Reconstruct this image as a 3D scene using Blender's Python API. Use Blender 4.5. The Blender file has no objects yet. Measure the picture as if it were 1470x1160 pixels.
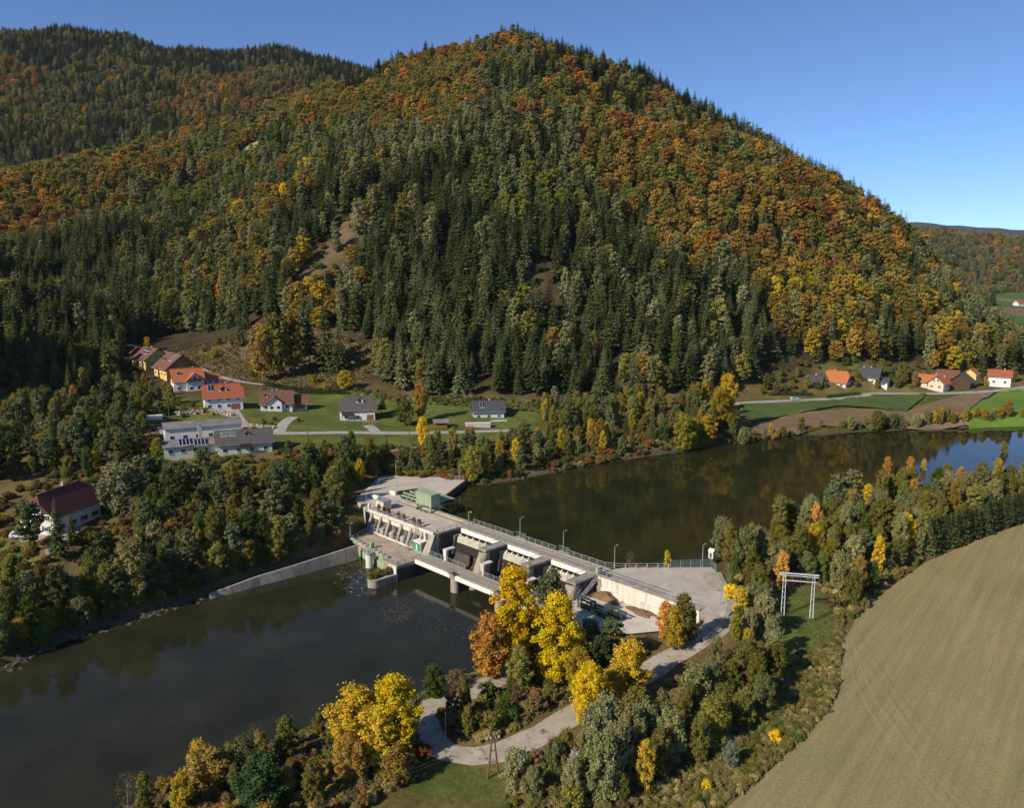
import bpy, bmesh, math, random
import numpy as np
from mathutils import Vector, Matrix, Euler

random.seed(7)
RNG = np.random.default_rng(7)
SC = bpy.context.scene
COL = SC.collection

# ------------------------------------------------------------------ camera
FPX, YH, CAM_H = 1150.0, 388.0, 70.0           # focal length in photo pixels, horizon row, height over datum
PITCH = math.atan((580 - YH) / FPX)
cam_data = bpy.data.cameras.new('camera')
cam_data.sensor_fit = 'HORIZONTAL'
cam_data.sensor_width = 36.0
cam_data.lens = 36.0 * FPX / 1470.0
cam_data.clip_start = 0.5
cam_data.clip_end = 40000
cam = bpy.data.objects.new('camera', cam_data)
COL.objects.link(cam)
cam.location = (0, 0, CAM_H)
cam.rotation_euler = (math.pi / 2 - PITCH, 0, 0)
SC.camera = cam

# ------------------------------------------------------------------ sky, sun, exposure
SUN_EL, SUN_FROM = math.radians(33), Vector((-0.772, -0.636))
world = bpy.data.worlds.new('World')
SC.world = world
world.use_nodes = True
wn = world.node_tree
for n in list(wn.nodes):
    wn.nodes.remove(n)
w_out = wn.nodes.new('ShaderNodeOutputWorld')
w_bg = wn.nodes.new('ShaderNodeBackground')
w_sky = wn.nodes.new('ShaderNodeTexSky')
w_sky.sky_type = 'NISHITA'
w_sky.sun_disc = False
w_sky.sun_elevation = SUN_EL
w_sky.sun_rotation = math.atan2(SUN_FROM.x, SUN_FROM.y)
w_sky.altitude = 1500
w_sky.air_density = 0.7
w_sky.dust_density = 0.5
w_sky.ozone_density = 6.5
w_bg.inputs['Strength'].default_value = 0.132
wn.links.new(w_sky.outputs[0], w_bg.inputs['Color'])
wn.links.new(w_bg.outputs[0], w_out.inputs['Surface'])

sun_data = bpy.data.lights.new('sun', 'SUN')
sun_data.energy = 5.0
sun_data.angle = math.radians(0.53)
sun_data.color = (1.0, 0.885, 0.72)
sun = bpy.data.objects.new('sun', sun_data)
COL.objects.link(sun)
sun.location = (-200, -150, 200)
_ce = math.cos(SUN_EL)
_sd = Vector((SUN_FROM.x * _ce, SUN_FROM.y * _ce, math.sin(SUN_EL)))
sun.rotation_euler = _sd.to_track_quat('Z', 'Y').to_euler()

SC.view_settings.view_transform = 'Standard'
SC.view_settings.look = 'None'
SC.view_settings.gamma = 1
SC.view_settings.use_curve_mapping = False
SC.view_settings.exposure = 0.2
SC.render.engine = 'CYCLES'
SC.cycles.max_bounces = 6
SC.cycles.diffuse_bounces = 3
SC.cycles.glossy_bounces = 3
SC.cycles.transmission_bounces = 4
SC.cycles.transparent_max_bounces = 8
SC.cycles.caustics_reflective = False
SC.cycles.caustics_refractive = False

# ------------------------------------------------------------------ survey helpers: photo pixel <-> point in the valley
_cp, _sp = math.cos(PITCH), math.sin(PITCH)

def W(px, py, z):
    """Point at height z that the photograph shows at (px, py)."""
    x, y = (px - 735) / FPX, (580 - py) / FPX
    d = (x, _cp + y * _sp, -_sp + y * _cp)
    t = (z - CAM_H) / d[2]
    return (d[0] * t, d[1] * t)

def C(px, dist, z):
    """Point in image column px at forward distance dist and height z."""
    return ((px - 735) / FPX * (dist * _cp - (z - CAM_H) * _sp), dist, z)

def project(x, y, z):
    z = z - CAM_H
    c = y * _cp - z * _sp
    v = y * _sp + z * _cp
    return 735 + FPX * x / c, 580 - FPX * v / c, c

# ------------------------------------------------------------------ object helpers
def tag(o, label=None, cat=None, group=None, kind=None):
    if label: o['label'] = label
    if cat: o['category'] = cat
    if group: o['group'] = group
    if kind: o['kind'] = kind
    return o

def thing(name, label, cat, loc=(0, 0, 0), rotz=0.0, group=None):
    o = bpy.data.objects.new(name, None)
    o.empty_display_size = 0.5
    COL.objects.link(o)
    o.location = loc
    o.rotation_euler = (0, 0, rotz)
    return tag(o, label, cat, group)

def link_mesh(name, me, parent=None):
    o = bpy.data.objects.new(name, me)
    COL.objects.link(o)
    if parent is not None:
        o.parent = parent
    return o

def copy_tree(o, parent=None):
    c = o.copy()
    COL.objects.link(c)
    c.parent = parent
    for ch in list(o.children):
        copy_tree(ch, c)
    return c

class MB:
    """Collects shapes; build() links them as one mesh object."""
    def __init__(s):
        s.v, s.f, s.m = [], [], []
    def add(s, vs, fs, mi=0):
        b = len(s.v)
        s.v += [tuple(p) for p in vs]
        s.f += [tuple(b + i for i in q) for q in fs]
        s.m += [mi] * len(fs)
        return s
    def hexa(s, p, mi=0):
        """eight points: bottom ring 0-3, top ring 4-7"""
        return s.add(p, [(3, 2, 1, 0), (4, 5, 6, 7), (0, 1, 5, 4), (1, 2, 6, 5), (2, 3, 7, 6), (3, 0, 4, 7)], mi)
    def box(s, x0, x1, y0, y1, z0, z1, mi=0):
        return s.hexa([(x0, y0, z0), (x1, y0, z0), (x1, y1, z0), (x0, y1, z0), (x0, y0, z1), (x1, y0, z1), (x1, y1, z1), (x0, y1, z1)], mi)
    def prism(s, poly, z0, z1, mi=0):
        n = len(poly)
        a = sum(poly[i][0] * poly[(i + 1) % n][1] - poly[(i + 1) % n][0] * poly[i][1] for i in range(n))
        if a < 0: poly = poly[::-1]
        zz0 = z0 if hasattr(z0, '__len__') else [z0] * n
        zz1 = z1 if hasattr(z1, '__len__') else [z1] * n
        vs = [(poly[i][0], poly[i][1], zz0[i]) for i in range(n)] + [(poly[i][0], poly[i][1], zz1[i]) for i in range(n)]
        fs = [tuple(range(n - 1, -1, -1)), tuple(range(n, 2 * n))] + [(i, (i + 1) % n, n + (i + 1) % n, n + i) for i in range(n)]
        return s.add(vs, fs, mi)
    def extr_x(s, prof, x0, x1, mi=0):
        """profile of (y, z) points extruded along x"""
        n = len(prof)
        vs = [(x0, y, z) for y, z in prof] + [(x1, y, z) for y, z in prof]
        fs = [tuple(range(n)), tuple(range(2 * n - 1, n - 1, -1))] + [((i + 1) % n, i, n + i, n + (i + 1) % n) for i in range(n)]
        return s.add(vs, fs, mi)
    def tube(s, p0, p1, r0, r1=None, n=6, mi=0, caps=True):
        r1 = r0 if r1 is None else r1
        p0, p1 = Vector(p0), Vector(p1)
        d = (p1 - p0).normalized()
        a = d.orthogonal().normalized()
        b = d.cross(a)
        vs = []
        for p, r in ((p0, r0), (p1, r1)):
            for i in range(n):
                t = 2 * math.pi * i / n
                vs.append(tuple(p + a * (r * math.cos(t)) + b * (r * math.sin(t))))
        fs = [(i, (i + 1) % n, n + (i + 1) % n, n + i) for i in range(n)]
        if caps:
            fs += [tuple(range(n - 1, -1, -1)), tuple(range(n, 2 * n))]
        return s.add(vs, fs, mi)
    def path(s, pts, r, n=5, mi=0):
        for a, b in zip(pts[:-1], pts[1:]):
            s.tube(a, b, r, r, n, mi)
        return s
    def shift(s, d):
        s.v = [(a + d[0], b + d[1], c + d[2]) for a, b, c in s.v]
        return s
    def mesh(s, name, mats):
        me = bpy.data.meshes.new(name)
        me.from_pydata(s.v, [], s.f)
        mats = mats if isinstance(mats, (list, tuple)) else [mats]
        for m in mats:
            me.materials.append(m)
        if len(mats) > 1:
            me.polygons.foreach_set('material_index', s.m)
        bm = bmesh.new(); bm.from_mesh(me)
        bmesh.ops.recalc_face_normals(bm, faces=bm.faces)
        bm.to_mesh(me); bm.free()
        me.update()
        return me
    def build(s, name, mats, parent=None, smooth=False):
        me = s.mesh(name, mats)
        if smooth:
            me.polygons.foreach_set('use_smooth', [True] * len(me.polygons))
        return link_mesh(name, me, parent)

# ------------------------------------------------------------------ materials
def new_mat(name):
    m = bpy.data.materials.new(name)
    m.use_nodes = True
    nt = m.node_tree
    b = nt.nodes['Principled BSDF']
    return m, nt, b

def nd(nt, kind, **kw):
    n = nt.nodes.new(kind)
    for k, v in kw.items():
        if k in n.inputs: n.inputs[k].default_value = v
        else: setattr(n, k, v)
    return n

def ramp(nt, fac, stops):
    r = nt.nodes.new('ShaderNodeValToRGB')
    e = r.color_ramp.elements
    while len(e) < len(stops): e.new(0.5)
    for i, (p, c) in enumerate(stops):
        e[i].position = p
        e[i].color = (c[0], c[1], c[2], 1) if hasattr(c, '__len__') else (c, c, c, 1)
    nt.links.new(fac, r.inputs[0])
    return r.outputs[0]

def mixc(nt, fac, a, b, blend='MIX'):
    m = nt.nodes.new('ShaderNodeMix')
    m.data_type = 'RGBA'
    m.blend_type = blend
    for sock, val in ((m.inputs[0], fac), (m.inputs[6], a), (m.inputs[7], b)):
        if isinstance(val, bpy.types.NodeSocket): nt.links.new(val, sock)
        elif hasattr(val, '__len__'): sock.default_value = (val[0], val[1], val[2], 1)
        else: sock.default_value = val
    return m.outputs[2]

def pm(name, c1, c2=None, scale=1.0, rough=0.85, bump=0.0, bscale=None, stretch=(1, 1, 1), metal=0.0, speck=None, spec=0.3):
    """Procedural material: two tones mixed by fractal noise in world-sized object space, optional bump and speckle."""
    m, nt, b = new_mat(name)
    b.inputs['Roughness'].default_value = rough
    b.inputs['Metallic'].default_value = metal
    b.inputs['Specular IOR Level'].default_value = spec
    tc = nd(nt, 'ShaderNodeTexCoord')
    mp = nd(nt, 'ShaderNodeMapping')
    mp.inputs['Scale'].default_value = stretch
    nt.links.new(tc.outputs['Object'], mp.inputs[0])
    c2 = c2 or tuple(0.7 * x for x in c1)
    nz = nd(nt, 'ShaderNodeTexNoise', Scale=scale, Detail=6.0, Roughness=0.62)
    nt.links.new(mp.outputs[0], nz.inputs['Vector'])
    col = ramp(nt, nz.outputs[0], [(0.32, c2), (0.68, c1)])
    if speck:
        n2 = nd(nt, 'ShaderNodeTexNoise', Scale=speck[1], Detail=3.0)
        nt.links.new(mp.outputs[0], n2.inputs['Vector'])
        col = mixc(nt, ramp(nt, n2.outputs[0], [(speck[2], 0.0), (speck[2] + 0.08, 1.0)]), col, speck[0])
    nt.links.new(col, b.inputs['Base Color'])
    if bump:
        n3 = nd(nt, 'ShaderNodeTexNoise', Scale=bscale or scale * 6, Detail=4.0)
        nt.links.new(mp.outputs[0], n3.inputs['Vector'])
        bp = nd(nt, 'ShaderNodeBump', Strength=bump, Distance=0.05)
        nt.links.new(n3.outputs[0], bp.inputs['Height'])
        nt.links.new(bp.outputs[0], b.inputs['Normal'])
    return m

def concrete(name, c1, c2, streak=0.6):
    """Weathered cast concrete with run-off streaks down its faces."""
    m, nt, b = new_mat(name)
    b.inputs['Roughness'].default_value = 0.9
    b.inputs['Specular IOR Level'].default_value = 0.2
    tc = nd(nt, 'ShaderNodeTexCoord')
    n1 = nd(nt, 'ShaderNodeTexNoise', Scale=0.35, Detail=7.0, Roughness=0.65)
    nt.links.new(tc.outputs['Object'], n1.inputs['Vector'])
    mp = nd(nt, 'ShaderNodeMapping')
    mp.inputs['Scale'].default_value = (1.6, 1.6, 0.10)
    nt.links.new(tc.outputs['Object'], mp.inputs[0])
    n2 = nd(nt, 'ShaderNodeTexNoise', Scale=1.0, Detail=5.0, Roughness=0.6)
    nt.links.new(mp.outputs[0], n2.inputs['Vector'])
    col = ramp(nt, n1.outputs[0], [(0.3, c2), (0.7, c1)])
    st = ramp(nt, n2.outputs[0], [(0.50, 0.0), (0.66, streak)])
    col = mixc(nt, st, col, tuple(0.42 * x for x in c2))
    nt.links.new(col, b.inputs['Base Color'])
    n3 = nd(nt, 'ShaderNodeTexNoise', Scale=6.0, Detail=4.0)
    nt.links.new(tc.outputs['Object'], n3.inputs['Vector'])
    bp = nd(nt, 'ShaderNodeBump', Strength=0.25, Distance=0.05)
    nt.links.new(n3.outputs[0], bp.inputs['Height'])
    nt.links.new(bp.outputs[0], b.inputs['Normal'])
    return m

def tiles(name, c1, c2, row=0.35):
    """Roof tiles: courses too small to pick apart, as fine relief and tone."""
    m, nt, b = new_mat(name)
    b.inputs['Roughness'].default_value = 0.8
    tc = nd(nt, 'ShaderNodeTexCoord')
    n1 = nd(nt, 'ShaderNodeTexNoise', Scale=0.9, Detail=6.0, Roughness=0.7)
    nt.links.new(tc.outputs['Object'], n1.inputs['Vector'])
    br = nd(nt, 'ShaderNodeTexBrick', Scale=1.0)
    br.inputs['Brick Width'].default_value = row
    br.inputs['Row Height'].default_value = row
    br.inputs['Mortar Size'].default_value = 0.04
    br.inputs['Color1'].default_value = (1, 1, 1, 1)
    br.inputs['Color2'].default_value = (0.72, 0.72, 0.72, 1)
    br.inputs['Mortar'].default_value = (0.45, 0.45, 0.45, 1)
    nt.links.new(tc.outputs['Object'], br.inputs['Vector'])
    col = ramp(nt, n1.outputs[0], [(0.3, c2), (0.7, c1)])
    nt.links.new(mixc(nt, 0.55, col, br.outputs[0], 'MULTIPLY'), b.inputs['Base Color'])
    bp = nd(nt, 'ShaderNodeBump', Strength=0.5, Distance=0.05)
    nt.links.new(br.outputs[0], bp.inputs['Height'])
    nt.links.new(bp.outputs[0], b.inputs['Normal'])
    return m

def glassy(name, c, rough=0.12):
    m, nt, b = new_mat(name)
    b.inputs['Base Color'].default_value = (*c, 1)
    b.inputs['Roughness'].default_value = rough
    b.inputs['Specular IOR Level'].default_value = 0.6
    tc = nd(nt, 'ShaderNodeTexCoord')
    n1 = nd(nt, 'ShaderNodeTexNoise', Scale=1.5, Detail=2.0)
    nt.links.new(tc.outputs['Object'], n1.inputs['Vector'])
    nt.links.new(ramp(nt, n1.outputs[0], [(0.3, tuple(0.6 * x for x in c)), (0.7, c)]), b.inputs['Base Color'])
    return m

def foliage(name, trans=0.28):
    """Leaf colour comes from each tree's own 'leaf_color'; every leaf varies by its 'tint'."""
    m, nt, b = new_mat(name)
    nt.nodes.remove(b)
    out = nt.nodes['Material Output']
    at = nd(nt, 'ShaderNodeAttribute', attribute_type='INSTANCER', attribute_name='leaf_color')
    tn = nd(nt, 'ShaderNodeAttribute', attribute_type='GEOMETRY', attribute_name='tint')
    sep = nd(nt, 'ShaderNodeSeparateXYZ')
    nt.links.new(tn.outputs['Vector'], sep.inputs[0])
    hsv = nd(nt, 'ShaderNodeHueSaturation')
    mh = nd(nt, 'ShaderNodeMapRange')
    mh.inputs['To Min'].default_value = 0.475
    mh.inputs['To Max'].default_value = 0.525
    nt.links.new(sep.outputs[1], mh.inputs['Value'])
    nt.links.new(mh.outputs[0], hsv.inputs['Hue'])
    mv = nd(nt, 'ShaderNodeMapRange')
    mv.inputs['To Min'].default_value = 0.55
    mv.inputs['To Max'].default_value = 1.45
    nt.links.new(sep.outputs[0], mv.inputs['Value'])
    nt.links.new(mv.outputs[0], hsv.inputs['Value'])
    nt.links.new(at.outputs['Color'], hsv.inputs['Color'])
    df = nd(nt, 'ShaderNodeBsdfDiffuse')
    tr = nd(nt, 'ShaderNodeBsdfTranslucent')
    nt.links.new(hsv.outputs[0], df.inputs[0])
    nt.links.new(hsv.outputs[0], tr.inputs[0])
    mx = nd(nt, 'ShaderNodeMixShader')
    mx.inputs[0].default_value = trans
    nt.links.new(df.outputs[0], mx.inputs[1])
    nt.links.new(tr.outputs[0], mx.inputs[2])
    nt.links.new(mx.outputs[0], out.inputs[0])
    return m

M = {}
M['conc'] = concrete('weathered_concrete', (0.42, 0.37, 0.295), (0.27, 0.24, 0.19))
M['conc_dark'] = concrete('stained_shade_concrete', (0.105, 0.095, 0.08), (0.05, 0.046, 0.04), 0.8)  # dark stains, with the base tone lowered further to deepen the shade
M['conc_light'] = concrete('pale_concrete', (0.70, 0.66, 0.57), (0.57, 0.535, 0.46), 0.45)
M['deck'] = pm('deck_asphalt', (0.52, 0.46, 0.385), (0.40, 0.35, 0.295), 0.25, 0.95, 0.2, 8)
M['deck_low'] = pm('sandy_deck', (0.44, 0.36, 0.27), (0.25, 0.20, 0.155), 0.3, 0.95, 0.2, 8, stretch=(0.6, 1.6, 1))
M['roadway'] = pm('bridge_roadway', (0.32, 0.285, 0.245), (0.23, 0.205, 0.18), 0.5, 0.95)
M['white_paint'] = pm('white_painted_steel', (0.80, 0.79, 0.74), (0.68, 0.66, 0.60), 0.6, 0.5)
M['galv'] = pm('galvanised_steel', (0.42, 0.44, 0.46), (0.32, 0.34, 0.36), 2.0, 0.45, metal=0.35)
M['green_steel'] = pm('pale_green_steel', (0.33, 0.42, 0.27), (0.26, 0.34, 0.21), 0.8, 0.55)
M['dark_green'] = pm('dark_green_steel', (0.04, 0.075, 0.055), (0.025, 0.05, 0.035), 0.8, 0.6)
M['cream'] = pm('cream_gate_steel', (0.50, 0.47, 0.37), (0.38, 0.35, 0.27), 0.8, 0.6)
M['green_sign'] = pm('bright_green_panel', (0.02, 0.30, 0.13), (0.015, 0.24, 0.10), 2.0, 0.5)
M['orange'] = pm('yellow_orange_box', (0.62, 0.34, 0.05), (0.5, 0.26, 0.04), 2.0, 0.5)
M['black'] = pm('dark_void', (0.012, 0.012, 0.012), (0.008, 0.008, 0.008), 1.0, 0.9)
M['plaster_white'] = pm('white_plaster', (0.74, 0.72, 0.68), (0.62, 0.60, 0.56), 0.5, 0.9)
M['plaster_yellow'] = pm('yellow_plaster', (0.70, 0.50, 0.16), (0.58, 0.41, 0.13), 0.5, 0.9)
M['plaster_cream'] = pm('cream_plaster', (0.64, 0.57, 0.42), (0.53, 0.47, 0.34), 0.5, 0.9)
M['plaster_mint'] = pm('pale_mint_plaster', (0.55, 0.62, 0.54), (0.45, 0.52, 0.45), 0.5, 0.9)
M['plaster_grey'] = pm('grey_plaster', (0.45, 0.45, 0.45), (0.36, 0.36, 0.36), 0.5, 0.9)
M['plaster_blue'] = pm('pale_blue_plaster', (0.50, 0.56, 0.62), (0.42, 0.48, 0.54), 0.5, 0.9)
M['wood_dark'] = pm('dark_wood', (0.085, 0.05, 0.03), (0.05, 0.03, 0.018), 2.0, 0.8, stretch=(1, 1, 8))
M['wood'] = pm('brown_wood', (0.26, 0.13, 0.055), (0.18, 0.09, 0.035), 2.0, 0.7, stretch=(1, 1, 8))
M['wood_pole'] = pm('weathered_pole_wood', (0.17, 0.11, 0.075), (0.10, 0.065, 0.045), 2.0, 0.9, stretch=(4, 4, 0.5))
M['roof_red'] = tiles('red_clay_tiles', (0.42, 0.115, 0.05), (0.32, 0.08, 0.035))
M['roof_orange'] = tiles('orange_clay_tiles', (0.52, 0.17, 0.055), (0.40, 0.12, 0.04))
M['roof_brown'] = tiles('brown_tiles', (0.20, 0.085, 0.055), (0.14, 0.055, 0.038))
M['roof_maroon'] = tiles('dark_red_tiles', (0.16, 0.045, 0.035), (0.11, 0.032, 0.026))
M['roof_dark'] = tiles('dark_grey_brown_tiles', (0.115, 0.095, 0.09), (0.08, 0.066, 0.062))
M['roof_slate'] = tiles('slate_grey_tiles', (0.07, 0.072, 0.08), (0.05, 0.05, 0.057))
M['roof_sheet'] = pm('weathered_fibre_cement', (0.235, 0.225, 0.21), (0.12, 0.115, 0.11), 0.22, 0.9, 0.3, 4)
M['glass'] = glassy('window_glass', (0.03, 0.035, 0.045))
M['solar'] = glassy('solar_cells', (0.012, 0.02, 0.06), 0.1)
M['solar_pale'] = glassy('solar_thermal_glass', (0.16, 0.17, 0.17), 0.1)
M['frame'] = pm('window_frame_white', (0.7, 0.7, 0.68), (0.62, 0.62, 0.6), 2.0, 0.6)
M['pool'] = glassy('pool_water', (0.10, 0.38, 0.52), 0.05)
M['stone'] = pm('riprap_stone', (0.12, 0.105, 0.08), (0.055, 0.048, 0.038), 0.8, 0.95, 0.5, 3)
M['bark'] = pm('bark', (0.10, 0.08, 0.06), (0.055, 0.043, 0.033), 1.2, 0.95, 0.5, 5, stretch=(2, 2, 0.4))
M['bark_pale'] = pm('pale_bark', (0.34, 0.31, 0.26), (0.16, 0.14, 0.12), 1.0, 0.95, stretch=(1, 1, 2))
M['leaf'] = foliage('leaves')
M['needle'] = foliage('needles', 0.12)
# ------------------------------------------------------------------ terrain: one sheet from the river to the far mountains
HEAD_Z, TAIL_Z, DECK_Z = 8.5, 2.0, 10.0
low = [  # (px, py, z) ground levels in the valley
 (1025,815,9.9),(1060,825,9.6),(1100,800,9.6),(1200,760,9),(1330,715,9),(1470,695,9.5),(1600,690,9.5),
 (1300,900,6),(1450,800,6.2),(1200,1100,6),(1450,1100,6),(1250,870,6),(1470,740,6.5),(1140,890,6.3),(1100,950,6.5),
 (1020,900,9),(1035,880,9.5),(960,945,7.5),(880,995,6.8),(800,1040,6.2),(740,1075,5.8),(680,1088,5.5),(620,1070,5.2),
 (605,1040,5),(620,1015,4.9),(690,990,4.8),(730,975,4.8),(700,1140,5.5),(900,1120,6),(1000,1160,6),(300,1140,4),(500,1100,4.6),(400,1160,4.8),
 (870,890,6.4),(930,905,6.4),(800,950,5.6),
 (500,775,6),(400,808,5),(300,835,5),(200,862,5),(100,895,5),(0,935,5),(-150,1010,5),
 (55,775,9),(100,770,9),(140,720,10),(0,800,7.5),(60,680,12),(0,620,17),(200,700,10.5),(300,720,11.5),(400,700,13),(470,740,9.5),
 (300,662,15),(370,658,15),(500,650,14.5),(600,640,14),(650,660,11.5),(510,705,10),(560,692,10),(660,684,10),(470,690,11),
 (510,612,15.5),(395,594,17.5),(315,590,18.5),(265,567,21),(245,545,23.5),(205,530,26),(705,606,14.5),(600,605,15.5),(450,605,16.5),
 (430,565,19),(560,580,17),(330,640,16),(225,612,17.5),
 (760,672,10),(850,655,11),(900,640,12),(1000,632,12),(1060,625,11),(1150,610,11.5),(1250,603,11.5),(1400,601,11),(1600,595,11),
 (1080,578,13),(1150,572,13),(1220,568,13.5),(1330,565,13.5),(1470,560,13.5),(1205,558,15.2),(1260,556,16),(1165,563,14.3),(1345,561,14.3),(1392,558,14.3),(1440,555,14.3),
 (1150,598,11.5),(1300,590,12),(1450,580,12.5),(1440,430,12),(1600,430,12),(1470,460,12),(1440,408,15),(1560,500,12),
 (520,563,20),(620,582,17.5),(700,583,18),(850,590,15.5),(950,588,15),(1030,575,16)]
cols = [  # (px, distance, z) hillsides
 (735,345,24),(735,400,52),(735,500,98),(735,650,170),(735,800,245),(735,900,292),(735,1000,325),(735,1150,300),(735,1400,220),
 (520,400,38),(520,450,62),(520,550,118),(520,700,188),(520,850,248),(520,1050,302),(520,1200,292),
 (640,380,36),(640,500,96),(640,700,192),(640,850,262),(640,1030,318),(640,1200,300),
 (560,640,172),(545,560,130),
 (850,380,38),(850,550,118),(850,700,192),(850,850,258),(850,970,294),(850,1250,220),
 (950,400,50),(950,550,118),(950,700,180),(950,850,234),(950,930,252),(950,1200,165),
 (1050,390,34),(1050,500,84),(1050,700,162),(1050,880,206),(1050,1100,140),
 (1150,375,20),(1150,430,44),(1150,550,96),(1150,700,146),(1150,820,168),(1150,1000,90),
 (1250,400,24),(1250,550,84),(1250,680,118),(1250,750,128),(1250,900,60),
 (1300,405,20),(1300,450,38),(1300,550,72),(1300,640,92),(1300,700,97),(1300,850,38),
 (1400,425,18),(1400,470,32),(1400,540,44),(1380,620,55),(1400,750,18),(1480,470,14),(1500,700,12),(1450,900,12),(1450,620,13),(1470,560,13),(1500,520,13),(1445,700,12),(1445,800,12),(1445,1100,11),(1442,1400,11),(1600,800,12),(1500,1000,11),(1550,1500,11),(1445,1650,12),
 (430,385,30),(430,450,62),(430,600,135),(430,750,190),(430,950,255),(430,1100,288),
 (350,400,33),(350,450,50),(350,600,112),(350,800,187),(350,1000,238),
 (250,430,36),(250,520,64),(250,620,98),(250,710,127),
 (310,950,228),(200,900,195),(100,860,176),(0,820,152),(-100,780,125),
 (60,600,85),(0,600,80),(150,640,105),(300,800,165),(0,710,120),(100,740,137),(200,800,168),
 (200,1100,170),(0,1000,120),(100,1050,140),(310,1150,228),
 (0,1900,580),(100,1900,588),(200,1850,556),(300,1800,514),(400,1750,503),(480,1700,470),(560,1700,440),(650,1700,410),(735,1700,340),(900,1700,240),(1100,1600,120),
 (0,2500,520),(300,2400,430),(0,1400,330),(200,1400,330),(350,1400,350),(-200,1800,560),(-200,1300,300),(480,1400,360),
 (30,450,58),(0,410,52),(110,460,50),(150,400,35),(60,400,46),(0,330,21),(100,340,23),(-150,330,30),(180,470,44),
 (1350,2600,182),(1420,2600,158),(1470,2700,118),(1600,2800,100),(1450,1900,16),(1380,1900,30),(1400,3500,100),(1600,3500,120),
 (1330,7000,480),(1380,7000,405),(1425,7000,460),(1470,7000,350),(1600,7000,330),(735,4000,200),(0,4000,350),(735,7000,250),(0,7000,300)]
wpts = [(0,60,7),(100,60,6),(200,100,6),(-60,60,4.5),(300,200,6),(400,300,7.5),(0,-60,8),(-200,-60,5),(250,-60,7),(-120,100,2.5),(-200,120,5),
 (-360,190,185),(-330,215,150),(-395,150,175),(-275,180,62),(-300,120,60),(-255,235,38),(-300,300,75),(-380,280,130),(-450,300,140),(-500,200,150),(-600,400,180),(-430,480,108),(-700,0,150),(-900,700,260),(-1200,300,250),  # includes an unseen left hill, raised to throw shade over the side valley
 (500,450,11),(700,700,14),(700,200,12),(1000,1000,30),(800,-60,20),(1400,1800,60),(1500,500,60)]
def nearer(px, d, z):
    """the main hill stands a little closer than first paced out: same sight lines, shorter distance"""
    if d < 360 or d > 1450 or px < 200: return (px, d, z)
    if px > 1440: return (px, d, min(z, 12))
    k = 1 - 0.23 * min(1, (px - 200) / 280)
    k = k + (1 - k) * max(0, (d - 1000) / 450)
    d2 = 345 + (d - 345) * k
    drop = (9 - 17 * max(0, 1 - abs(px - 745) / 75) - 9 * max(0, 1 - abs(px - 880) / 140) - 12 * max(0, 1 - abs(px - 1080) / 120) + 12 * max(0, 1 - abs(px - 560) / 130)) * min(1, max(0, (d - 420) / 300))
    if px > 1220: drop += 7 * min(1, (px - 1220) / 100)
    return (px, d2, 70 + (z - 70) * d2 / d - drop)
P = [W(a, b, z) + (z,) for a, b, z in low] + [C(*nearer(*c)) for c in cols] + wpts
P = np.array(P, float)
CMQ = 22.0
def _phi(a, b):
    d2 = (a[:, None, 0] - b[None, :, 0]) ** 2 + (a[:, None, 1] - b[None, :, 1]) ** 2
    return np.sqrt(d2 + CMQ * CMQ)
_n = len(P)
_A = np.zeros((_n + 1, _n + 1))
_A[:_n, :_n] = _phi(P, P) - np.eye(_n) * 1.5
_A[:_n, _n] = 1; _A[_n, :_n] = 1
_sol = np.linalg.solve(_A, np.append(P[:, 2], 0))
def rbf(x, y):
    q = np.stack([np.ravel(x), np.ravel(y)], 1)
    out = np.empty(len(q))
    for i in range(0, len(q), 20000):
        out[i:i + 20000] = _phi(q[i:i + 20000], P) @ _sol[:_n] + _sol[_n]
    return out.reshape(np.shape(x))

def vnoise(x, y, s, seed=0):
    """smooth value noise in metres"""
    x = np.asarray(x, float) / s; y = np.asarray(y, float) / s
    xi = np.floor(x).astype(np.int64); yi = np.floor(y).astype(np.int64)
    fx = x - xi; fy = y - yi
    fx = fx * fx * (3 - 2 * fx); fy = fy * fy * (3 - 2 * fy)
    def h(a, b):
        n = (a * 374761393 + b * 668265263 + seed * 974711) & 0x7fffffff
        n = ((n ^ (n >> 13)) * 1274126177) & 0x7fffffff
        return ((n ^ (n >> 16)) & 0xffff) / 65535.0
    return (h(xi, yi) * (1 - fx) + h(xi + 1, yi) * fx) * (1 - fy) + (h(xi, yi + 1) * (1 - fx) + h(xi + 1, yi + 1) * fx) * fy

def poly_sd(x, y, poly):
    """signed distance to a polygon, negative inside"""
    x = np.asarray(x, float); y = np.asarray(y, float)
    d = np.full(x.shape, 1e18); ins = np.zeros(x.shape, bool)
    n = len(poly)
    for i in range(n):
        (ax, ay), (bx, by) = poly[i], poly[(i + 1) % n]
        ex, ey = bx - ax, by - ay
        t = np.clip(((x - ax) * ex + (y - ay) * ey) / (ex * ex + ey * ey + 1e-12), 0, 1)
        d = np.minimum(d, (x - ax - t * ex) ** 2 + (y - ay - t * ey) ** 2)
        c = (ay > y) != (by > y)
        ins ^= c & (x < (bx - ax) * (y - ay) / (by - ay + 1e-18) + ax)
    return np.where(ins, -1, 1) * np.sqrt(d)

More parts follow.
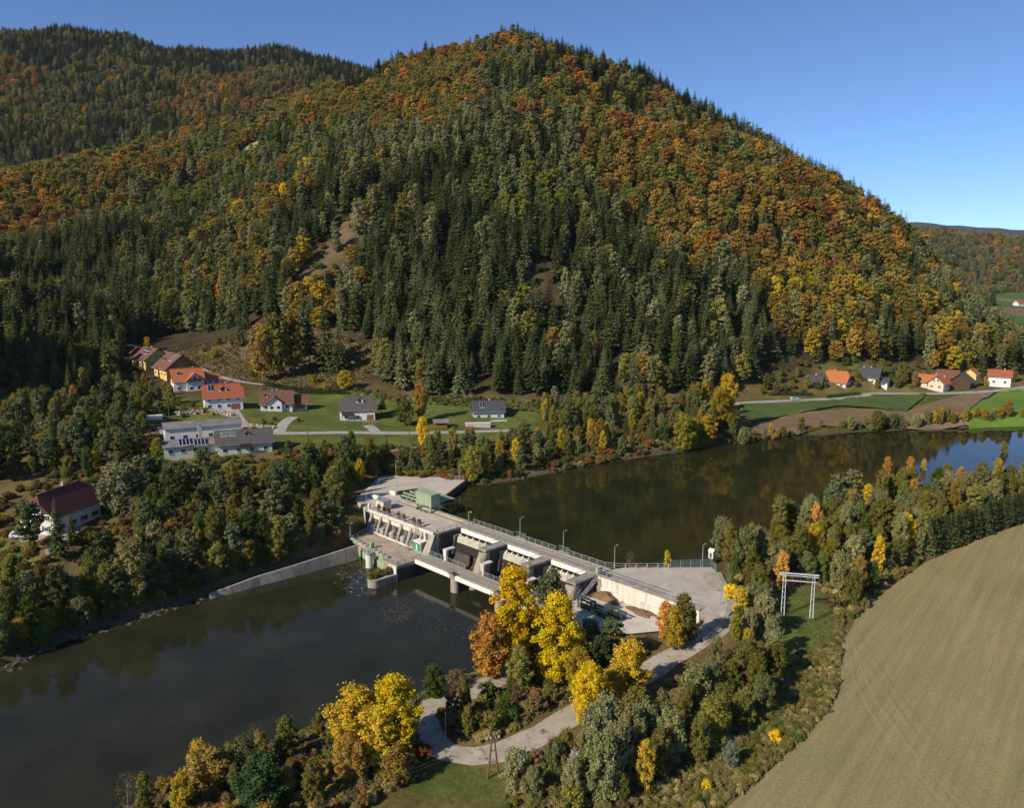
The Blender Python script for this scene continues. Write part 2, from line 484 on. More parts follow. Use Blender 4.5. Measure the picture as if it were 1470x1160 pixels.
def line_d(x, y, pts):
    """distance to a polyline and the height along it"""
    x = np.asarray(x, float); y = np.asarray(y, float)
    d = np.full(x.shape, 1e18); zz = np.zeros(x.shape)
    for (ax, ay, az), (bx, by, bz) in zip(pts[:-1], pts[1:]):
        ex, ey = bx - ax, by - ay
        t = np.clip(((x - ax) * ex + (y - ay) * ey) / (ex * ex + ey * ey + 1e-12), 0, 1)
        q = (x - ax - t * ex) ** 2 + (y - ay - t * ey) ** 2
        zz = np.where(q < d, az + t * (bz - az), zz)
        d = np.minimum(d, q)
    return np.sqrt(d), zz

def sstep(a, b, x):
    t = np.clip((x - a) / (b - a), 0, 1)
    return t * t * (3 - 2 * t)

# dam frame: u runs from the left bank to the right along the weir, v downstream
DO = Vector((-8.874, 178.108)); DU = Vector((0.69805, -0.71605)); DV = Vector((-0.71605, -0.69805))
DAM_ROT = math.atan2(DU.y, DU.x)
def dam_xy(u, v):
    q = DO + DU * u + DV * v
    return (q.x, q.y)

def pix(l, z): return [W(a, b, z) for a, b in l]
head_poly = pix([(667,690),(690,699),(760,685),(850,668),(900,660),(950,652),(1000,645),(1060,636),(1150,626),(1250,620),(1350,617),(1470,612),(1700,602)], HEAD_Z) \
    + pix([(1900,672),(1600,680),(1470,678),(1400,684),(1330,695),(1250,712),(1180,730),(1100,762),(1040,796)], HEAD_Z) \
    + [dam_xy(50, -20.6), dam_xy(36.5, -7), dam_xy(36.5, 3.0), dam_xy(-4, 3.0), dam_xy(-33, -1), dam_xy(-33, -16), dam_xy(-37.5, -29.5)]
tail_poly = [dam_xy(-30, 6)] + pix([(508,800),(450,815),(400,828),(340,845),(300,855),(250,872),(200,888),(100,918),(0,965),(-150,1040),(-400,1150)], TAIL_Z) \
    + [(-260, 40)] + pix([(60,1240),(130,1190),(190,1160),(250,1125),(330,1095),(400,1070),(470,1045),(540,1020),(600,1003),(640,990),(690,965),(720,930),(780,885)], TAIL_Z) \
    + [dam_xy(37, 9), dam_xy(37, 3)]

road_right = [(1021,822,9.95),(1033,850,9.9),(1036,880,9.6),(1026,903,9.2),(1000,924,8.6),(960,947,7.8),(920,972,7.2),(880,995,6.9),(840,1018,6.5),(800,1041,6.3),(760,1064,6.0),(720,1080,5.8),(680,1087,5.6),(645,1082,5.4),(620,1066,5.2),(607,1045,5.1),(607,1028,5.0),(622,1014,4.95),(650,1004,4.9),(690,988,4.9),(725,972,4.9),(760,955,5.0)]
road_right = [W(a, b, z) + (z,) for a, b, z in road_right]
road_village = [W(a, b, z) + (z,) for a, b, z in [(735,618,14.2),(640,621,14.8),(560,622,15.2),(500,621,15.5),(440,622,15.9),(390,622,16.2),(360,617,16.6),(345,606,17.2),(338,596,17.8),(333,588,18.3)]]
road_back = [W(a, b, z) + (z,) for a, b, z in [(385,553,21.3),(340,547,22.5),(300,536,24),(285,528,25.5),(262,520,27.5),(232,508,30),(205,499,32.5),(180,495,34)]]
drive_white = [W(a, b, z) + (z,) for a, b, z in [(401,621,16.1),(405,612,16.6),(414,603,17.1),(422,599,17.4)]]
drive_brown = [W(a, b, z) + (z,) for a, b, z in [(540,621,15.3),(533,614,15.5),(527,611,15.6)]]
road_valley = [W(a, b, z) + (z,) for a, b, z in [(1050,580,13.2),(1100,577,13),(1150,575,13),(1200,572,13.1),(1235,568,13.3),(1260,565,13.5),(1300,565,13.5),(1350,565,13.5),(1400,563,13.5),(1450,559,13.5),(1500,553,13.5),(1600,545,13.5)]]
road_forest = [W(a, b, z) + (z,) for a, b, z in [(560,650,13),(590,643,13.6),(640,640,13.4),(700,640,12.6),(770,632,12.6),(850,622,12.8),(940,611,13),(1050,580,13.2)]]
yard_workshop = pix([(225,612),(262,606),(330,604),(352,612),(385,622),(392,628),(340,632),(232,626)], 16.8)
yard_left = pix([(20,764),(60,758),(95,740),(115,716),(140,706),(150,712),(130,740),(105,775),(68,800),(64,792),(82,775),(30,779)], 9.2)
field_near = pix([(1800,690),(1600,712),(1470,752),(1400,777),(1330,807),(1270,850),(1228,890),(1207,930),(1207,980),(1192,1020),(1150,1065),(1100,1110),(1045,1160),(980,1215),(900,1300),(2200,1300)], 6.0)
field_brown = pix([(1085,603),(1140,592),(1220,586),(1300,588),(1345,578),(1400,566),(1440,562),(1410,575),(1392,590),(1392,601),(1340,605),(1250,604),(1180,607),(1120,616),(1078,615)], 12.0)
field_crop = pix([(1062,582),(1150,577),(1205,574),(1240,570),(1265,567),(1330,567),(1325,571),(1300,586),(1262,583),(1205,580),(1140,589),(1082,599),(1062,594)], 12.8)
field_green = pix([(1392,601),(1392,590),(1410,575),(1440,563),(1500,556),(1600,550),(1600,588),(1470,599)], 12.6)

# grid axes: fine over the river and village, growing outwards
def axis(lo, a, b, hi, fine, grow):
    mid = list(np.arange(a, b + 1e-6, fine))
    out, s, p = [], fine, b
    while p < hi:
        s *= grow; p += s; out.append(p)
    neg, s, p = [], fine, a
    while p > lo:
        s *= grow; p -= s; neg.append(p)
    return np.array(neg[::-1] + mid + out)
GX = axis(-2600, -240, 300, 3800, 2.0, 1.045)
GY = axis(-120, 76, 440, 9500, 2.0, 1.035)
XX, YY = np.meshgrid(GX, GY)
ZZ = rbf(XX, YY)
hill_w = sstep(30, 90, ZZ)
ZZ += hill_w * ((vnoise(XX, YY, 95, 1) - 0.5) * 26 + (vnoise(XX, YY, 40, 2) - 0.5) * 10)
ZZ += (vnoise(XX, YY, 9, 3) - 0.5) * 0.7 * sstep(-5, 5, np.minimum(poly_sd(XX, YY, field_near), 50))
# flatten what is level
for poly, zf, fall in ((field_near, 6.0, 6), (field_brown, None, 6), (field_crop, None, 5), (field_green, None, 6), (yard_workshop, 16.6, 4), (yard_left, 9.2, 4)):
    sd = poly_sd(XX, YY, poly)
    if zf is None:
        k = sd < 4
        A = np.stack([XX[k], YY[k], np.ones(k.sum())], 1)
        co = np.linalg.lstsq(A, ZZ[k], rcond=None)[0]
        target = co[0] * XX + co[1] * YY + co[2]
    else:
        target = zf
    w = 1 - sstep(0, fall, sd)
    ZZ = ZZ * (1 - w) + target * w
ROADS = {'road_right': (road_right, 4.4), 'road_village': (road_village, 4.6), 'road_back': (road_back, 3.4), 'drive_white': (drive_white, 4.0), 'drive_brown': (drive_brown, 3.6),
         'road_valley': (road_valley, 6.0), 'road_forest': (road_forest, 3.2)}
for pts, wd in ROADS.values():
    d, zl = line_d(XX, YY, pts)
    w = 1 - sstep(wd / 2 + 1.0, wd / 2 + 5.0, d)
    ZZ = ZZ * (1 - w) + zl * w
# river banks
for poly, bed, soft in ((head_poly, HEAD_Z - 3.5, 4.0), (tail_poly, TAIL_Z - 3.0, 3.5)):
    sd = poly_sd(XX, YY, poly) + (vnoise(XX, YY, 7, 5) - 0.5) * 1.6
    wl = HEAD_Z if bed > 3 else TAIL_Z
    w = 1 - sstep(0.5, soft + 2.5, sd)
    ZZ = ZZ * (1 - w) + np.minimum(ZZ, wl + 0.15) * w
    w = 1 - sstep(-5, 0.8, sd)
    ZZ = ZZ * (1 - w) + bed * w
# under the dam body, yard slab and gravel apron
yard_poly = [dam_xy(36.9, -0.3), dam_xy(60.5, -0.3), dam_xy(61.5, 1.2), dam_xy(65.0, -2.5), dam_xy(63.8, -8.0), dam_xy(60.0, -13.0), dam_xy(54.5, -17.0), dam_xy(50.4, -20.4), dam_xy(38.5, -8.4), dam_xy(37.0, -5.2)]
apron_poly = [dam_xy(36.6, 0.6), dam_xy(59, 0.6), dam_xy(57, 6), dam_xy(52, 13), dam_xy(44, 16), dam_xy(36.6, 10)]
sd = poly_sd(XX, YY, yard_poly); ZZ = np.where(sd < 1.5, np.minimum(ZZ, 9.6), ZZ)
sd = poly_sd(XX, YY, apron_poly); w = 1 - sstep(1, 4, sd); ZZ = ZZ * (1 - w) + 6.3 * w
deck_poly = [dam_xy(-60, -14), dam_xy(-37, -29), dam_xy(-26, -12), dam_xy(-30, -3), dam_xy(-32, 8), dam_xy(-42, 4)]
sd = poly_sd(XX, YY, deck_poly); w = 1 - sstep(0, 4, sd); ZZ = ZZ * (1 - w) + np.minimum(ZZ, 9.85) * w
ph_poly = [dam_xy(-33.5, -6), dam_xy(-4.2, -6), dam_xy(-4.2, 19), dam_xy(-28, 19)]
sd = poly_sd(XX, YY, ph_poly); ZZ = np.where(sd < 0.5, np.minimum(ZZ, -0.5), ZZ)

for poly in (field_brown, field_crop, field_green):
    ZZ = np.where(poly_sd(XX, YY, poly) < 0.8, ZZ - 0.6, ZZ)

def hz(x, y):
    """height of the terrain sheet at (x, y)"""
    x = np.asarray(x, float); y = np.asarray(y, float)
    i = np.clip(np.searchsorted(GX, x) - 1, 0, len(GX) - 2); j = np.clip(np.searchsorted(GY, y) - 1, 0, len(GY) - 2)
    fx = (x - GX[i]) / (GX[i + 1] - GX[i]); fy = (y - GY[j]) / (GY[j + 1] - GY[j])
    return (ZZ[j, i] * (1 - fx) + ZZ[j, i + 1] * fx) * (1 - fy) + (ZZ[j + 1, i] * (1 - fx) + ZZ[j + 1, i + 1] * fx) * fy

def G(px, py):
    """Ground point that the photograph shows at (px, py): march the sight line to the terrain."""
    x, y = (px - 735) / FPX, (580 - py) / FPX
    d = np.array((x, _cp + y * _sp, -_sp + y * _cp))
    t = np.arange(60, 4000, 1.0)
    q = d[None, :] * t[:, None] + np.array((0, 0, CAM_H))
    k = np.argmax(q[:, 2] < hz(q[:, 0], q[:, 1]))
    return (float(q[k, 0]), float(q[k, 1]), float(hz(q[k, 0], q[k, 1])))

# land cover and a far haze tint, as colour zones of the ground sheet itself
FLOOR = np.array((0.050, 0.042, 0.024)); GRASS = np.array((0.105, 0.132, 0.034)); WEED = np.array((0.145, 0.115, 0.050))
CLEAR = np.array((0.135, 0.105, 0.060)); MEADOW = np.array((0.085, 0.155, 0.028)); BANK = np.array((0.075, 0.062, 0.042)); FAR_HAZE_GREEN = np.array((0.045, 0.055, 0.05))
cover = np.empty(XX.shape + (3,)); cover[:] = FLOOR
def paint(poly, colr, soft=3.0, amt=1.0, wob=3.0):
    sd = poly_sd(XX, YY, poly) + (vnoise(XX, YY, 8, 11) - 0.5) * 2 * wob
    w = ((1 - sstep(-soft, soft, sd)) * amt)[..., None]
    cover[:] = cover * (1 - w) + np.array(colr) * w
farw = sstep(2600, 3400, YY)[..., None]; cover[:] = cover * (1 - farw) + FAR_HAZE_GREEN * farw  # far forest green with the blue of distant air mixed in
nearflat = (1 - sstep(16, 26, ZZ)) * (YY < 460)
cover[:] = cover * (1 - nearflat[..., None]) + WEED * nearflat[..., None]
def gpoly(l): return [G(a, b)[:2] for a, b in l]
clear_poly = gpoly([(255,505),(330,488),(420,478),(500,478),(540,500),(515,545),(470,560),(400,556),(330,548),(280,530)])
lawn_poly = gpoly([(385,625),(340,600),(330,585),(370,560),(440,560),(520,568),(640,583),(760,590),(790,600),(790,618),(640,638),(480,642),(395,636)])
paint(clear_poly, CLEAR, 4)
paint(gpoly([(370,562),(430,558),(520,562),(600,572),(760,578),(860,588),(860,612),(640,600),(400,590)]), GRASS * .75 + WEED * .12, 3)
paint(lawn_poly, GRASS, 1.5, 1, 0.5)
paint(gpoly([(-60,402),(0,400),(60,405),(95,420),(40,440),(15,452),(-60,470)]), MEADOW, 4)
paint(gpoly([(-60,560),(0,562),(18,585),(15,650),(-60,660)]), MEADOW, 2)
paint(gpoly([(-10,782),(25,782),(45,790),(20,806),(-10,808)]), MEADOW, 1.5)
paint(gpoly([(200,560),(340,590),(340,605),(215,605),(195,580)]), GRASS, 3)
paint(gpoly([(1090,862),(1120,845),(1180,840),(1200,890),(1185,935),(1150,950),(1110,920)]), GRASS * 0.95, 2)
paint(gpoly([(600,1090),(700,1100),(740,1110),(700,1160),(560,1160)]), GRASS * 0.8, 3)
paint(gpoly([(1040,800),(1100,790),(1130,790),(1080,815),(1050,830)]), GRASS * 0.9 + WEED * 0.3, 2)
paint(gpoly([(1165,528),(1250,520),(1330,530),(1340,558),(1270,560),(1230,548)]), GRASS * 0.55 + WEED * 0.5, 4)
paint(gpoly([(1080,575),(1200,565),(1240,562),(1340,562),(1470,556),(1470,612),(1080,622)]), GRASS * 0.8, 3)
paint([C(1395,900,0)[:2], C(1600,900,0)[:2], C(1700,1900,0)[:2], C(1390,2100,0)[:2], C(1390,1500,0)[:2]], MEADOW * 0.9, 20, 1, 5)
SOIL = np.array((0.30, 0.23, 0.155))
paint(gpoly([(322,238),(340,224),(352,210),(384,190),(392,198),(366,226),(336,246)]), SOIL, 5)
paint(gpoly([(430,400),(480,330),(540,262),(570,262),(520,330),(490,400),(450,440)]), CLEAR, 6, .9)
paint(gpoly([(740,400),(780,380),(800,430),(770,470),(730,450)]), CLEAR * .8, 6, .8)
paint(gpoly([(180,90),(245,97),(240,110),(190,102)]), MEADOW * .8, 6)
paint([C(1390,1500,0)[:2], C(1700,1480,0)[:2], C(1700,1650,0)[:2], C(1390,1680,0)[:2]], CLEAR * 1.5, 12, 1, 4)
paint([C(1390,1080,0)[:2], C(1700,1060,0)[:2], C(1700,1180,0)[:2], C(1390,1220,0)[:2]], CLEAR * 1.3, 10, 1, 4)
for zb in (head_poly, tail_poly):
    sd = poly_sd(XX, YY, zb)
    w = ((1 - sstep(0.5, 4.0, sd)) * 0.8)[..., None]
    cover[:] = cover * (1 - w) + BANK * w
land = dict(clear=clear_poly, lawn=lawn_poly)

def terrain_material():
    m, nt, b = new_mat('valley_ground')
    b.inputs['Roughness'].default_value = 0.95
    b.inputs['Specular IOR Level'].default_value = 0.1
    at = nd(nt, 'ShaderNodeAttribute', attribute_name='cover')
    tc = nd(nt, 'ShaderNodeTexCoord')
    n1 = nd(nt, 'ShaderNodeTexNoise', Scale=0.12, Detail=8.0, Roughness=0.7)
    n2 = nd(nt, 'ShaderNodeTexNoise', Scale=1.4, Detail=6.0, Roughness=0.7)
    nt.links.new(tc.outputs['Object'], n1.inputs['Vector']); nt.links.new(tc.outputs['Object'], n2.inputs['Vector'])
    c = mixc(nt, 1.0, at.outputs['Color'], ramp(nt, n1.outputs[0], [(0.3, (0.62, 0.62, 0.58)), (0.7, (1.35, 1.28, 1.2))]), 'MULTIPLY')
    c = mixc(nt, 1.0, c, ramp(nt, n2.outputs[0], [(0.3, (0.6, 0.6, 0.6)), (0.7, (1.35, 1.32, 1.25))]), 'MULTIPLY')
    nt.links.new(c, b.inputs['Base Color'])
    bp = nd(nt, 'ShaderNodeBump', Strength=0.6, Distance=0.3)
    nt.links.new(n2.outputs[0], bp.inputs['Height'])
    nt.links.new(bp.outputs[0], b.inputs['Normal'])
    return m

ny, nx = XX.shape
me = bpy.data.meshes.new('terrain')
idx = np.arange(nx * ny).reshape(ny, nx)
quads = np.stack([idx[:-1, :-1], idx[:-1, 1:], idx[1:, 1:], idx[1:, :-1]], -1).reshape(-1, 4)
me.vertices.add(nx * ny)
me.vertices.foreach_set('co', np.stack([XX, YY, ZZ], -1).ravel())
me.loops.add(quads.size); me.loops.foreach_set('vertex_index', quads.ravel())
me.polygons.add(len(quads)); me.polygons.foreach_set('loop_start', np.arange(0, quads.size, 4))
me.polygons.foreach_set('loop_total', np.full(len(quads), 4))
me.polygons.foreach_set('use_smooth', np.ones(len(quads), bool))
ca = me.color_attributes.new('cover', 'FLOAT_COLOR', 'POINT')
ca.data.foreach_set('color', np.concatenate([cover, np.ones(cover.shape[:2] + (1,))], -1).ravel())
me.update(calc_edges=True)
me.materials.append(terrain_material())
tag(link_mesh('terrain', me), 'wooded hills and valley floor on both sides of the river', 'terrain', kind='structure')

# ------------------------------------------------------------------ water
def water_material(name, base, ripple, scale, stretch, spec=0.36):
    m, nt, b = new_mat(name)
    b.inputs['Base Color'].default_value = (*base, 1)
    b.inputs['Roughness'].default_value = 0.04
    b.inputs['IOR'].default_value = 1.333
    b.inputs['Specular IOR Level'].default_value = spec
    tc = nd(nt, 'ShaderNodeTexCoord')
    mp = nd(nt, 'ShaderNodeMapping'); mp.inputs['Scale'].default_value = stretch
    nt.links.new(tc.outputs['Object'], mp.inputs[0])
    n1 = nd(nt, 'ShaderNodeTexNoise', Scale=scale, Detail=3.0, Roughness=0.55)
    n2 = nd(nt, 'ShaderNodeTexNoise', Scale=scale * 0.07, Detail=3.0)
    nt.links.new(mp.outputs[0], n1.inputs['Vector']); nt.links.new(mp.outputs[0], n2.inputs['Vector'])
    nt.links.new(ramp(nt, n2.outputs[0], [(0.3, tuple(0.75 * v for v in base)), (0.7, tuple(1.25 * v for v in base))]), b.inputs['Base Color'])
    mul = nd(nt, 'ShaderNodeMath', operation='MULTIPLY')
    nt.links.new(n1.outputs[0], mul.inputs[0])
    nt.links.new(ramp(nt, n2.outputs[0], [(0.38, 0.25), (0.62, 1.0)]), mul.inputs[1])
    bp = nd(nt, 'ShaderNodeBump', Strength=ripple, Distance=0.1)
    nt.links.new(mul.outputs[0], bp.inputs['Height'])
    nt.links.new(bp.outputs[0], b.inputs['Normal'])
    return m
def sheet(name, poly, z, mat, label, cat, kind='structure'):
    m = MB()
    m.add([(x, y, z) for x, y in poly], [tuple(range(len(poly)))])
    me_ = m.mesh(name, mat)
    bm = bmesh.new(); bm.from_mesh(me_)
    bmesh.ops.triangulate(bm, faces=bm.faces)
    for f_ in bm.faces:
        if f_.normal.z < 0: f_.normal_flip()
    bm.to_mesh(me_); bm.free()
    return tag(link_mesh(name, me_), label, cat, kind=kind)
def grow(poly, d):
    """push polygon points outwards so the sheet runs under its banks"""
    n = len(poly); c = 0.5 * sum(poly[i][0] * poly[(i + 1) % n][1] - poly[(i + 1) % n][0] * poly[i][1] for i in range(n))
    s = 1 if c > 0 else -1; out = []
    for i in range(n):
        a, p, q = poly[i - 1], poly[i], poly[(i + 1) % n]
        nn = Vector((0, 0))
        for (k, l) in ((a, p), (p, q)):
            e = Vector((l[0] - k[0], l[1] - k[1])).normalized(); nn += Vector((e.y, -e.x)) * s
        nn.normalize(); out.append((p[0] + nn.x * d, p[1] + nn.y * d))
    return out
hp = grow(head_poly, 4.0)[:-7] + [dam_xy(51, -22), dam_xy(37.5, -6.5), dam_xy(36, 1.2), dam_xy(-5, 1.2), dam_xy(-6, -3.4), dam_xy(-36, -3.4), dam_xy(-40, -16), dam_xy(-40, -30)]
sheet('river_headwater', hp, HEAD_Z, water_material('calm_headwater', (0.021, 0.022, 0.008), 0.035, 2.2, (1, 1, 1)), 'calm dark green water above the weir mirroring the wooded hill', 'river')
tp = [dam_xy(-28, 4)] + grow(tail_poly, 4.0)[1:-2] + [dam_xy(38, 9), dam_xy(38, 1.6), dam_xy(-5, 1.6)]
sheet('river_tailwater', tp, TAIL_Z, water_material('tailwater', (0.022, 0.023, 0.013), 0.08, 1.6, (1, 1, 1), 0.22), 'dark grey green river flowing away below the power station', 'river')

# ------------------------------------------------------------------ roads, yards, fields
def resample(pts, step=2.5):
    pts = [Vector(p) for p in pts]; out = []
    n = len(pts)
    for i in range(n - 1):
        p0, p1, p2, p3 = pts[max(i - 1, 0)], pts[i], pts[i + 1], pts[min(i + 2, n - 1)]
        k = max(1, int((p2 - p1).length / step))
        for j in range(k):
            t = j / k
            out.append(0.5 * ((2 * p1) + (p2 - p0) * t + (2 * p0 - 5 * p1 + 4 * p2 - p3) * t * t + (3 * p1 - p0 - 3 * p2 + p3) * t ** 3))
    out.append(pts[-1])
    return out
def strip(name, pts, width, dz, mat, label, cat='road', kind='structure', off=0.0, wob=0.0):
    pts = resample(pts); m = MB(); vs = []; nseg = 4
    for i, p in enumerate(pts):
        t = (pts[min(i + 1, len(pts) - 1)] - pts[max(i - 1, 0)]); t.z = 0; t.normalize()
        nrm = Vector((-t.y, t.x, 0))
        for k in range(nseg + 1):
            s = (k / nseg - 0.5) * width
            if k in (0, nseg): s += random.uniform(-wob, wob)
            q = p + nrm * (s + off)
            vs.append((q.x, q.y, max(p.z, float(hz(q.x, q.y))) + dz + (0.03 if k not in (0, nseg) else -0.01)))
    fs = [(i * 5 + k, i * 5 + k + 1, i * 5 + k + 6, i * 5 + k + 5) for i in range(len(pts) - 1) for k in range(nseg)]
    m.add(vs, fs)
    o = m.build(name, mat, None, smooth=True)
    return tag(o, label, cat, kind=kind)
M['gravel_road'] = pm('pale_gravel_track', (0.42, 0.36, 0.29), (0.29, 0.25, 0.20), 0.5, 0.98, 0.4, 6, speck=((0.16, 0.135, 0.09), 0.8, 0.60))
M['asphalt_pale'] = pm('worn_asphalt', (0.38, 0.35, 0.32), (0.30, 0.275, 0.25), 0.4, 0.95)
M['dirt'] = pm('packed_dirt', (0.28, 0.24, 0.19), (0.18, 0.155, 0.12), 0.5, 0.98, 0.3, 5)
strip('gravel_track', road_right, 4.4, 0.06, M['gravel_road'], 'pale gravel track curving from the yard through the yellow trees', wob=0.3)
strip('village_road', road_village, 4.6, 0.05, M['asphalt_pale'], 'narrow pale asphalt road past the lawn houses')
strip('hillside_road', road_back, 3.4, 0.06, M['asphalt_pale'], 'narrow road climbing behind the upper village houses')
strip('driveway', drive_white, 4.0, 0.09, M['asphalt_pale'], 'curved pale driveway of the cross gabled white house', 'driveway')
strip('driveway', drive_brown, 3.6, 0.09, M['asphalt_pale'], 'short pale driveway of the dark roofed lawn house', 'driveway')
strip('valley_road', road_valley, 6.0, 0.06, M['asphalt_pale'], 'country road along the foot of the hill past the brown field')
strip('forest_track', road_forest, 3.2, 0.06, M['dirt'], 'dirt track in the woods above the far river bank', wob=0.4)
sheet('workshop_yard', yard_workshop, 16.68, M['asphalt_pale'], 'paved yard behind the grey roofed workshop', 'yard')
sheet('inn_forecourt', yard_left, 9.28, M['asphalt_pale'], 'paved forecourt of the maroon roofed house', 'yard')

def field_material(name, c1, c2, angle, row, amt, patch=None):
    m, nt, b = new_mat(name)
    b.inputs['Roughness'].default_value = 0.97
    b.inputs['Specular IOR Level'].default_value = 0.1
    tc = nd(nt, 'ShaderNodeTexCoord')
    mp = nd(nt, 'ShaderNodeMapping'); mp.inputs['Rotation'].default_value = (0, 0, angle)
    nt.links.new(tc.outputs['Object'], mp.inputs[0])
    mp2 = nd(nt, 'ShaderNodeMapping'); mp2.inputs['Scale'].default_value = (0.03, 1.0 / row, 1)
    nt.links.new(mp.outputs[0], mp2.inputs[0])
    n1 = nd(nt, 'ShaderNodeTexNoise', Scale=1.0, Detail=5.0, Roughness=0.7)
    nt.links.new(mp2.outputs[0], n1.inputs['Vector'])
    n2 = nd(nt, 'ShaderNodeTexNoise', Scale=0.05, Detail=6.0, Roughness=0.6)
    nt.links.new(tc.outputs['Object'], n2.inputs['Vector'])
    n3 = nd(nt, 'ShaderNodeTexNoise', Scale=2.5, Detail=5.0, Roughness=0.75)
    nt.links.new(tc.outputs['Object'], n3.inputs['Vector'])
    c = ramp(nt, n2.outputs[0], [(0.35, c1), (0.65, c2)])
    c = mixc(nt, amt, c, ramp(nt, n1.outputs[0], [(0.3, (0.55, 0.55, 0.5)), (0.7, (1.35, 1.3, 1.2))]), 'MULTIPLY')
    c = mixc(nt, 0.7, c, ramp(nt, n3.outputs[0], [(0.3, (0.6, 0.6, 0.6)), (0.7, (1.35, 1.35, 1.3))]), 'MULTIPLY')
    nt.links.new(c, b.inputs['Base Color'])
    bp = nd(nt, 'ShaderNodeBump', Strength=0.5, Distance=0.1)
    nt.links.new(n3.outputs[0], bp.inputs['Height'])
    nt.links.new(bp.outputs[0], b.inputs['Normal'])
    return m
def drape(name, poly, step, dz, mat, label, cat='field'):
    """field sheet that follows the ground"""
    xs = [p[0] for p in poly]; ys = [p[1] for p in poly]
    me_ = bpy.data.meshes.new(name)
    bm = bmesh.new()
    f0 = bm.faces.new([bm.verts.new((x, y, 0)) for x, y in poly])
    for ax, lo, hi in ((0, min(xs), max(xs)), (1, min(ys), max(ys))):
        t = lo + step
        while t < hi:
            co = (t, 0, 0) if ax == 0 else (0, t, 0); no = (1, 0, 0) if ax == 0 else (0, 1, 0)
            bmesh.ops.bisect_plane(bm, geom=bm.verts[:] + bm.edges[:] + bm.faces[:], plane_co=co, plane_no=no)
            t += step
    for v in bm.verts: v.co.z = float(hz(v.co.x, v.co.y)) + dz
    bmesh.ops.triangulate(bm, faces=bm.faces)
    for f_ in bm.faces:
        f_.normal_update()
        if f_.normal.z < 0: f_.normal_flip()
    bm.to_mesh(me_); bm.free()
    me_.materials.append(mat)
    return tag(link_mesh(name, me_), label, cat, kind='structure')
sheet('seeded_field', field_near, 6.05, field_material('seeded_field_soil', (0.285, 0.230, 0.122), (0.240, 0.212, 0.102), math.radians(-52), 1.3, 0.45), 'wide olive brown seeded field beside the tree belt', 'field')
drape('ploughed_field', field_brown, 6, 0.62, field_material('brown_ploughed_soil', (0.22, 0.155, 0.095), (0.165, 0.115, 0.07), math.radians(-15), 1.6, 0.4), 'bare brown field across the river below the valley road')
drape('crop_strip', field_crop, 6, 0.65, field_material('leafy_crop', (0.10, 0.14, 0.045), (0.06, 0.09, 0.03), math.radians(-12), 1.2, 0.8), 'dark green crop strip between the valley road and the brown field')
drape('green_meadow', field_green, 6, 0.68, field_material('bright_meadow', (0.125, 0.215, 0.035), (0.10, 0.18, 0.03), math.radians(-5), 3.0, 0.3), 'bright green meadow at the end of the brown field')

M['track_soil'] = pm('pressed_track_soil', (0.225, 0.195, 0.095), (0.20, 0.178, 0.085), 1.2, 0.97)
M['track_pale'] = pm('dry_track_soil', (0.31, 0.255, 0.145), (0.27, 0.23, 0.12), 1.2, 0.97)
TRACKS = []
def tyre_track(l, mat, label):
    TRACKS.append(label); zt_ = 6.05 + 0.006 * len(TRACKS)
    pts = resample([Vector(W(a, b, 6.0) + (zt_,)) for a, b in l], 2.0)
    for s_ in (-.9, .9):
        m = MB(); vs = []
        for i, p in enumerate(pts):
            t = (pts[min(i + 1, len(pts) - 1)] - pts[max(i - 1, 0)]).normalized(); n_ = Vector((-t.y, t.x, 0))
            for w_ in (-.09, .09): q = p + n_ * (s_ + w_ + random.uniform(-.03, .03)); vs.append((q.x, q.y, q.z))
        m.add(vs, [(2 * i, 2 * i + 1, 2 * i + 3, 2 * i + 2) for i in range(len(pts) - 1)])
        tag(m.build('tyre_track', mat), label, 'track', kind='structure')
tyre_track([(1215,935),(1222,985),(1215,1030),(1170,1080),(1110,1130),(1070,1165)], M['track_soil'], 'tyre tracks curving along the edge of the seeded field')
tyre_track([(1250,1060),(1320,985),(1410,915),(1500,860)], M['track_soil'], 'tyre tracks crossing the middle of the seeded field')
tyre_track([(1215,920),(1245,1000),(1300,1080),(1390,1180)], M['track_pale'], 'pale tyre tracks running down the seeded field')
tyre_track([(1222,905),(1275,985),(1345,1075),(1450,1190)], M['track_soil'], 'dark tyre tracks beside the pale ones')
# ------------------------------------------------------------------ trees: prototypes
def mesh_np(name, verts, quads, mats, mat_index=None, tint=None, smooth=False, tris=False):
    k = 3 if tris else 4
    me_ = bpy.data.meshes.new(name)
    me_.vertices.add(len(verts)); me_.vertices.foreach_set('co', np.asarray(verts, np.float32).ravel())
    q = np.asarray(quads, np.int32)
    me_.loops.add(q.size); me_.loops.foreach_set('vertex_index', q.ravel())
    me_.polygons.add(len(q)); me_.polygons.foreach_set('loop_start', np.arange(0, q.size, k)); me_.polygons.foreach_set('loop_total', np.full(len(q), k))
    for m_ in mats: me_.materials.append(m_)
    if mat_index is not None: me_.polygons.foreach_set('material_index', np.asarray(mat_index, np.int32))
    if tint is not None:
        a = me_.attributes.new('tint', 'FLOAT_VECTOR', 'POINT'); a.data.foreach_set('vector', np.asarray(tint, np.float32).ravel())
    me_.update(calc_edges=True)
    return me_

def norm(a): return a / (np.linalg.norm(a, axis=-1, keepdims=True) + 1e-9)

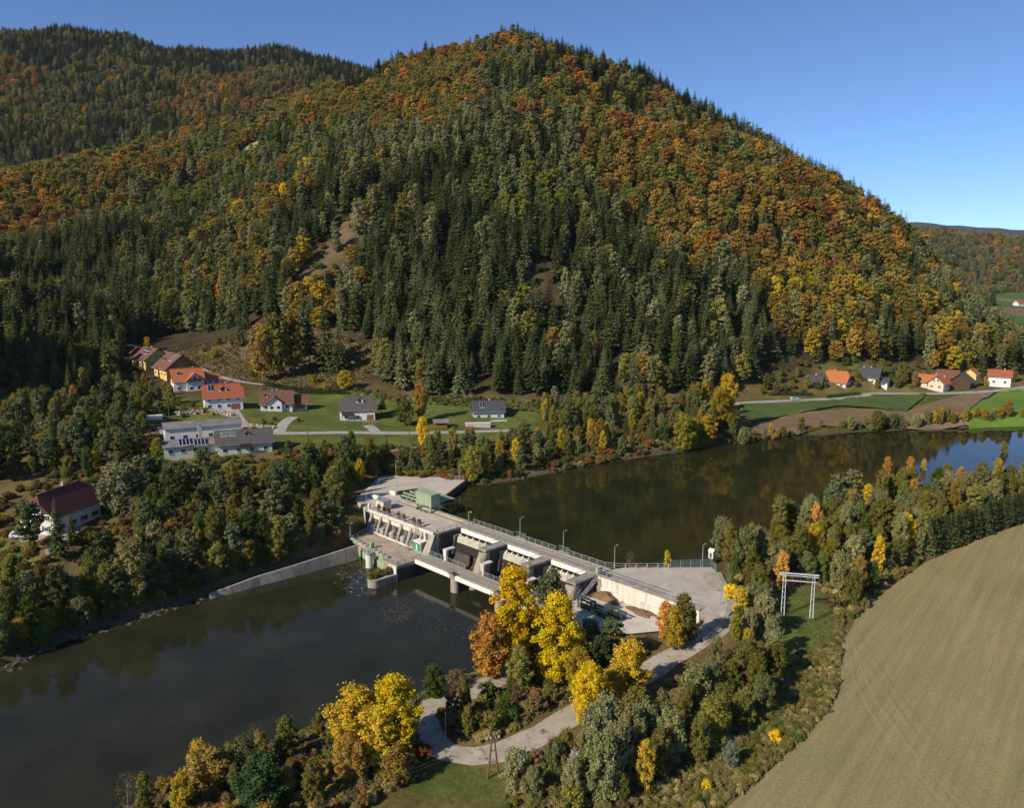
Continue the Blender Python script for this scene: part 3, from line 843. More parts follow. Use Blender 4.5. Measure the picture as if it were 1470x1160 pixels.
def leaves(cen, nor, size, aspect, rng):
    """leaf-shaped quads (kites) at cen facing roughly nor; returns verts, quads, tint"""
    n = len(cen)
    r = norm(rng.normal(size=(n, 3)))
    t = norm(np.cross(nor, r)); b = np.cross(nor, t)
    s = (size * rng.uniform(0.65, 1.35, n))[:, None] if np.ndim(size) == 0 else (size * rng.uniform(0.65, 1.35, n))[:, None]
    w = s * aspect
    lift = nor * s * 0.25
    v = np.stack([cen - t * s, cen - b * w + lift, cen + t * s, cen + b * w + lift * rng.uniform(-1, 1, (n, 1))], 1).reshape(-1, 3)
    q = np.arange(4 * n).reshape(n, 4)
    tn = np.repeat(np.stack([rng.uniform(0, 1, n), rng.uniform(0, 1, n), np.zeros(n)], 1), 4, 0)
    return v, q, tn

def tube_np(p0, p1, r0, r1, n=5):
    d = norm(np.array(p1, float) - np.array(p0, float))
    a = norm(np.cross(d, (0.3, 0.9, 0.1))); b = np.cross(d, a)
    t = np.arange(n) * 2 * np.pi / n
    ring = np.cos(t)[:, None] * a + np.sin(t)[:, None] * b
    v = np.concatenate([np.array(p0) + ring * r0, np.array(p1) + ring * r1])
    i = np.arange(n); j = (i + 1) % n
    return v, np.stack([i, j, n + j, n + i], 1)

class Acc:
    def __init__(s): s.v, s.q, s.t, s.n = [], [], [], 0
    def add(s, v, q, t=None):
        s.v.append(v); s.q.append(q + s.n); s.n += len(v)
        s.t.append(t if t is not None else np.full((len(v), 3), 0.5))
    def get(s): return np.concatenate(s.v), np.concatenate(s.q), np.concatenate(s.t)

def broadleaf(seed, h, rx, base, top_pow, nclump, nleaf, lsize, trunk_r, bark, clump_r=None, multi=1, fill=0.55, droop=0.0, flat=1.0):
    """rounded or upright deciduous tree; returns (trunk mesh data, crown mesh data)"""
    rng = np.random.default_rng(seed)
    T, K = Acc(), Acc()
    cz0 = base * h
    ch = h - cz0
    cc = []
    for i in range(nclump):
        t = (i + 0.5) / nclump
        t = t * 0.94 + rng.uniform(-0.03, 0.03)
        R = rx * (np.sin(np.pi * min(max(t * 0.86 + 0.12, 0.02), 0.99)) ** top_pow)
        ang = i * 2.39996 + rng.uniform(-0.5, 0.5)
        rr = R * math.sqrt(rng.uniform(fill ** 2, 1.0))
        cc.append((rr * math.cos(ang) * rng.uniform(0.85, 1.15), rr * math.sin(ang) * rng.uniform(0.85, 1.15), cz0 + t * ch))
    cc = np.array(cc)
    cr0 = clump_r or rx * 0.42
    per = max(6, nleaf // nclump)
    for c in cc:
        cr = cr0 * rng.uniform(0.7, 1.25)
        d = norm(rng.normal(size=(per, 3)) * np.array((1, 1, 0.9)))
        d[:, 2] = np.where(d[:, 2] < -0.35, -d[:, 2] * 0.6, d[:, 2])
        rad = cr * rng.uniform(0.35, 1.0, (per, 1)) ** 0.7
        stray = rng.random(per) < 0.16
        rad[stray] *= rng.uniform(1.1, 1.75, (stray.sum(), 1))
        pos = c + d * rad * np.array((1, 1, 0.75 * flat))
        pos[stray, 2] += cr * 0.35 * flat
        if droop: pos[:, 2] -= droop * rng.uniform(0, 1, per) * cr
        nor = norm(d * 0.75 + rng.normal(size=(per, 3)) * 0.55 + np.array((0, 0, 0.25)))
        v, q, tn = leaves(pos, nor, lsize, 0.62, rng)
        tn[:, 0] = np.clip(tn[:, 0] * 0.75 + rng.uniform(0, 0.3), 0, 1)
        tn[:, 1] = np.clip(tn[:, 1] * 0.5 + rng.uniform(0.0, 0.5), 0, 1)
        K.add(v, q, tn)
    for s_ in range(multi):
        lean = rng.normal(size=2) * (0.05 if multi == 1 else 0.16) * h
        p = np.array((rng.normal() * 0.15 * (multi > 1), rng.normal() * 0.15 * (multi > 1), -0.6)); r = trunk_r / math.sqrt(multi)
        pts = [p]
        for k in range(1, 6):
            f = k / 5
            pts.append(np.array((lean[0] * f * f + rng.normal() * 0.08, lean[1] * f * f + rng.normal() * 0.08, f * h * 0.86)))
        for k in range(5):
            ra, rb = r * (1 - 0.17 * k), r * (1 - 0.17 * (k + 1))
            v, q = tube_np(pts[k], pts[k + 1], ra * (1.35 if k == 0 else 1), rb, 6); T.add(v, q)
        sel = cc[s_::multi][:: max(1, len(cc) // (multi * 14))]
        for c in sel:
            f = min(max((c[2] / h) - 0.22, 0.08), 0.85); k = min(int(f / 0.86 * 5), 4)
            st = pts[k] + (pts[k + 1] - pts[k]) * ((f / 0.86 * 5) - k)
            mid = (st + c) / 2 + np.array((0, 0, -0.05 * h * 0.5))
            v, q = tube_np(st, mid, r * 0.32, r * 0.2, 4); T.add(v, q)
            v, q = tube_np(mid, c, r * 0.2, r * 0.06, 4); T.add(v, q)
    return T.get(), K.get()

def conifer(seed, h, rx, base, levels, nb, fat=0.9, trunk_r=0.22, sub=3):
    """spruce: whorls of drooping boughs on a straight stem"""
    rng = np.random.default_rng(seed)
    T, K = Acc(), Acc()
    pts = [(0, 0, -0.8), (0, 0, h * 0.5), (0, 0, h * 0.97)]
    v, q = tube_np(pts[0], pts[1], trunk_r * 1.2, trunk_r * 0.65, 6); T.add(v, q)
    v, q = tube_np(pts[1], pts[2], trunk_r * 0.65, 0.03, 5); T.add(v, q)
    for l in range(levels):
        t = (l + rng.uniform(0, 0.5)) / levels
        z = h * (base + (1 - base) * t)
        R = rx * ((1 - t) ** fat) * rng.uniform(0.82, 1.12) + 0.12
        n = max(4, int(nb * (0.55 + 0.45 * (1 - t))))
        ph = rng.uniform(0, 6.28)
        for k in range(n):
            a = ph + 2 * np.pi * (k + rng.uniform(-0.3, 0.3)) / n
            L = R * rng.uniform(0.7, 1.12)
            d = np.array((math.cos(a), math.sin(a), 0)); s = np.array((-d[1], d[0], 0))
            dz = L * rng.uniform(0.18, 0.42)
            p0 = np.array((0, 0, z)); w = max(0.16, 0.30 * L)
            tint = np.array((rng.uniform(0.1, 0.9), rng.uniform(0.2, 0.8), 0))
            # bough as an arched, jagged frond: side sprays in pairs
            for j in range(sub):
                f0, f1 = 0.12 + 0.88 * j / sub, 0.12 + 0.88 * (j + 1) / sub
                def pt(f): return p0 + d * (L * f) + np.array((0, 0, -dz * f * f + 0.12 * L * f))
                a0, a1 = pt(f0), pt(min(f1 + 0.06, 1.02))
                ww = w * (1.15 - 0.75 * f0)
                for sg in (-1, 1):
                    tip = (a0 + a1) / 2 + s * sg * ww * rng.uniform(0.8, 1.2) + d * 0.12 * L + np.array((0, 0, -ww * rng.uniform(0.15, 0.75)))
                    K.add(np.array([a0, a0 * 0.45 + tip * 0.55 - d * 0.1 * L * 0.4, tip, a1]), np.array([[0, 1, 2, 3]]), np.tile(tint + np.array((rng.uniform(-.1, .1), 0, 0)), (4, 1)))
    # leader
    K.add(np.array([(0, 0, h * 0.93), (0.10, 0, h * 0.95), (0, 0, h), (-0.10, 0, h * 0.95)]), np.array([[0, 1, 2, 3]]), np.full((4, 3), 0.5))
    return T.get(), K.get()

def tree_parts(name, TK, bark, leafm):
    (tv, tq, tt), (kv, kq, kt) = TK
    return dict(trunk=mesh_np('trunk', tv, tq, [bark]), crown=mesh_np('crown', kv, kq, [leafm], tint=kt), raw=TK, mats=(bark, leafm), h=float(kv[:, 2].max()), r=float(np.abs(kv[:, :2]).max()))

PROTO = {}
def protos(kind, fn_list, bark, leafm):
    PROTO[kind] = [tree_parts(kind, f, bark, leafm) for f in fn_list]
B, BP, LF, ND = M['bark'], M['bark_pale'], M['leaf'], M['needle']
protos('spruce', [conifer(s, 22, r, b, 34, 10, f) for s, r, b, f in ((1, 4.4, .05, .78), (2, 4.0, .08, .72), (3, 4.9, .03, .88), (4, 4.0, .20, .68))], B, ND)
protos('pine', [broadleaf(s, 14, 3.2, .30, .70, 40, 6000, .30, .22, B, .95, 1, .2, 0, .8) for s in (11, 12, 13)], B, ND)
protos('beech', [broadleaf(s, 18, 4.6, .14, .66, 44, 3400, .50, .3, B, 1.45, 1, .4, 0, 1.1) for s in (21, 22, 23, 24)], B, LF)
protos('larch', [broadleaf(s, 20, 3.1, .10, .85, 40, 2800, .40, .22, B, 1.0, 1, .3, 0, 1.4) for s in (31, 32, 33)], BP, LF)
protos('birch', [broadleaf(s, 13, 2.3, .12, .70, 54, 7500, .19, .13, BP, .70, 1, .25, .4, 1.5) for s in (41, 42, 43)], BP, LF)
protos('poplar', [broadleaf(s, 18, 4.0, .08, .80, 90, 19000, .21, .30, B, .95, 1, .3, 0, 1.5) for s in (51, 52, 53)], B, LF)
protos('willow', [broadleaf(s, 9, 2.9, .02, .66, 76, 12000, .185, .16, B, .72, 5, .25, .1, 1.7) for s in (61, 62, 63, 64)], B, LF)
protos('alder', [broadleaf(s, 12, 2.7, .06, .72, 70, 12000, .20, .18, B, .78, 2, .28, 0, 1.5) for s in (71, 72, 73)], B, LF)
protos('ash', [broadleaf(s, 12, 3.0, .10, .62, 62, 11000, .21, .20, B, .90, 1, .35, 0, 1.2) for s in (75, 76, 77)], B, LF)
protos('shrub', [broadleaf(s, 3.2, 1.7, .02, .55, 34, 3000, .16, .05, B, .48, 6, .2, 0, 1.5) for s in (81, 82, 83)], B, LF)
protos('bare', [broadleaf(s, 10, 2.6, .2, .6, 46, 460, .15, .14, BP, .9, 1, .3) for s in (91, 92)], BP, LF)

PAL = dict(
 spruce=[(.072, .090, .030), (.060, .080, .027), (.090, .104, .034), (.105, .118, .042)],
 spruce_blue=[(.125, .142, .062), (.145, .155, .068), (.105, .125, .052)],
 greygreen=[(.225, .230, .095), (.200, .212, .082), (.25, .248, .112)],
 olive=[(.205, .190, .045), (.180, .175, .040), (.235, .210, .052)],
 green=[(.120, .160, .035), (.14, .175, .04), (.10, .14, .03)],
 yellowgreen=[(.23, .22, .032), (.27, .24, .035), (.20, .20, .03)],
 gold=[(.50, .36, .035), (.54, .39, .035), (.45, .33, .035)],
 yellow=[(.74, .52, .018), (.78, .55, .02), (.66, .47, .02)],
 ochre=[(.32, .205, .045), (.35, .225, .048), (.28, .19, .045)],
 orange=[(.44, .215, .040), (.47, .235, .042), (.40, .19, .036)],
 rust=[(.29, .135, .045), (.32, .15, .048), (.25, .115, .042)],
 red=[(.33, .05, .025), (.28, .045, .022)],
 peach=[(.62, .33, .075), (.58, .30, .07)],
 brown=[(.20, .14, .065), (.235, .16, .075), (.175, .125, .06)])
def pcol(p, rng=random):
    c = random.choice(PAL[p]); k = random.uniform(0.7, 1.32); j = random.uniform(-0.06, 0.06)
    return (c[0] * k * (1 + j), c[1] * k, c[2] * k * (1 - j))

TREES = []
KINDNAME = dict(spruce='spruce_tree', pine='pine_tree', beech='beech_tree', larch='larch_tree', birch='birch_tree', poplar='poplar_tree', willow='willow_tree', ash='ash_tree', alder='alder_tree', shrub='shrub', bare='bare_tree')
KINDCAT = dict(spruce='spruce', pine='pine', beech='beech', larch='larch', birch='birch', poplar='poplar', willow='willow', ash='ash', alder='alder', shrub='shrub', bare='bare tree')
def plant(kind, x, y, h, pal, label, group=None, wide=1.0, z=None, variant=None, color=None):
    p = PROTO[kind][random.randrange(len(PROTO[kind])) if variant is None else variant % len(PROTO[kind])]
    z = float(hz(x, y)) if z is None else z
    s = h / p['h']
    t = thing(KINDNAME[kind], label, KINDCAT[kind], (x, y, z - 0.1), random.uniform(0, 6.28), group)
    t.scale = (s * wide, s * wide, s)
    link_mesh('trunk', p['trunk'], t)
    c = link_mesh('crown', p['crown'], t)
    c['leaf_color'] = tuple(color or pcol(pal))
    TREES.append((x, y, p['r'] * s * wide))
    return t
# ------------------------------------------------------------------ forest on the hills
# stands: survey points in the photograph with what grows there -> nearest stands (in world space) set the mix on each spot
MIX = {
 'dark':   [('spruce', 'spruce', 5.5), ('spruce', 'spruce_blue', 1.4), ('larch', 'greygreen', 1.1), ('beech', 'olive', 1.0), ('beech', 'yellowgreen', .35), ('beech', 'ochre', .4), ('beech', 'gold', .2)],
 'mixdark':[('spruce', 'spruce', 4.5), ('spruce', 'spruce_blue', 1.5), ('larch', 'greygreen', 1.2), ('beech', 'olive', 1.2), ('beech', 'ochre', .8), ('beech', 'gold', .35)],
 'grey':   [('spruce', 'spruce_blue', 3), ('larch', 'greygreen', 3.6), ('spruce', 'spruce', 1.6), ('beech', 'olive', 1.2), ('beech', 'ochre', .7), ('beech', 'rust', .3)],
 'mix':    [('spruce', 'spruce', 3.0), ('spruce', 'spruce_blue', 1.2), ('larch', 'greygreen', 1.6), ('beech', 'olive', 2.2), ('beech', 'ochre', 1.4), ('beech', 'orange', .7), ('beech', 'rust', .4), ('beech', 'gold', .2)],
 'orange': [('beech', 'orange', 2), ('beech', 'ochre', 3), ('beech', 'rust', 1.0), ('beech', 'olive', 3.0), ('spruce', 'spruce', 1.6), ('larch', 'greygreen', 1.4), ('beech', 'gold', .5)],
 'beechy': [('beech', 'ochre', 3.0), ('beech', 'olive', 4.4), ('beech', 'orange', 1.3), ('beech', 'rust', .5), ('spruce', 'spruce', .35)],
 'green':  [('beech', 'olive', 3), ('beech', 'green', 2), ('larch', 'greygreen', 2), ('beech', 'yellowgreen', 1.0), ('spruce', 'spruce', 1.5), ('beech', 'ochre', .5)],
 'golden': [('spruce', 'spruce', 1.0), ('larch', 'greygreen', 1.0), ('beech', 'gold', 1.0), ('beech', 'ochre', 2.5), ('beech', 'olive', 1.6), ('spruce', 'spruce', .6)]}
stands = [  # (px, dist, mix)
 (735,1000,'mixdark'),(735,900,'mix'),(700,850,'orange'),(640,980,'orange'),(600,950,'beechy'),(560,900,'beechy'),(520,1000,'mixdark'),(540,850,'beechy'),(480,900,'beechy'),
 (800,960,'mixdark'),(850,950,'mixdark'),(900,930,'dark'),(950,910,'dark'),(1050,860,'mixdark'),(1150,800,'dark'),(1250,740,'mixdark'),(1300,690,'mixdark'),
 (735,780,'grey'),(735,700,'grey'),(735,600,'grey'),(660,700,'mix'),(640,620,'grey'),(600,560,'dark'),(620,480,'dark'),(560,450,'dark'),(600,400,'dark'),(700,430,'dark'),(700,380,'dark'),(760,400,'dark'),
 (760,500,'green'),(800,560,'grey'),(830,640,'orange'),(800,720,'beechy'),(680,780,'beechy'),(780,850,'mix'),(850,800,'orange'),(900,820,'mix'),
 (860,560,'orange'),(900,560,'beechy'),(950,600,'orange'),(950,700,'orange'),(1000,760,'orange'),(1050,720,'orange'),(1100,700,'orange'),(1150,680,'orange'),(1000,640,'mix'),(1050,600,'orange'),
 (900,480,'mixdark'),(850,420,'dark'),(880,380,'dark'),(950,380,'dark'),(900,360,'mixdark'),(960,460,'mix'),(1000,450,'golden'),(1000,400,'mixdark'),(1050,420,'mixdark'),(1050,480,'orange'),(1100,520,'orange'),(1100,440,'mixdark'),(1150,450,'golden'),(1150,540,'orange'),
 (1200,560,'orange'),(1200,460,'golden'),(1250,620,'orange'),(1250,520,'mix'),(1250,450,'mixdark'),(1300,640,'mix'),(1300,560,'orange'),(1300,480,'golden'),(1340,440,'golden'),(1340,560,'mix'),(1380,480,'mix'),(1400,560,'mixdark'),(1430,480,'mixdark'),(1460,460,'grey'),
 (520,720,'grey'),(520,640,'golden'),(500,600,'mixdark'),(470,560,'dark'),(460,500,'dark'),(440,450,'golden'),(400,430,'dark'),(350,430,'dark'),(300,420,'dark'),(250,430,'dark'),(430,640,'dark'),(400,560,'golden'),(400,500,'mix'),
 (430,800,'green'),(400,900,'beechy'),(430,1000,'beechy'),(350,900,'green'),(350,740,'green'),(330,660,'mix'),(350,580,'golden'),(300,600,'mix'),(300,520,'mixdark'),(250,560,'dark'),(250,640,'dark'),(200,600,'mix'),(200,520,'dark'),(180,460,'dark'),
 (310,900,'beechy'),(250,850,'orange'),(200,830,'beechy'),(150,780,'beechy'),(100,800,'beechy'),(50,760,'beechy'),(0,720,'orange'),(0,780,'beechy'),(-60,720,'beechy'),(60,640,'orange'),(30,610,'orange'),(330,960,'dark'),(350,1000,'mix'),
 (60,540,'dark'),(0,520,'dark'),(100,520,'dark'),(0,480,'dark'),(130,560,'mixdark'),(-60,420,'dark'),
 (0,1800,'mix'),(100,1850,'mixdark'),(200,1750,'dark'),(300,1700,'dark'),(400,1650,'dark'),(480,1600,'dark'),(0,1500,'orange'),(100,1550,'mix'),(200,1500,'mix'),(100,1400,'mix'),(0,1350,'mixdark'),(200,1350,'mixdark'),(300,1450,'orange'),(350,1400,'orange'),(400,1400,'orange'),(420,1500,'mix'),(450,1400,'orange'),(30,1650,'dark'),
 (1400,2500,'orange'),(1450,2300,'orange'),(1350,2400,'mix'),(1450,2600,'dark'),(1500,2400,'mix'),(1380,2200,'mix')]
def ground_col(px, dist):
    """point on the hill in image column px at forward distance dist"""
    z = 100.0
    dist = nearer(px, dist, 100)[1]
    for _ in range(12):
        x, y, _z = C(px, dist, z); z = float(hz(x, y))
    return x, y
SP = np.array([ground_col(a, b) for a, b, c in stands])
bare_polys = [land['clear'], gpoly([(330,236),(352,212),(384,192),(390,200),(360,226),(336,242)]), gpoly([(250,498),(320,484),(330,500),(300,530),(262,512)])]
open_polys = [gpoly([(-60,402),(0,400),(60,405),(95,420),(40,440),(15,452),(-60,470)]), gpoly([(180,92),(245,98),(240,108),(190,100)])]
scrub_polys = [gpoly([(1165,528),(1250,518),(1330,528),(1345,556),(1270,560),(1230,548)]), gpoly([(430,400),(480,330),(540,262),(570,262),(520,330),(490,400),(450,440)]), gpoly([(740,400),(780,380),(800,430),(770,470),(730,450)]),
               gpoly([(250,300),(330,270),(330,240),(270,250)]), gpoly([(1085,520),(1165,512),(1165,545),(1090,545)])]
keepouts = [(lawn_poly, 1.0), (field_crop, 1), (field_brown, 1), (field_green, 1), (yard_workshop, 2)]
house_xy = []

def scatter(y0, y1, cell, zmin):
    pts = []
    ys = np.arange(y0, y1, cell)
    for y in ys:
        half0, half1 = (-90 - 735) / FPX * y * 1.06 - 40, (1560 - 735) / FPX * y * 1.06 + 40
        xs = np.arange(half0, half1, cell)
        pts.append(np.stack([xs + RNG.uniform(-.45, .45, len(xs)) * cell, y + RNG.uniform(-.45, .45, len(xs)) * cell], 1))
    return np.concatenate(pts)
bands = [(300, 560, 6.3), (560, 800, 6.8), (800, 1120, 7.6), (1120, 1950, 10.0), (1950, 3000, 16.0)]
F = []
for y0, y1, cell in bands:
    q = scatter(y0, y1, cell, 0)
    z = hz(q[:, 0], q[:, 1])
    ppx, ppy, cc_ = project(q[:, 0], q[:, 1], z)
    keep = (ppx > -70) & (ppx < 1540)
    # the hill proper begins where the valley floor ends
    if y0 < 560:
        foot = np.interp(ppx, [-70, 100, 180, 260, 420, 520, 600, 700, 850, 950, 1030, 1090, 1160, 1250, 1340, 1400, 1470, 1540],
                              [500, 500, 492, 478, 470, 548, 566, 570, 574, 576, 566, 545, 532, 525, 532, 540, 542, 545])
        keep &= ppy < foot
    flat = (z < 17.5) & (q[:, 1] > 440)
    keep &= ~flat
    keep &= RNG.random(len(q)) > 0.10 + 0.25 * (vnoise(q[:, 0], q[:, 1], 18, 41) > .72)
    # crest cull: far behind the ridge nothing is seen
    F.append(np.concatenate([q[keep], z[keep, None], np.full((keep.sum(), 1), cell)], 1))
F = np.concatenate(F)
def inside(pts, poly, d=0.0): return poly_sd(pts[:, 0], pts[:, 1], poly) < d
for pl in bare_polys + open_polys: F = F[~inside(F, pl)]
for pl, d in keepouts: F = F[~inside(F, pl, d)]
for pts_, wd in ROADS.values():
    d, _ = line_d(F[:, 0], F[:, 1], pts_); F = F[d > wd / 2 + 1.5]
# visibility cull by a coarse horizon per image column (canopy height allowed for): keep what the photo or a step aside could see
ppx, ppy, cd = project(F[:, 0], F[:, 1], F[:, 2] + 26)
order = np.argsort(F[:, 1]); hor = np.full(220, 1e9); vis = np.zeros(len(F), bool)
_, gpy, _ = project(F[:, 0], F[:, 1], F[:, 2] + 4)
for i in order:
    b = int(np.clip((ppx[i] + 80) / 8, 0, 218))
    vis[i] = ppy[i] < hor[b] + 30
    hor[b] = min(hor[b], gpy[i])
F = F[vis]
scrub = np.zeros(len(F), bool)
for pl in scrub_polys: scrub |= inside(F, pl)
# choose stand by nearest survey point with a noisy border
nq = F[:, :2] + np.stack([vnoise(F[:, 0], F[:, 1], 45, 21) - .5, vnoise(F[:, 0], F[:, 1], 45, 22) - .5], 1) * 70 + np.stack([vnoise(F[:, 0], F[:, 1], 14, 23) - .5, vnoise(F[:, 0], F[:, 1], 14, 24) - .5], 1) * 30
st = np.empty(len(F), int)
for i in range(0, len(F), 4000):
    d2 = ((nq[i:i + 4000, None, :] - SP[None]) ** 2).sum(-1); st[i:i + 4000] = d2.argmin(1)
clump = vnoise(F[:, 0], F[:, 1], 26, 31) * 0.6 + vnoise(F[:, 0], F[:, 1], 11, 32) * 0.4
FOREST = []
for i in range(len(F)):
    mix = MIX[stands[st[i]][2]]
    if scrub[i]: mix = [('shrub', 'green', 2), ('shrub', 'olive', 3), ('shrub', 'brown', 1), ('larch', 'greygreen', .4), ('shrub', 'ochre', .8)]
    ws = np.array([m_[2] for m_ in mix]); cum = np.cumsum(ws) / ws.sum()
    u_ = 0.35 * np.clip((clump[i] - 0.22) / 0.56, 0, 1) + 0.65 * random.random() if not scrub[i] else random.random()
    k = min(int(np.searchsorted(cum, u_)), len(mix) - 1)
    kind, pal, _w = mix[k]
    cell = F[i, 3]; big = cell / 6.3 if cell < 9 else cell / 7.8
    big = max(1.0, big)
    if kind == 'spruce': h = random.triangular(12, 27, 21)
    elif kind == 'larch': h = random.uniform(14, 22)
    elif kind == 'shrub': h = random.uniform(2.0, 4.5)
    else: h = random.triangular(9, 20, 15)
    if cell > 9: h *= 1.0
    wide = random.uniform(0.9, 1.35) * (big ** 0.6); h *= big ** 0.35
    if F[i, 2] < 40 and kind != 'shrub': h *= 0.92
    FOREST.append((kind, F[i, 0], F[i, 1], F[i, 2], h, wide, pal))
print('forest trees', len(FOREST))

# the trees that show largest stand as individuals, the rest are one wood
def size_px(t):
    px_, py_, c_ = project(t[1], t[2], t[3]); return t[4] * FPX / c_ if -20 < px_ < 1490 and py_ > 0 else 0
quota = dict(spruce=110, larch=60, beech=150, shrub=0)
single = set()
for kd, n in quota.items():
    ids = [i for i, t in enumerate(FOREST) if t[0] == kd]
    ids.sort(key=lambda i: -size_px(FOREST[i])); single |= set(ids[:n])
SAY = dict(spruce='dark spruce', spruce_blue='blue green spruce', greygreen='grey green larch', olive='olive green', green='green', yellowgreen='yellow green', gold='golden', ochre='ochre', orange='orange', rust='rust brown', brown='brown')
SINGLES = [FOREST[i] for i in sorted(single)]

rest = [t for i, t in enumerate(FOREST) if i not in single]
pcollection = bpy.data.collections.new('tree_models')
vid = {}
for kd in ('beech', 'larch', 'shrub', 'spruce'):
    vid[kd] = []
    for j, p in enumerate(PROTO[kd]):
        (tv, tq, tt), (kv, kq, kt) = p['raw']
        me_ = mesh_np('model_' + kd, np.concatenate([tv, kv]), np.concatenate([tq, kq + len(tv)]), list(p['mats']), np.concatenate([np.zeros(len(tq)), np.ones(len(kq))]), np.concatenate([tt, kt]))
        o = bpy.data.objects.new('model_%02d_%s' % (len(pcollection.objects), kd), me_)
        vid[kd].append(len(pcollection.objects))
        pcollection.objects.link(o)
def gn_scatter(name, items, label, cat):
    """items: (variant index, x, y, z, scale xy, scale z, colour) as one object of instances"""
    n = len(items)
    me_ = bpy.data.meshes.new(name)
    me_.vertices.add(n)
    me_.vertices.foreach_set('co', np.array([(t[1], t[2], t[3]) for t in items], np.float32).ravel())
    a = me_.attributes.new('variant', 'INT', 'POINT'); a.data.foreach_set('value', np.array([t[0] for t in items], np.int32))
    a = me_.attributes.new('size', 'FLOAT_VECTOR', 'POINT'); a.data.foreach_set('vector', np.array([(t[4], t[4], t[5]) for t in items], np.float32).ravel())
    a = me_.attributes.new('turn', 'FLOAT_VECTOR', 'POINT'); a.data.foreach_set('vector', np.array([(random.gauss(0, .02), random.gauss(0, .02), random.uniform(0, 6.28)) for t in items], np.float32).ravel())
    a = me_.attributes.new('leaf_color', 'FLOAT_VECTOR', 'POINT'); a.data.foreach_set('vector', np.array([t[6] for t in items], np.float32).ravel())
    o = link_mesh(name, me_)
    ng = bpy.data.node_groups.new(name + '_scatter', 'GeometryNodeTree')
    ng.interface.new_socket('Geometry', in_out='INPUT', socket_type='NodeSocketGeometry')
    ng.interface.new_socket('Geometry', in_out='OUTPUT', socket_type='NodeSocketGeometry')
    gi = ng.nodes.new('NodeGroupInput'); go = ng.nodes.new('NodeGroupOutput')
    ci = ng.nodes.new('GeometryNodeCollectionInfo'); ci.inputs['Collection'].default_value = pcollection
    ci.inputs['Separate Children'].default_value = True; ci.inputs['Reset Children'].default_value = True
    ip = ng.nodes.new('GeometryNodeInstanceOnPoints')
    ip.inputs['Pick Instance'].default_value = True
    def attr(nm, ty):
        k_ = ng.nodes.new('GeometryNodeInputNamedAttribute'); k_.data_type = ty; k_.inputs['Name'].default_value = nm
        return k_.outputs['Attribute']
    e2r = ng.nodes.new('FunctionNodeEulerToRotation')
    ng.links.new(attr('turn', 'FLOAT_VECTOR'), e2r.inputs[0])
    ng.links.new(gi.outputs[0], ip.inputs['Points'])
    ng.links.new(ci.outputs[0], ip.inputs['Instance'])
    ng.links.new(attr('variant', 'INT'), ip.inputs['Instance Index'])
    ng.links.new(e2r.outputs[0], ip.inputs['Rotation'])
    ng.links.new(attr('size', 'FLOAT_VECTOR'), ip.inputs['Scale'])
    ng.links.new(ip.outputs[0], go.inputs[0])
    md = o.modifiers.new('scatter', 'NODES'); md.node_group = ng
    return tag(o, label, cat, kind='stuff')
items = []
for kd, x, y, z, h, wd, pal in rest:
    j = random.randrange(len(PROTO[kd])); s = h / PROTO[kd][j]['h']
    items.append((vid[kd][j], x, y, z - 0.2, s * wd, s, pcol(pal)))
gn_scatter('forest', items, 'mixed autumn forest of spruce and beech covering the hills', 'forest')
# ------------------------------------------------------------------ hydropower station and weir (u along the weir, v downstream; local x = u, local y = -v)
def dam_thing(name, label, cat, u, v, z, group=None):
    x, y = dam_xy(u, v)
    t = thing(name, label, cat, (x, y, z), DAM_ROT, group)
    t['_o'] = (u, v, z)
    return t
class DB(MB):
    """shapes in (u, v, z); build() moves them into their thing's frame"""
    def bx(s, u0, u1, v0, v1, z0, z1, mi=0): return s.box(u0, u1, -v1, -v0, z0, z1, mi)
    def pr(s, poly, z0, z1, mi=0): return s.prism([(u, -v) for u, v in poly], z0, z1, mi)
    def hx(s, pts, mi=0): return s.hexa([(u, -v, z) for u, v, z in pts], mi)
    def tb(s, a, b, r, r1=None, n=6, mi=0): return s.tube((a[0], -a[1], a[2]), (b[0], -b[1], b[2]), r, r1, n, mi)
    def put(s, name, mat, t, parent=None, smooth=False):
        u, v, z = t['_o']
        s.shift((-u, v, -z))
        return s.build(name, mat, parent or t, smooth)
def rounded(u0, u1, v0, v1, r_end=True, n=8):
    """pier plan with a half-round downstream nose"""
    c, r = (u0 + u1) / 2, (u1 - u0) / 2
    return [(u1, v0), (u1, v1 - r)] + [(c + r * math.cos(t), v1 - r + r * math.sin(t)) for t in [math.pi * k / n for k in range(1, n)]] + [(u0, v1 - r), (u0, v0)]

# power house: upper block with deck, inclined buttress bays, lower deck over the draft tubes
ph = dam_thing('power_station', 'concrete river power station with two decks and buttressed machine bays', 'power station', -18, 8, 2)
DB().bx(-31.2, -7.0, -3.6, 7.2, -2, 9.7).put('machine_hall', M['conc'], ph)
DB().pr([(-33.5, -3.6), (-5.3, -3.6), (-5.3, 7.6), (-31.6, 7.9), (-33.5, 7.2)], 9.7, 10.0).put('upper_deck', M['deck'], ph)
DB().bx(-31.4, -5.4, 7.3, 7.75, 10.0, 10.5).put('parapet', M['conc_light'], ph)
DB().bx(-33.2, -4.6, -4.5, -3.62, 7.0, 10.35).put('upstream_parapet', M['conc'], ph)
DB().bx(-31.0, -8.0, 7.22, 7.5, 8.55, 9.68).put('fascia', M['conc_light'], ph)
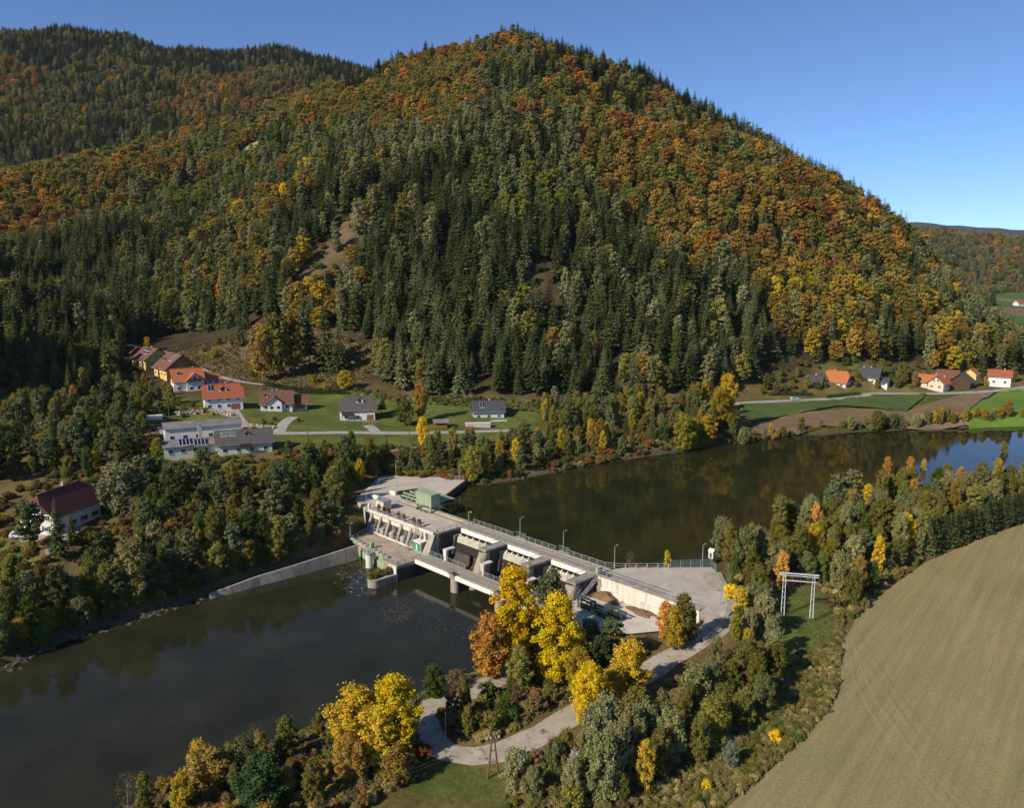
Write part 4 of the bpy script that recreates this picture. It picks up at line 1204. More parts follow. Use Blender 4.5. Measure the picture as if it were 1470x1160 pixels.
# buttresses
for u in (-29.9, -26.0, -22.4, -17.6, -13.8, -9.6):
    b = DB(); w = 0.38
    b.hx([(u - w, 7.21, 5.5), (u - w, 9.3, 5.5), (u + w, 9.3, 5.5), (u + w, 7.21, 5.5), (u - w, 7.21, 9.69), (u - w, 7.75, 9.69), (u + w, 7.75, 9.69), (u + w, 7.21, 9.69)])
    b.put('buttress', M['conc'], ph)
# bay windows and doors behind the buttresses
for k, (a, b_) in enumerate(((-29.5, -26.4), (-25.6, -22.8), (-22.0, -18.0), (-17.2, -14.2), (-13.4, -10.0))):
    DB().bx(a + .3, b_ - .3, 7.205, 7.26, 6.0, 8.3).put('bay_dark_panel', M['conc_dark'], ph)  # thin dark panel set just proud of the hall wall
    for q in range(2):
        uu = a + 0.6 + q * (b_ - a - 1.6)
        f = DB().bx(uu, uu + 0.5, 7.262, 7.32, 6.9, 7.9).put('bay_window', M['frame'], ph)
        DB().bx(uu + .07, uu + .43, 7.322, 7.34, 6.97, 7.83).put('pane', M['glass'], ph, f)
# lower deck and its downstream wall
DB().pr([(-29.5, 7.21), (-4.5, 7.21), (-4.5, 18.6), (-9.8, 18.6), (-10.6, 17.4), (-26.2, 15.9), (-29.5, 9.5)], 4.9, 5.5).put('lower_deck', M['deck_low'], ph)
DB().pr([(-29, 7.3), (-4.9, 7.3), (-4.9, 18.2), (-10, 18.2), (-10.8, 16.6), (-26, 15.2)], -2, 4.88).put('draft_tube_block', M['conc'], ph)
DB().hx([(-26, 15.25, 1.6), (-26, 15.5, 1.6), (-10.8, 16.95, 1.6), (-10.8, 16.7, 1.6), (-26, 15.25, 3.6), (-26, 15.5, 3.6), (-10.8, 16.95, 3.6), (-10.8, 16.7, 3.6)]).put('draft_gate', M['green_steel'], ph)
DB().bx(-7.4, -4.5, 18.62, 18.9, 0, 5.4).put('end_wall', M['conc_light'], ph)
DB().bx(-29.4, -10.5, 8.95, 9.25, 5.5, 5.85).put('deck_kerb', M['conc_light'], ph)
# right side wall toward the weir (pier one) and long training wall
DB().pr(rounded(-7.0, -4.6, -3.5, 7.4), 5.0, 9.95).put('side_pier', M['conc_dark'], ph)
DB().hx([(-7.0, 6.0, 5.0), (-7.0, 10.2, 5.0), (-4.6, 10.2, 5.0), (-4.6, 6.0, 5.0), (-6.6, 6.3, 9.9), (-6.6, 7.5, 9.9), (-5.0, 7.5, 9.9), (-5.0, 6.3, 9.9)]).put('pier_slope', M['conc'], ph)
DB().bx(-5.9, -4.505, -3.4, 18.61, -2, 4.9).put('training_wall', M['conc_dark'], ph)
DB().pr(rounded(-7.4, -4.5, 18.91, 25.2), -2, 3.7).put('nose_wall', M['conc'], ph)
# round pier in the tailrace
DB().tb((-16.2, 18.0, -2), (-16.2, 18.0, 5.2), 0.85, 0.85, 16).put('round_pier', M['conc_light'], ph, smooth=False)
DB().tb((-16.2, 18.0, 5.2), (-16.2, 18.0, 5.5), 1.0, 1.0, 16).put('pier_cap', M['conc'], ph)
DB().bx(-16.9, -15.5, 15.9, 18.0, 3.9, 5.15).put('pier_bracket', M['conc_light'], ph)
# gate rails and lifting beams along the downstream edge of the lower deck
for k in range(9):
    u = -27 + k * 1.95; v = 15.9 + (u + 26.2) * 0.092
    DB().bx(u, u + 1.5, v - .45, v + .15, 5.5, 5.95).put('stoplog_beam', M['green_steel'], ph)
    DB().bx(u + .2, u + .7, v - 1.2, v - .55, 5.5, 5.72).put('hatch_cover', M['galv'], ph)
DB().bx(-18.6, -17.9, 15.4, 16.2, 5.5, 7.0).put('winch_post', M['green_steel'], ph)
# apron pad upstream left: intake head and triangular bank platform
ip = dam_thing('intake_platform', 'asphalt bank platform with sheer river wall beside the trash rack', 'platform', -40, -16, 8)
DB().pr([(-60, -17), (-38.5, -30.0), (-37.0, -29.4), (-27.6, -13.2), (-28.6, -11.9), (-39.2, -14.2), (-41, -8.2), (-33.6, -4.6), (-33.6, 7.2), (-42, 4.6), (-46, 0)], 4.0, 10.0).put('platform_slab', M['deck'], ip)
DB().hx([(-37.0, -29.5, 3), (-36.6, -29.7, 3), (-27.2, -13.4, 3), (-27.6, -13.1, 3), (-37.0, -29.5, 10.12), (-36.6, -29.7, 10.12), (-27.2, -13.4, 10.12), (-27.6, -13.1, 10.12)]).put('river_wall', M['conc_dark'], ip)
DB().hx([(-39.3, -14.3, 3), (-39.1, -13.9, 3), (-28.4, -11.6, 3), (-28.6, -12.0, 3), (-39.3, -14.3, 10.1), (-39.1, -13.9, 10.1), (-28.4, -11.6, 10.1), (-28.6, -12.0, 10.1)]).put('intake_wall', M['green_steel'], ip)
DB().hx([(-41.1, -8.0, 3), (-40.8, -8.0, 3), (-39.1, -14.0, 3), (-39.4, -14.0, 3), (-41.1, -8.0, 10.1), (-40.8, -8.0, 10.1), (-39.1, -14.0, 10.1), (-39.4, -14.0, 10.1)]).put('side_wall', M['conc_dark'], ip)
# trash rack frames: green posts and beams in the intake
rk = dam_thing('trash_rack', 'pale green steel trash rack frames standing in the intake', 'trash rack', -34, -8, 8)
for r_ in range(4):
    v = -5.2 - r_ * 2.0
    for k in range(7):
        u = -39.6 + k * 2.0 + r_ * 0.25
        if u > -27: continue
        DB().bx(u, u + .28, v - .25, v, 8.0, 9.7).put('rack_post', M['green_steel'], rk)
    DB().bx(-40.0 + r_ * .25, -27.0, v - .35, v + .1, 9.7, 9.95).put('rack_beam', M['green_steel'], rk)
# rake-cleaning gantry
gt = dam_thing('rake_gantry', 'pale green trash rake gantry on rails over the intake', 'gantry', -21, -3.3, 10)
g = DB(); g.hx([(-24.6, -5.0, 11.5), (-24.6, -2.2, 11.5), (-18.4, -2.2, 11.5), (-18.4, -5.0, 11.5), (-24.6, -5.0, 14.6), (-24.6, -2.2, 14.6), (-18.4, -2.2, 14.6), (-18.4, -5.0, 14.6)])
g.put('machine_housing', M['green_steel'], gt)
for k in range(13):
    DB().bx(-24.5 + k * .49, -24.42 + k * .49, -2.2, -2.14, 11.55, 14.55).put('cladding_rib', M['green_steel'], gt)
DB().bx(-24.8, -18.2, -5.2, -2.0, 14.6, 14.75).put('housing_roof', M['green_steel'], gt)
for u in (-24.3, -18.8):
    for v in (-4.8, -2.3):
        DB().bx(u - .18, u + .18, v - .18, v + .18, 10.3, 11.5).put('leg', M['green_steel'], gt)
    DB().bx(u - .3, u + .3, -5.4, -1.7, 10.05, 10.4).put('bogie', M['green_steel'], gt)
for u in (-23.8, -22.0, -20.2, -19.2):
    DB().tb((u, -1.75, 10.35), (u, -1.62, 10.35), .3, .3, 10).put('wheel', M['dark_green'], gt)
DB().tb((-18.6, -4.8, 11.6), (-18.0, -8.5, 9.2), .14, .14, 6).put('rake_arm', M['green_steel'], gt)
DB().hx([(-25.5, -9.8, 12.3), (-25.5, -5.2, 12.6), (-18.0, -5.2, 12.6), (-18.0, -9.8, 12.3), (-25.5, -9.8, 12.5), (-25.5, -5.2, 12.9), (-18.0, -5.2, 12.9), (-18.0, -9.8, 12.5)]).put('rake_hood', M['green_steel'], gt)
for u in (-28.5, -15.0):
    pass
rl = dam_thing('gantry_rail', 'steel gantry rail along the upstream deck edge', 'rail', -20, -2.3, 10)
DB().bx(-33, -6, -2.5, -2.36, 10.0, 10.09).put('rail', M['wood_dark'], rl)
# weir: three piers, sills, gates
M['gate_shade'] = pm('gate_shade_dark', (.045, .038, .03), (.025, .022, .018), .8, .5)  # near-black colour standing in for the deep shadow under the gates
wr = dam_thing('weir', 'three bay concrete weir with sloping piers and flap gates', 'weir', 15, 2, 2)
for i, (a, b_) in enumerate(((8.7, 11.0), (21.9, 24.2), (34.5, 36.8))):
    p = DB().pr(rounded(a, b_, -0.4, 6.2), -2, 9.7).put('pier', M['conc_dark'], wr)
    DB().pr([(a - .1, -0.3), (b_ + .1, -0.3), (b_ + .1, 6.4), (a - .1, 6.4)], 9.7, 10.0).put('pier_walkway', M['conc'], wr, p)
    c = (a + b_) / 2
    s_ = DB(); n = 7
    for k in range(n):
        t0, t1 = math.pi * k / n, math.pi * (k + 1) / n
        r = 1.15
        def at_(t, z, v): return (c + r * math.cos(t), v + r * math.sin(t) * 1.0, z)
        s_.add([(x, -y, z) for x, y, z in (at_(t0, 2.0, 9.0), at_(t1, 2.0, 9.0), at_(t1, 9.5, 5.6), at_(t0, 9.5, 5.6))], [(0, 1, 2, 3)])
    s_.hx([(a, 5.0, 2.0), (a, 9.0, 2.0), (b_, 9.0, 2.0), (b_, 5.0, 2.0), (a, 5.0, 9.5), (a, 5.6, 9.5), (b_, 5.6, 9.5), (b_, 5.0, 9.5)])
    s_.put('pier_nose', M['conc'], wr, p)
    for sgn, uu in ((-1, a), (1, b_)):
        if i == 2 and sgn == 1: continue
        sh = DB(); e = 0.35 * sgn
        sh.hx([(uu, .6, 4.5), (uu, 3.0, 4.5), (uu + e, 3.0, 4.5), (uu + e, .6, 4.5), (uu, .2, 8.8), (uu, 2.2, 8.8), (uu + e, 2.2, 8.8), (uu + e, .2, 8.8)])
        sh.put('gate_shield', M['conc'], wr, p)
DB().hx([(-4.6, .6, 4.5), (-4.6, 3.0, 4.5), (-4.25, 3.0, 4.5), (-4.25, .6, 4.5), (-4.6, .2, 8.8), (-4.6, 2.2, 8.8), (-4.25, 2.2, 8.8), (-4.25, .2, 8.8)]).put('gate_shield', M['conc'], wr)
for (a, b_) in ((-4.5, 8.7), (11.0, 21.9), (24.2, 34.5)):
    DB().hx([(a, -1, -2), (a, 4, -2), (b_, 4, -2), (b_, -1, -2), (a, -1, 5.4), (a, 1.9, 5.0), (b_, 1.9, 5.0), (b_, -1, 5.4)]).put('sill', M['conc_dark'], wr)
    a2, b2 = a + .75, b_ - .75
    gate = DB().hx([(a2, 1.3, 5.0), (a2, 1.7, 5.0), (b2, 1.7, 5.0), (b2, 1.3, 5.0), (a2, .9, 8.75), (a2, 1.35, 8.75), (b2, 1.35, 8.75), (b2, .9, 8.75)]).put('flap_gate', M['cream'], wr)
    DB().hx([(a2 - .7, 1.72, 4.6), (a2 - .7, 1.95, 4.6), (b2 + .7, 1.95, 4.6), (b2 + .7, 1.72, 4.6), (a2 - .7, 1.55, 7.3), (a2 - .7, 1.75, 7.3), (b2 + .7, 1.75, 7.3), (b2 + .7, 1.55, 7.3)]).put('gate_shade_panel', M['gate_shade'], wr, gate)  # dark sheet added where the bay below the gate lies in shadow
    DB().hx([(a2, 1.36, 7.5), (a2, 1.9, 7.3), (b2, 1.9, 7.3), (b2, 1.36, 7.5), (a2, 1.36, 8.5), (a2, 1.75, 8.3), (b2, 1.75, 8.3), (b2, 1.36, 8.5)]).put('gate_torsion_box', M['cream'], wr, gate)
    n = 6
    for k in range(n):
        u = a2 + .5 + (b2 - a2 - 1.0) * k / (n - 1)
        DB().hx([(u - .14, .75, 8.7), (u - .14, 1.6, 8.6), (u + .14, 1.6, 8.6), (u + .14, .75, 8.7), (u - .06, .95, 9.25), (u - .06, 1.15, 9.25), (u + .06, 1.15, 9.25), (u + .06, .95, 9.25)]).put('flow_splitter', M['white_paint'], wr, gate)
    DB().bx(b2 - 2.2, b2 - 1.4, 1.7, 3.4, 4.3, 7.4).put('hydraulic_ram', M['cream'], wr, gate)
# upstream road bridge
ub = dam_thing('weir_bridge', 'narrow road bridge crossing the weir with white girder and steel railings', 'bridge', 16, -2, 9)
DB().bx(-5.2, 37.0, -4.6, -0.42, 9.55, 9.98).put('deck_slab', M['conc'], ub)
DB().bx(-5.2, 52.0, -3.9, -1.2, 9.985, 10.03).put('carriageway', M['roadway'], ub)
DB().bx(-5.2, 37.0, -4.62, -3.95, 9.985, 10.16).put('kerb', M['conc'], ub)
DB().bx(-5.2, 37.0, -1.15, -0.3, 9.985, 10.16).put('kerb', M['conc'], ub)
for (a, b_) in ((-4.6, 8.6), (11.1, 21.8), (24.3, 34.4)):
    DB().bx(a, b_, -0.42, -0.05, 8.95, 9.9).put('girder', M['white_paint'], ub)
for u in (10.0, 23.2):
    DB().bx(u - 1.6, u + 1.6, -5.7, -4.6, 9.6, 10.0).put('lamp_bay', M['conc'], ub)
# downstream service bridge
sb = dam_thing('service_bridge', 'lower service bridge below the weir on round piers', 'bridge', 16, 11.5, 5)
DB().bx(-4.4, 37.5, 9.6, 13.6, 5.5, 6.0).put('deck_slab', M['conc'], sb)
DB().bx(-4.3, 37.4, 10.2, 12.6, 6.0, 6.04).put('carriageway', M['roadway'], sb)
for (a, b_) in ((-4.4, 7.9), (9.3, 21.6), (23.2, 37.4)):
    DB().bx(a, b_, 13.45, 13.8, 5.0, 5.92).put('girder', M['white_paint'], sb)
for u in (8.6, 22.4):
    q = DB().tb((u, 13.0, -2), (u, 13.0, 5.4), 1.0, 1.0, 18).put('round_pier', M['conc'], sb)
    DB().bx(u - .95, u + .95, 9.4, 13.0, -2, 5.3).put('pier_wall', M['conc_dark'], sb, q)
    DB().tb((u, 13.2, 5.4), (u, 13.2, 6.0), 1.15, 1.15, 18).put('pier_platform', M['conc'], sb, q)
for u in (1.0, 13.4, 26.5):
    q = DB().hx([(u - .35, 9.0, 5.2), (u - .35, 9.5, 5.2), (u + .35, 9.5, 5.2), (u + .35, 9.0, 5.2), (u - .55, 8.9, 8.3), (u - .55, 9.6, 8.3), (u + .55, 9.6, 8.3), (u + .55, 8.9, 8.3)]).put('stoplog_post', M['conc_light'], sb)
    DB().bx(u - .6, u + .6, 6.9, 9.6, 8.3, 8.55).put('bracket', M['conc_light'], sb, q)
DB().bx(-3.6, 0.6, 10.0, 10.9, 6.05, 6.12).put('cover_plate', M['galv'], sb)

# retaining wall of the yard, with a ledge, and the stair
wl = dam_thing('retaining_wall', 'tall pale concrete retaining wall below the gravel yard', 'wall', 48, 0, 6)
DB().bx(37.0, 60.5, -0.55, 0.0, 4.0, 10.05).put('wall_face', M['conc_light'], wl)
DB().bx(37.0, 60.5, 0.0, 0.35, 4.0, 8.0).put('wall_foot', M['conc_light'], wl)
DB().bx(36.9, 60.5, -0.7, 0.12, 10.05, 10.2).put('coping', M['conc'], wl)
DB().bx(36.4, 37.0, -1.6, -0.2, 9.0, 11.4).put('switch_cabinet', M['green_steel'], wl)
DB().hx([(37.3, -1.7, 10.25), (37.3, -0.8, 10.25), (39.3, -0.8, 10.25), (39.3, -1.7, 10.25), (37.3, -1.7, 10.4), (37.3, -0.8, 10.4), (39.3, -0.8, 10.4), (39.3, -1.7, 10.4)]).put('solar_lid', M['solar'], wl)
sr = dam_thing('steel_stair', 'galvanised steel stair down the weir pier to the gravel apron', 'stair', 37.5, 4, 6.6)
def stair(t, u0, u1, v0, v1, z0, z1, n, wd, mat, par=None):
    """flight between (v0, z0) and (v1, z1)"""
    for k in range(n):
        f = (k + .5) / n
        DB().bx(u0, u1, v0 + (v1 - v0) * f - .14, v0 + (v1 - v0) * f + .14, z0 + (z1 - z0) * f - .02, z0 + (z1 - z0) * f + .02).put('tread', mat, t)
    for u in (u0 - .05, u1):
        DB().hx([(u, v0, z0 - .2), (u, v1, z1 - .2), (u + .05, v1, z1 - .2), (u + .05, v0, z0 - .2), (u, v0, z0 + .12), (u, v1, z1 + .12), (u + .05, v1, z1 + .12), (u + .05, v0, z0 + .12)]).put('stringer', mat, t)
        DB().tb((u + .02, v0, z0 + 1.0), (u + .02, v1, z1 + 1.0), .05, .05, 5).put('handrail', mat, t)
        for k in range(5):
            f = k / 4
            DB().tb((u + .02, v0 + (v1 - v0) * f, z0 + (z1 - z0) * f), (u + .02, v0 + (v1 - v0) * f, z0 + (z1 - z0) * f + 1.0), .04, .04, 5).put('baluster', mat, t)
stair(sr, 36.95, 37.85, 0.6, 6.2, 9.9, 6.7, 18, .9, M['galv'])

# railings -----------------------------------------------------------------
def railing(label, pts, h=1.05, step=1.95, mat=None, group='steel railings on the decks', pr=.055, rails=(1.0, .55, .12)):
    """steel railing along (u, v, z) points; each post and rail its own piece"""
    u, v, z = pts[0]
    t = dam_thing('railing', label, 'railing', u, v, z, group)
    mat = mat or M['galv']
    post = MB().box(-pr, pr, -pr, pr, 0, h).mesh('post', mat)
    for (a, b_) in zip(pts[:-1], pts[1:]):
        a, b_ = Vector(a), Vector(b_); L = (b_ - a).length; n = max(1, round(L / step))
        for k in range(n + 1):
            q = a + (b_ - a) * (k / n)
            o = link_mesh('post', post, t); o.location = (q.x - u, -(q.y - v), q.z - z)
        for r_ in rails:
            DB().tb((a.x, a.y, a.z + h * r_), (b_.x, b_.y, b_.z + h * r_), .05 if r_ > .9 else .035, None, 5).put('rail', mat, t)
    return t
railing('upstream railing of the weir bridge before the first lamp bay', [(-5.0, -4.45, 10.1), (8.4, -4.45, 10.1)])
railing('railing round the first lamp bay of the weir bridge', [(8.4, -4.45, 10.1), (8.5, -5.6, 10.0), (11.5, -5.6, 10.0), (11.6, -4.45, 10.1)])
railing('upstream railing of the weir bridge between the two lamp bays', [(11.6, -4.45, 10.1), (21.6, -4.45, 10.1)])
railing('railing round the second lamp bay of the weir bridge', [(21.6, -4.45, 10.1), (21.7, -5.6, 10.0), (24.7, -5.6, 10.0), (24.8, -4.45, 10.1)])
railing('upstream railing of the weir bridge beyond the second lamp bay', [(24.8, -4.45, 10.1), (35.4, -4.45, 10.1), (36.8, -5.6, 10.05)])
railing('downstream railing of the weir bridge over the three gates', [(-4.4, -0.45, 10.1), (34.6, -0.45, 10.1)])
railing('railing on top of the pale retaining wall', [(37.2, -0.35, 10.2), (60.3, -0.35, 10.2)])
railing('railing on the weir side edge of the upper deck', [(-5.5, -3.2, 10.0), (-5.5, 6.4, 10.0), (-8.0, 7.5, 10.0)])
railing('railing on the downstream parapet above the buttresses', [(-31.2, 7.6, 10.5), (-9.0, 7.55, 10.5)], h=.8)
railing('railing between the lower deck and the machine bays', [(-29.3, 9.1, 5.85), (-10.4, 9.1, 5.85)], h=.95, step=2.4)
railing('railing on the weir side edge of the lower deck', [(-4.6, 12.2, 5.5), (-4.6, 18.5, 5.5), (-9.6, 18.5, 5.5), (-10.5, 17.3, 5.5)])
railing('bank side railing of the lower deck', [(-29.3, 9.6, 5.5), (-26.3, 15.7, 5.5), (-32.5, 15.8, 5.8)])
railing('railing round the top of the tailrace pier', [(-17.1, 17.6, 5.5), (-17.1, 18.7, 5.5), (-15.3, 18.7, 5.5), (-15.3, 17.6, 5.5)])
railing('downstream railing of the service bridge before its first pier', [(-4.2, 13.5, 6.0), (7.4, 13.5, 6.0)])
railing('railing round the first pier platform of the service bridge', [(7.4, 13.5, 6.0), (7.7, 14.2, 6.0), (9.5, 14.2, 6.0), (9.8, 13.5, 6.0)])
railing('downstream railing of the service bridge beyond its first pier', [(9.8, 13.5, 6.0), (37, 13.5, 6.0)])
railing('weir side railing of the service bridge', [(-4.0, 9.75, 6.0), (8.0, 9.75, 6.0)])
railing('weir side railing of the service bridge beyond the sloping pier', [(11.2, 9.75, 6.0), (37, 9.75, 6.0)])
for i, (a, b_, w_) in enumerate(((8.7, 11.0, 'first'), (21.9, 24.2, 'second'), (34.5, 36.8, 'third'))):
    railing('handrail on the gate side of the %s weir pier from the power house' % w_, [(a, 0.4, 10.0), (a, 6.2, 10.0)], h=.9, step=2.8, pr=.04)
    railing('handrail on the far side of the %s weir pier from the power house' % w_, [(b_, 0.4, 10.0), (b_, 6.2, 10.0), (a, 6.2, 10.0)], h=.9, step=2.8, pr=.04)
railing('railing on the river corner of the bank platform', [(-37.6, -29.2, 10.0), (-40.5, -26.5, 10.0), (-42.5, -27.6, 10.0)], h=1.2)
railing('railing above the intake wall', [(-39.0, -14.2, 10.0), (-28.0, -12.4, 10.0)], h=.9, step=1.6)
railing('galvanised guard rail along the waterside of the gravel yard', [(36.9, -5.7, 10.0), (44.6, -13.6, 10.0)], h=1.0, step=2.1, pr=.09, rails=(1.0, .5))

# gravel yard slab, fence, apron
M['yard'] = pm('grey_gravel_yard', (0.45, 0.41, 0.36), (0.33, 0.30, 0.26), 0.18, 0.97, 0.25, 6, speck=((0.48, 0.43, 0.37), 0.35, 0.58))
yd = MB().prism(yard_poly, 4.0, 9.99)
tag(yd.build('gravel_yard', M['yard']), 'grey gravel yard at the end of the weir bridge', 'yard', kind='structure')
M['apron'] = pm('pale_gravel_apron', (0.60, 0.55, 0.48), (0.45, 0.41, 0.35), 0.35, 0.97, 0.4, 6)
sheet('gravel_apron', [dam_xy(*q) for q in ((36.9, 1.6), (40, .5), (58, .5), (56.5, 5.5), (52, 12.5), (44.5, 15.5), (36.9, 11))], 6.72, M['apron'], 'pale gravel apron below the retaining wall', 'gravel')
def mound(name, label, cat, u, v, z, ru, rv, h, mat, seed):
    t = dam_thing(name, label, cat, u, v, z); rng = random.Random(seed)
    vs, fs, n, rings = [], [], 18, 5
    for r_ in range(rings + 1):
        f = r_ / rings
        for k in range(n):
            a = 2 * math.pi * k / n; w = 1 + .25 * math.sin(3 * a + seed) + .12 * rng.uniform(-1, 1)
            vs.append((ru * f * w * math.cos(a), rv * f * w * math.sin(a), h * (1 - f ** 1.6) * (1 + .3 * rng.uniform(-1, 1)) - (.25 if r_ == rings else 0)))
    for r_ in range(rings):
        for k in range(n):
            fs.append((r_ * n + k, r_ * n + (k + 1) % n, (r_ + 1) * n + (k + 1) % n, (r_ + 1) * n + k))
    o = MB().add(vs, fs).build('heap', mat, t, smooth=True)
    return t
M['earth'] = pm('brown_earth', (0.22, 0.13, 0.07), (0.13, 0.08, 0.045), 0.6, 0.97, 0.6, 4)
mound('earth_bank', 'brown earth heap in the corner under the steel stair', 'earth heap', 40.6, 1.6, 6.6, 3.8, 1.9, 1.3, M['earth'], 3)
mound('leaf_heap', 'flat brown heap of leaves beside the retaining wall', 'leaf heap', 49.2, 1.9, 6.7, 3.6, 1.5, .6, M['earth'], 5)
# green steel frames on the apron
for k, (u, v, lab) in enumerate(((41.0, 8.0, 'dark green steel rack nearest the pier on the gravel apron'), (45.0, 8.6, 'dark green steel rack in the middle of the gravel apron'), (47.5, 7.0, 'dark green steel rack nearest the retaining wall'))):
    t = dam_thing('stoplog_rack', lab, 'steel rack', u, v, 6.75, 'stoplog racks on the apron')
    for du in (-1.6, 1.6):
        for dv in (-.5, .5):
            DB().bx(u + du - .1, u + du + .1, v + dv - .1, v + dv + .1, 6.75, 8.6 - .2 * k).put('post', M['dark_green'], t)
    DB().bx(u - 2.0, u + 2.0, v - .65, v - .4, 8.4 - .2 * k, 8.65 - .2 * k).put('beam', M['dark_green'], t)
    DB().bx(u - 2.0, u + 2.0, v + .4, v + .65, 8.4 - .2 * k, 8.65 - .2 * k).put('beam', M['dark_green'], t)
    for j in range(3):
        DB().bx(u - 1.5, u + 1.5, v - .3, v + .3, 6.75 + j * .3, 6.95 + j * .3).put('stoplog', M['dark_green'], t)
# mesh fence
def fence(label, pts, h, step, group=None):
    x0, y0, z0 = pts[0]
    t = thing('mesh_fence', label, 'fence', (x0, y0, z0), 0, group)
    post = MB().tube((0, 0, 0), (0, 0, h), .05, .05, 6).mesh('post', M['galv'])
    for a, b_ in zip(pts[:-1], pts[1:]):
        a, b_ = Vector(a), Vector(b_); n = max(1, round((b_ - a).length / step))
        for k in range(n):
            p, q = a + (b_ - a) * (k / n), a + (b_ - a) * ((k + 1) / n)
            o = link_mesh('post', post, t); o.location = p - Vector((x0, y0, z0))
            m_ = MB(); d = q - p
            for i in range(1, 7):
                f = i / 7
                m_.tube(p + d * f + Vector((0, 0, .05)), p + d * f + Vector((0, 0, h - .05)), .012, .012, 3)
            for i in range(5):
                zz = .1 + (h - .15) * i / 4
                m_.tube(p + Vector((0, 0, zz)), q + Vector((0, 0, zz)), .016, .016, 3)
            m_.shift((-x0, -y0, -z0)).build('mesh_panel', M['green_steel'], t)
        o = link_mesh('post', post, t); o.location = b_ - Vector((x0, y0, z0))
    return t
fence('green mesh fence at the waterside corner of the gravel yard', [dam_xy(44.8, -13.9) + (10.0,), dam_xy(50.2, -20.2) + (10.0,), dam_xy(52.3, -18.8) + (10.0,)], 1.7, 2.3)
fence('wire mesh fence along the outer bend of the gravel track', [W(a, b, z) + (z,) for a, b, z in ((1026,826,10), (1040,855,9.9), (1044,882,9.6), (1036,905,9.2), (1010,928,8.6))], 1.5, 3.0)
fence('wire mesh fence between the gravel track loop and the river', [W(a, b, z) + (z,) for a, b, z in ((600,1008,4.9), (640,993,4.8), (690,974,4.8), (712,962,4.8))], 1.3, 2.6)

# lamps ----------------------------------------------------------------------
def lamp(label, x, y, z, h=5.0, rz=0.0):
    t = thing('street_lamp', label, 'lamp', (x, y, z), rz, 'lamp posts at the power station')
    MB().tube((0, 0, 0), (0, 0, .25), .14, .14, 8).build('base', M['galv'], t)
    MB().tube((0, 0, .25), (0, 0, h), .085, .06, 8).build('pole', M['galv'], t)
    MB().tube((0, 0, h), (.7, 0, h + .12), .045, .045, 6).build('arm', M['galv'], t)
    l = MB().hexa([(.55, -.13, h + .02), (1.15, -.13, h + .06), (1.15, .13, h + .06), (.55, .13, h + .02), (.55, -.1, h + .16), (1.15, -.08, h + .18), (1.15, .08, h + .18), (.55, .1, h + .16)]).build('lamp_head', M['galv'], t)
    return t
for u, v, z, lb, a in ((10.0, -5.2, 10, 'lamp post in the first lamp bay of the weir bridge', 1), (23.2, -5.2, 10, 'lamp post in the second lamp bay of the weir bridge', 1), (36.8, -5.7, 10, 'lamp post where the weir bridge meets the gravel yard', 1),
                      (-32.6, 7.4, 10, 'lamp post at the bank end of the upper deck', 0), (-45.1, -11.0, 10, 'tall lamp post on the bank platform under the trees', 0), (-38.0, -28.2, 10, 'lamp post at the river corner of the bank platform', 0),
                      (48.9, -19.2, 10, 'lamp post at the mesh fence corner of the yard', 1), (-6.3, -4.0, 10.3, 'short lamp post where the deck meets the weir bridge', 0), (-27.0, 16.0, 5.5, 'lamp post at the bank corner of the lower deck', 0), (-5.0, 18.3, 5.5, 'lamp post at the river corner of the lower deck', 1)):
    x, y = dam_xy(u, v)
    lamp(lb, x, y, z, 2.5 if 'short' in lb else (7.5 if 'tall' in lb else (4.6 if z > 6 else 4.2)), DAM_ROT + (math.pi / 2 if a else 0))
# deck furniture ---------------------------------------------------------------
t = dam_thing('deck_shed', 'small flat roofed beige shed on the upper deck', 'shed', -30, 4, 10)
DB().bx(-32.0, -28.6, 2.6, 5.0, 10, 12.3).put('wall', M['plaster_cream'], t)
DB().bx(-32.15, -28.45, 2.45, 5.15, 12.3, 12.45).put('roof', M['galv'], t)
DB().bx(-30.6, -29.7, 5.0, 5.05, 10.05, 12.0).put('door', M['plaster_grey'], t)
for (a, b_, c, d, lb) in ((-41.5, -37.6, -.2, .5, 'long low white barrier beside the upper deck'), (-40.5, -38.0, -6.0, -5.4, 'low white barrier in the shade by the intake')):
    t = dam_thing('barrier', lb, 'barrier', a, c, 10, 'white barriers near the intake')
    DB().bx(a, b_, c, d, 10.0, 10.95).put('barrier_wall', M['plaster_white'], t)
    DB().bx(a - .05, b_ + .05, c - .05, d + .05, 10.95, 11.05).put('coping', M['conc_light'], t)
for k, u in enumerate((-28.2, -24.3, -20.3, -15.8, -12.0)):
    w_ = ('nearest the bank', 'second from the bank', 'in the middle bay', 'second from the stair', 'nearest the stair')[k]
    t = dam_thing('transformer', 'grey transformer cabinet in a machine bay, %s' % w_, 'transformer', u, 8.3, 5.5, 'cabinets in the machine bays')
    DB().bx(u - .7, u + .7, 7.8, 8.7, 5.55, 7.3).put('tank', M['galv'], t)
    for j in range(6):
        DB().bx(u - .65 + j * .24, u - .55 + j * .24, 8.7, 8.95, 5.75, 7.1).put('cooling_fin', M['white_paint'], t)
    for j in (-.4, 0, .4):
        DB().tb((u + j, 8.2, 7.3), (u + j, 8.2, 7.8), .07, .05, 6).put('bushing', M['cream'], t)
    t2 = dam_thing('valve_unit', 'yellow valve unit beside the machine bay wall, %s' % w_, 'valve', u + 1.1, 7.7, 5.5, 'valves in the machine bays')
    DB().tb((u + 1.15, 7.65, 5.5), (u + 1.15, 7.65, 6.9), .16, .16, 8).put('pipe', M['orange'], t2)
    DB().tb((u + .95, 7.65, 6.9), (u + 1.35, 7.65, 6.9), .26, .26, 8).put('valve_body', M['orange'], t2)
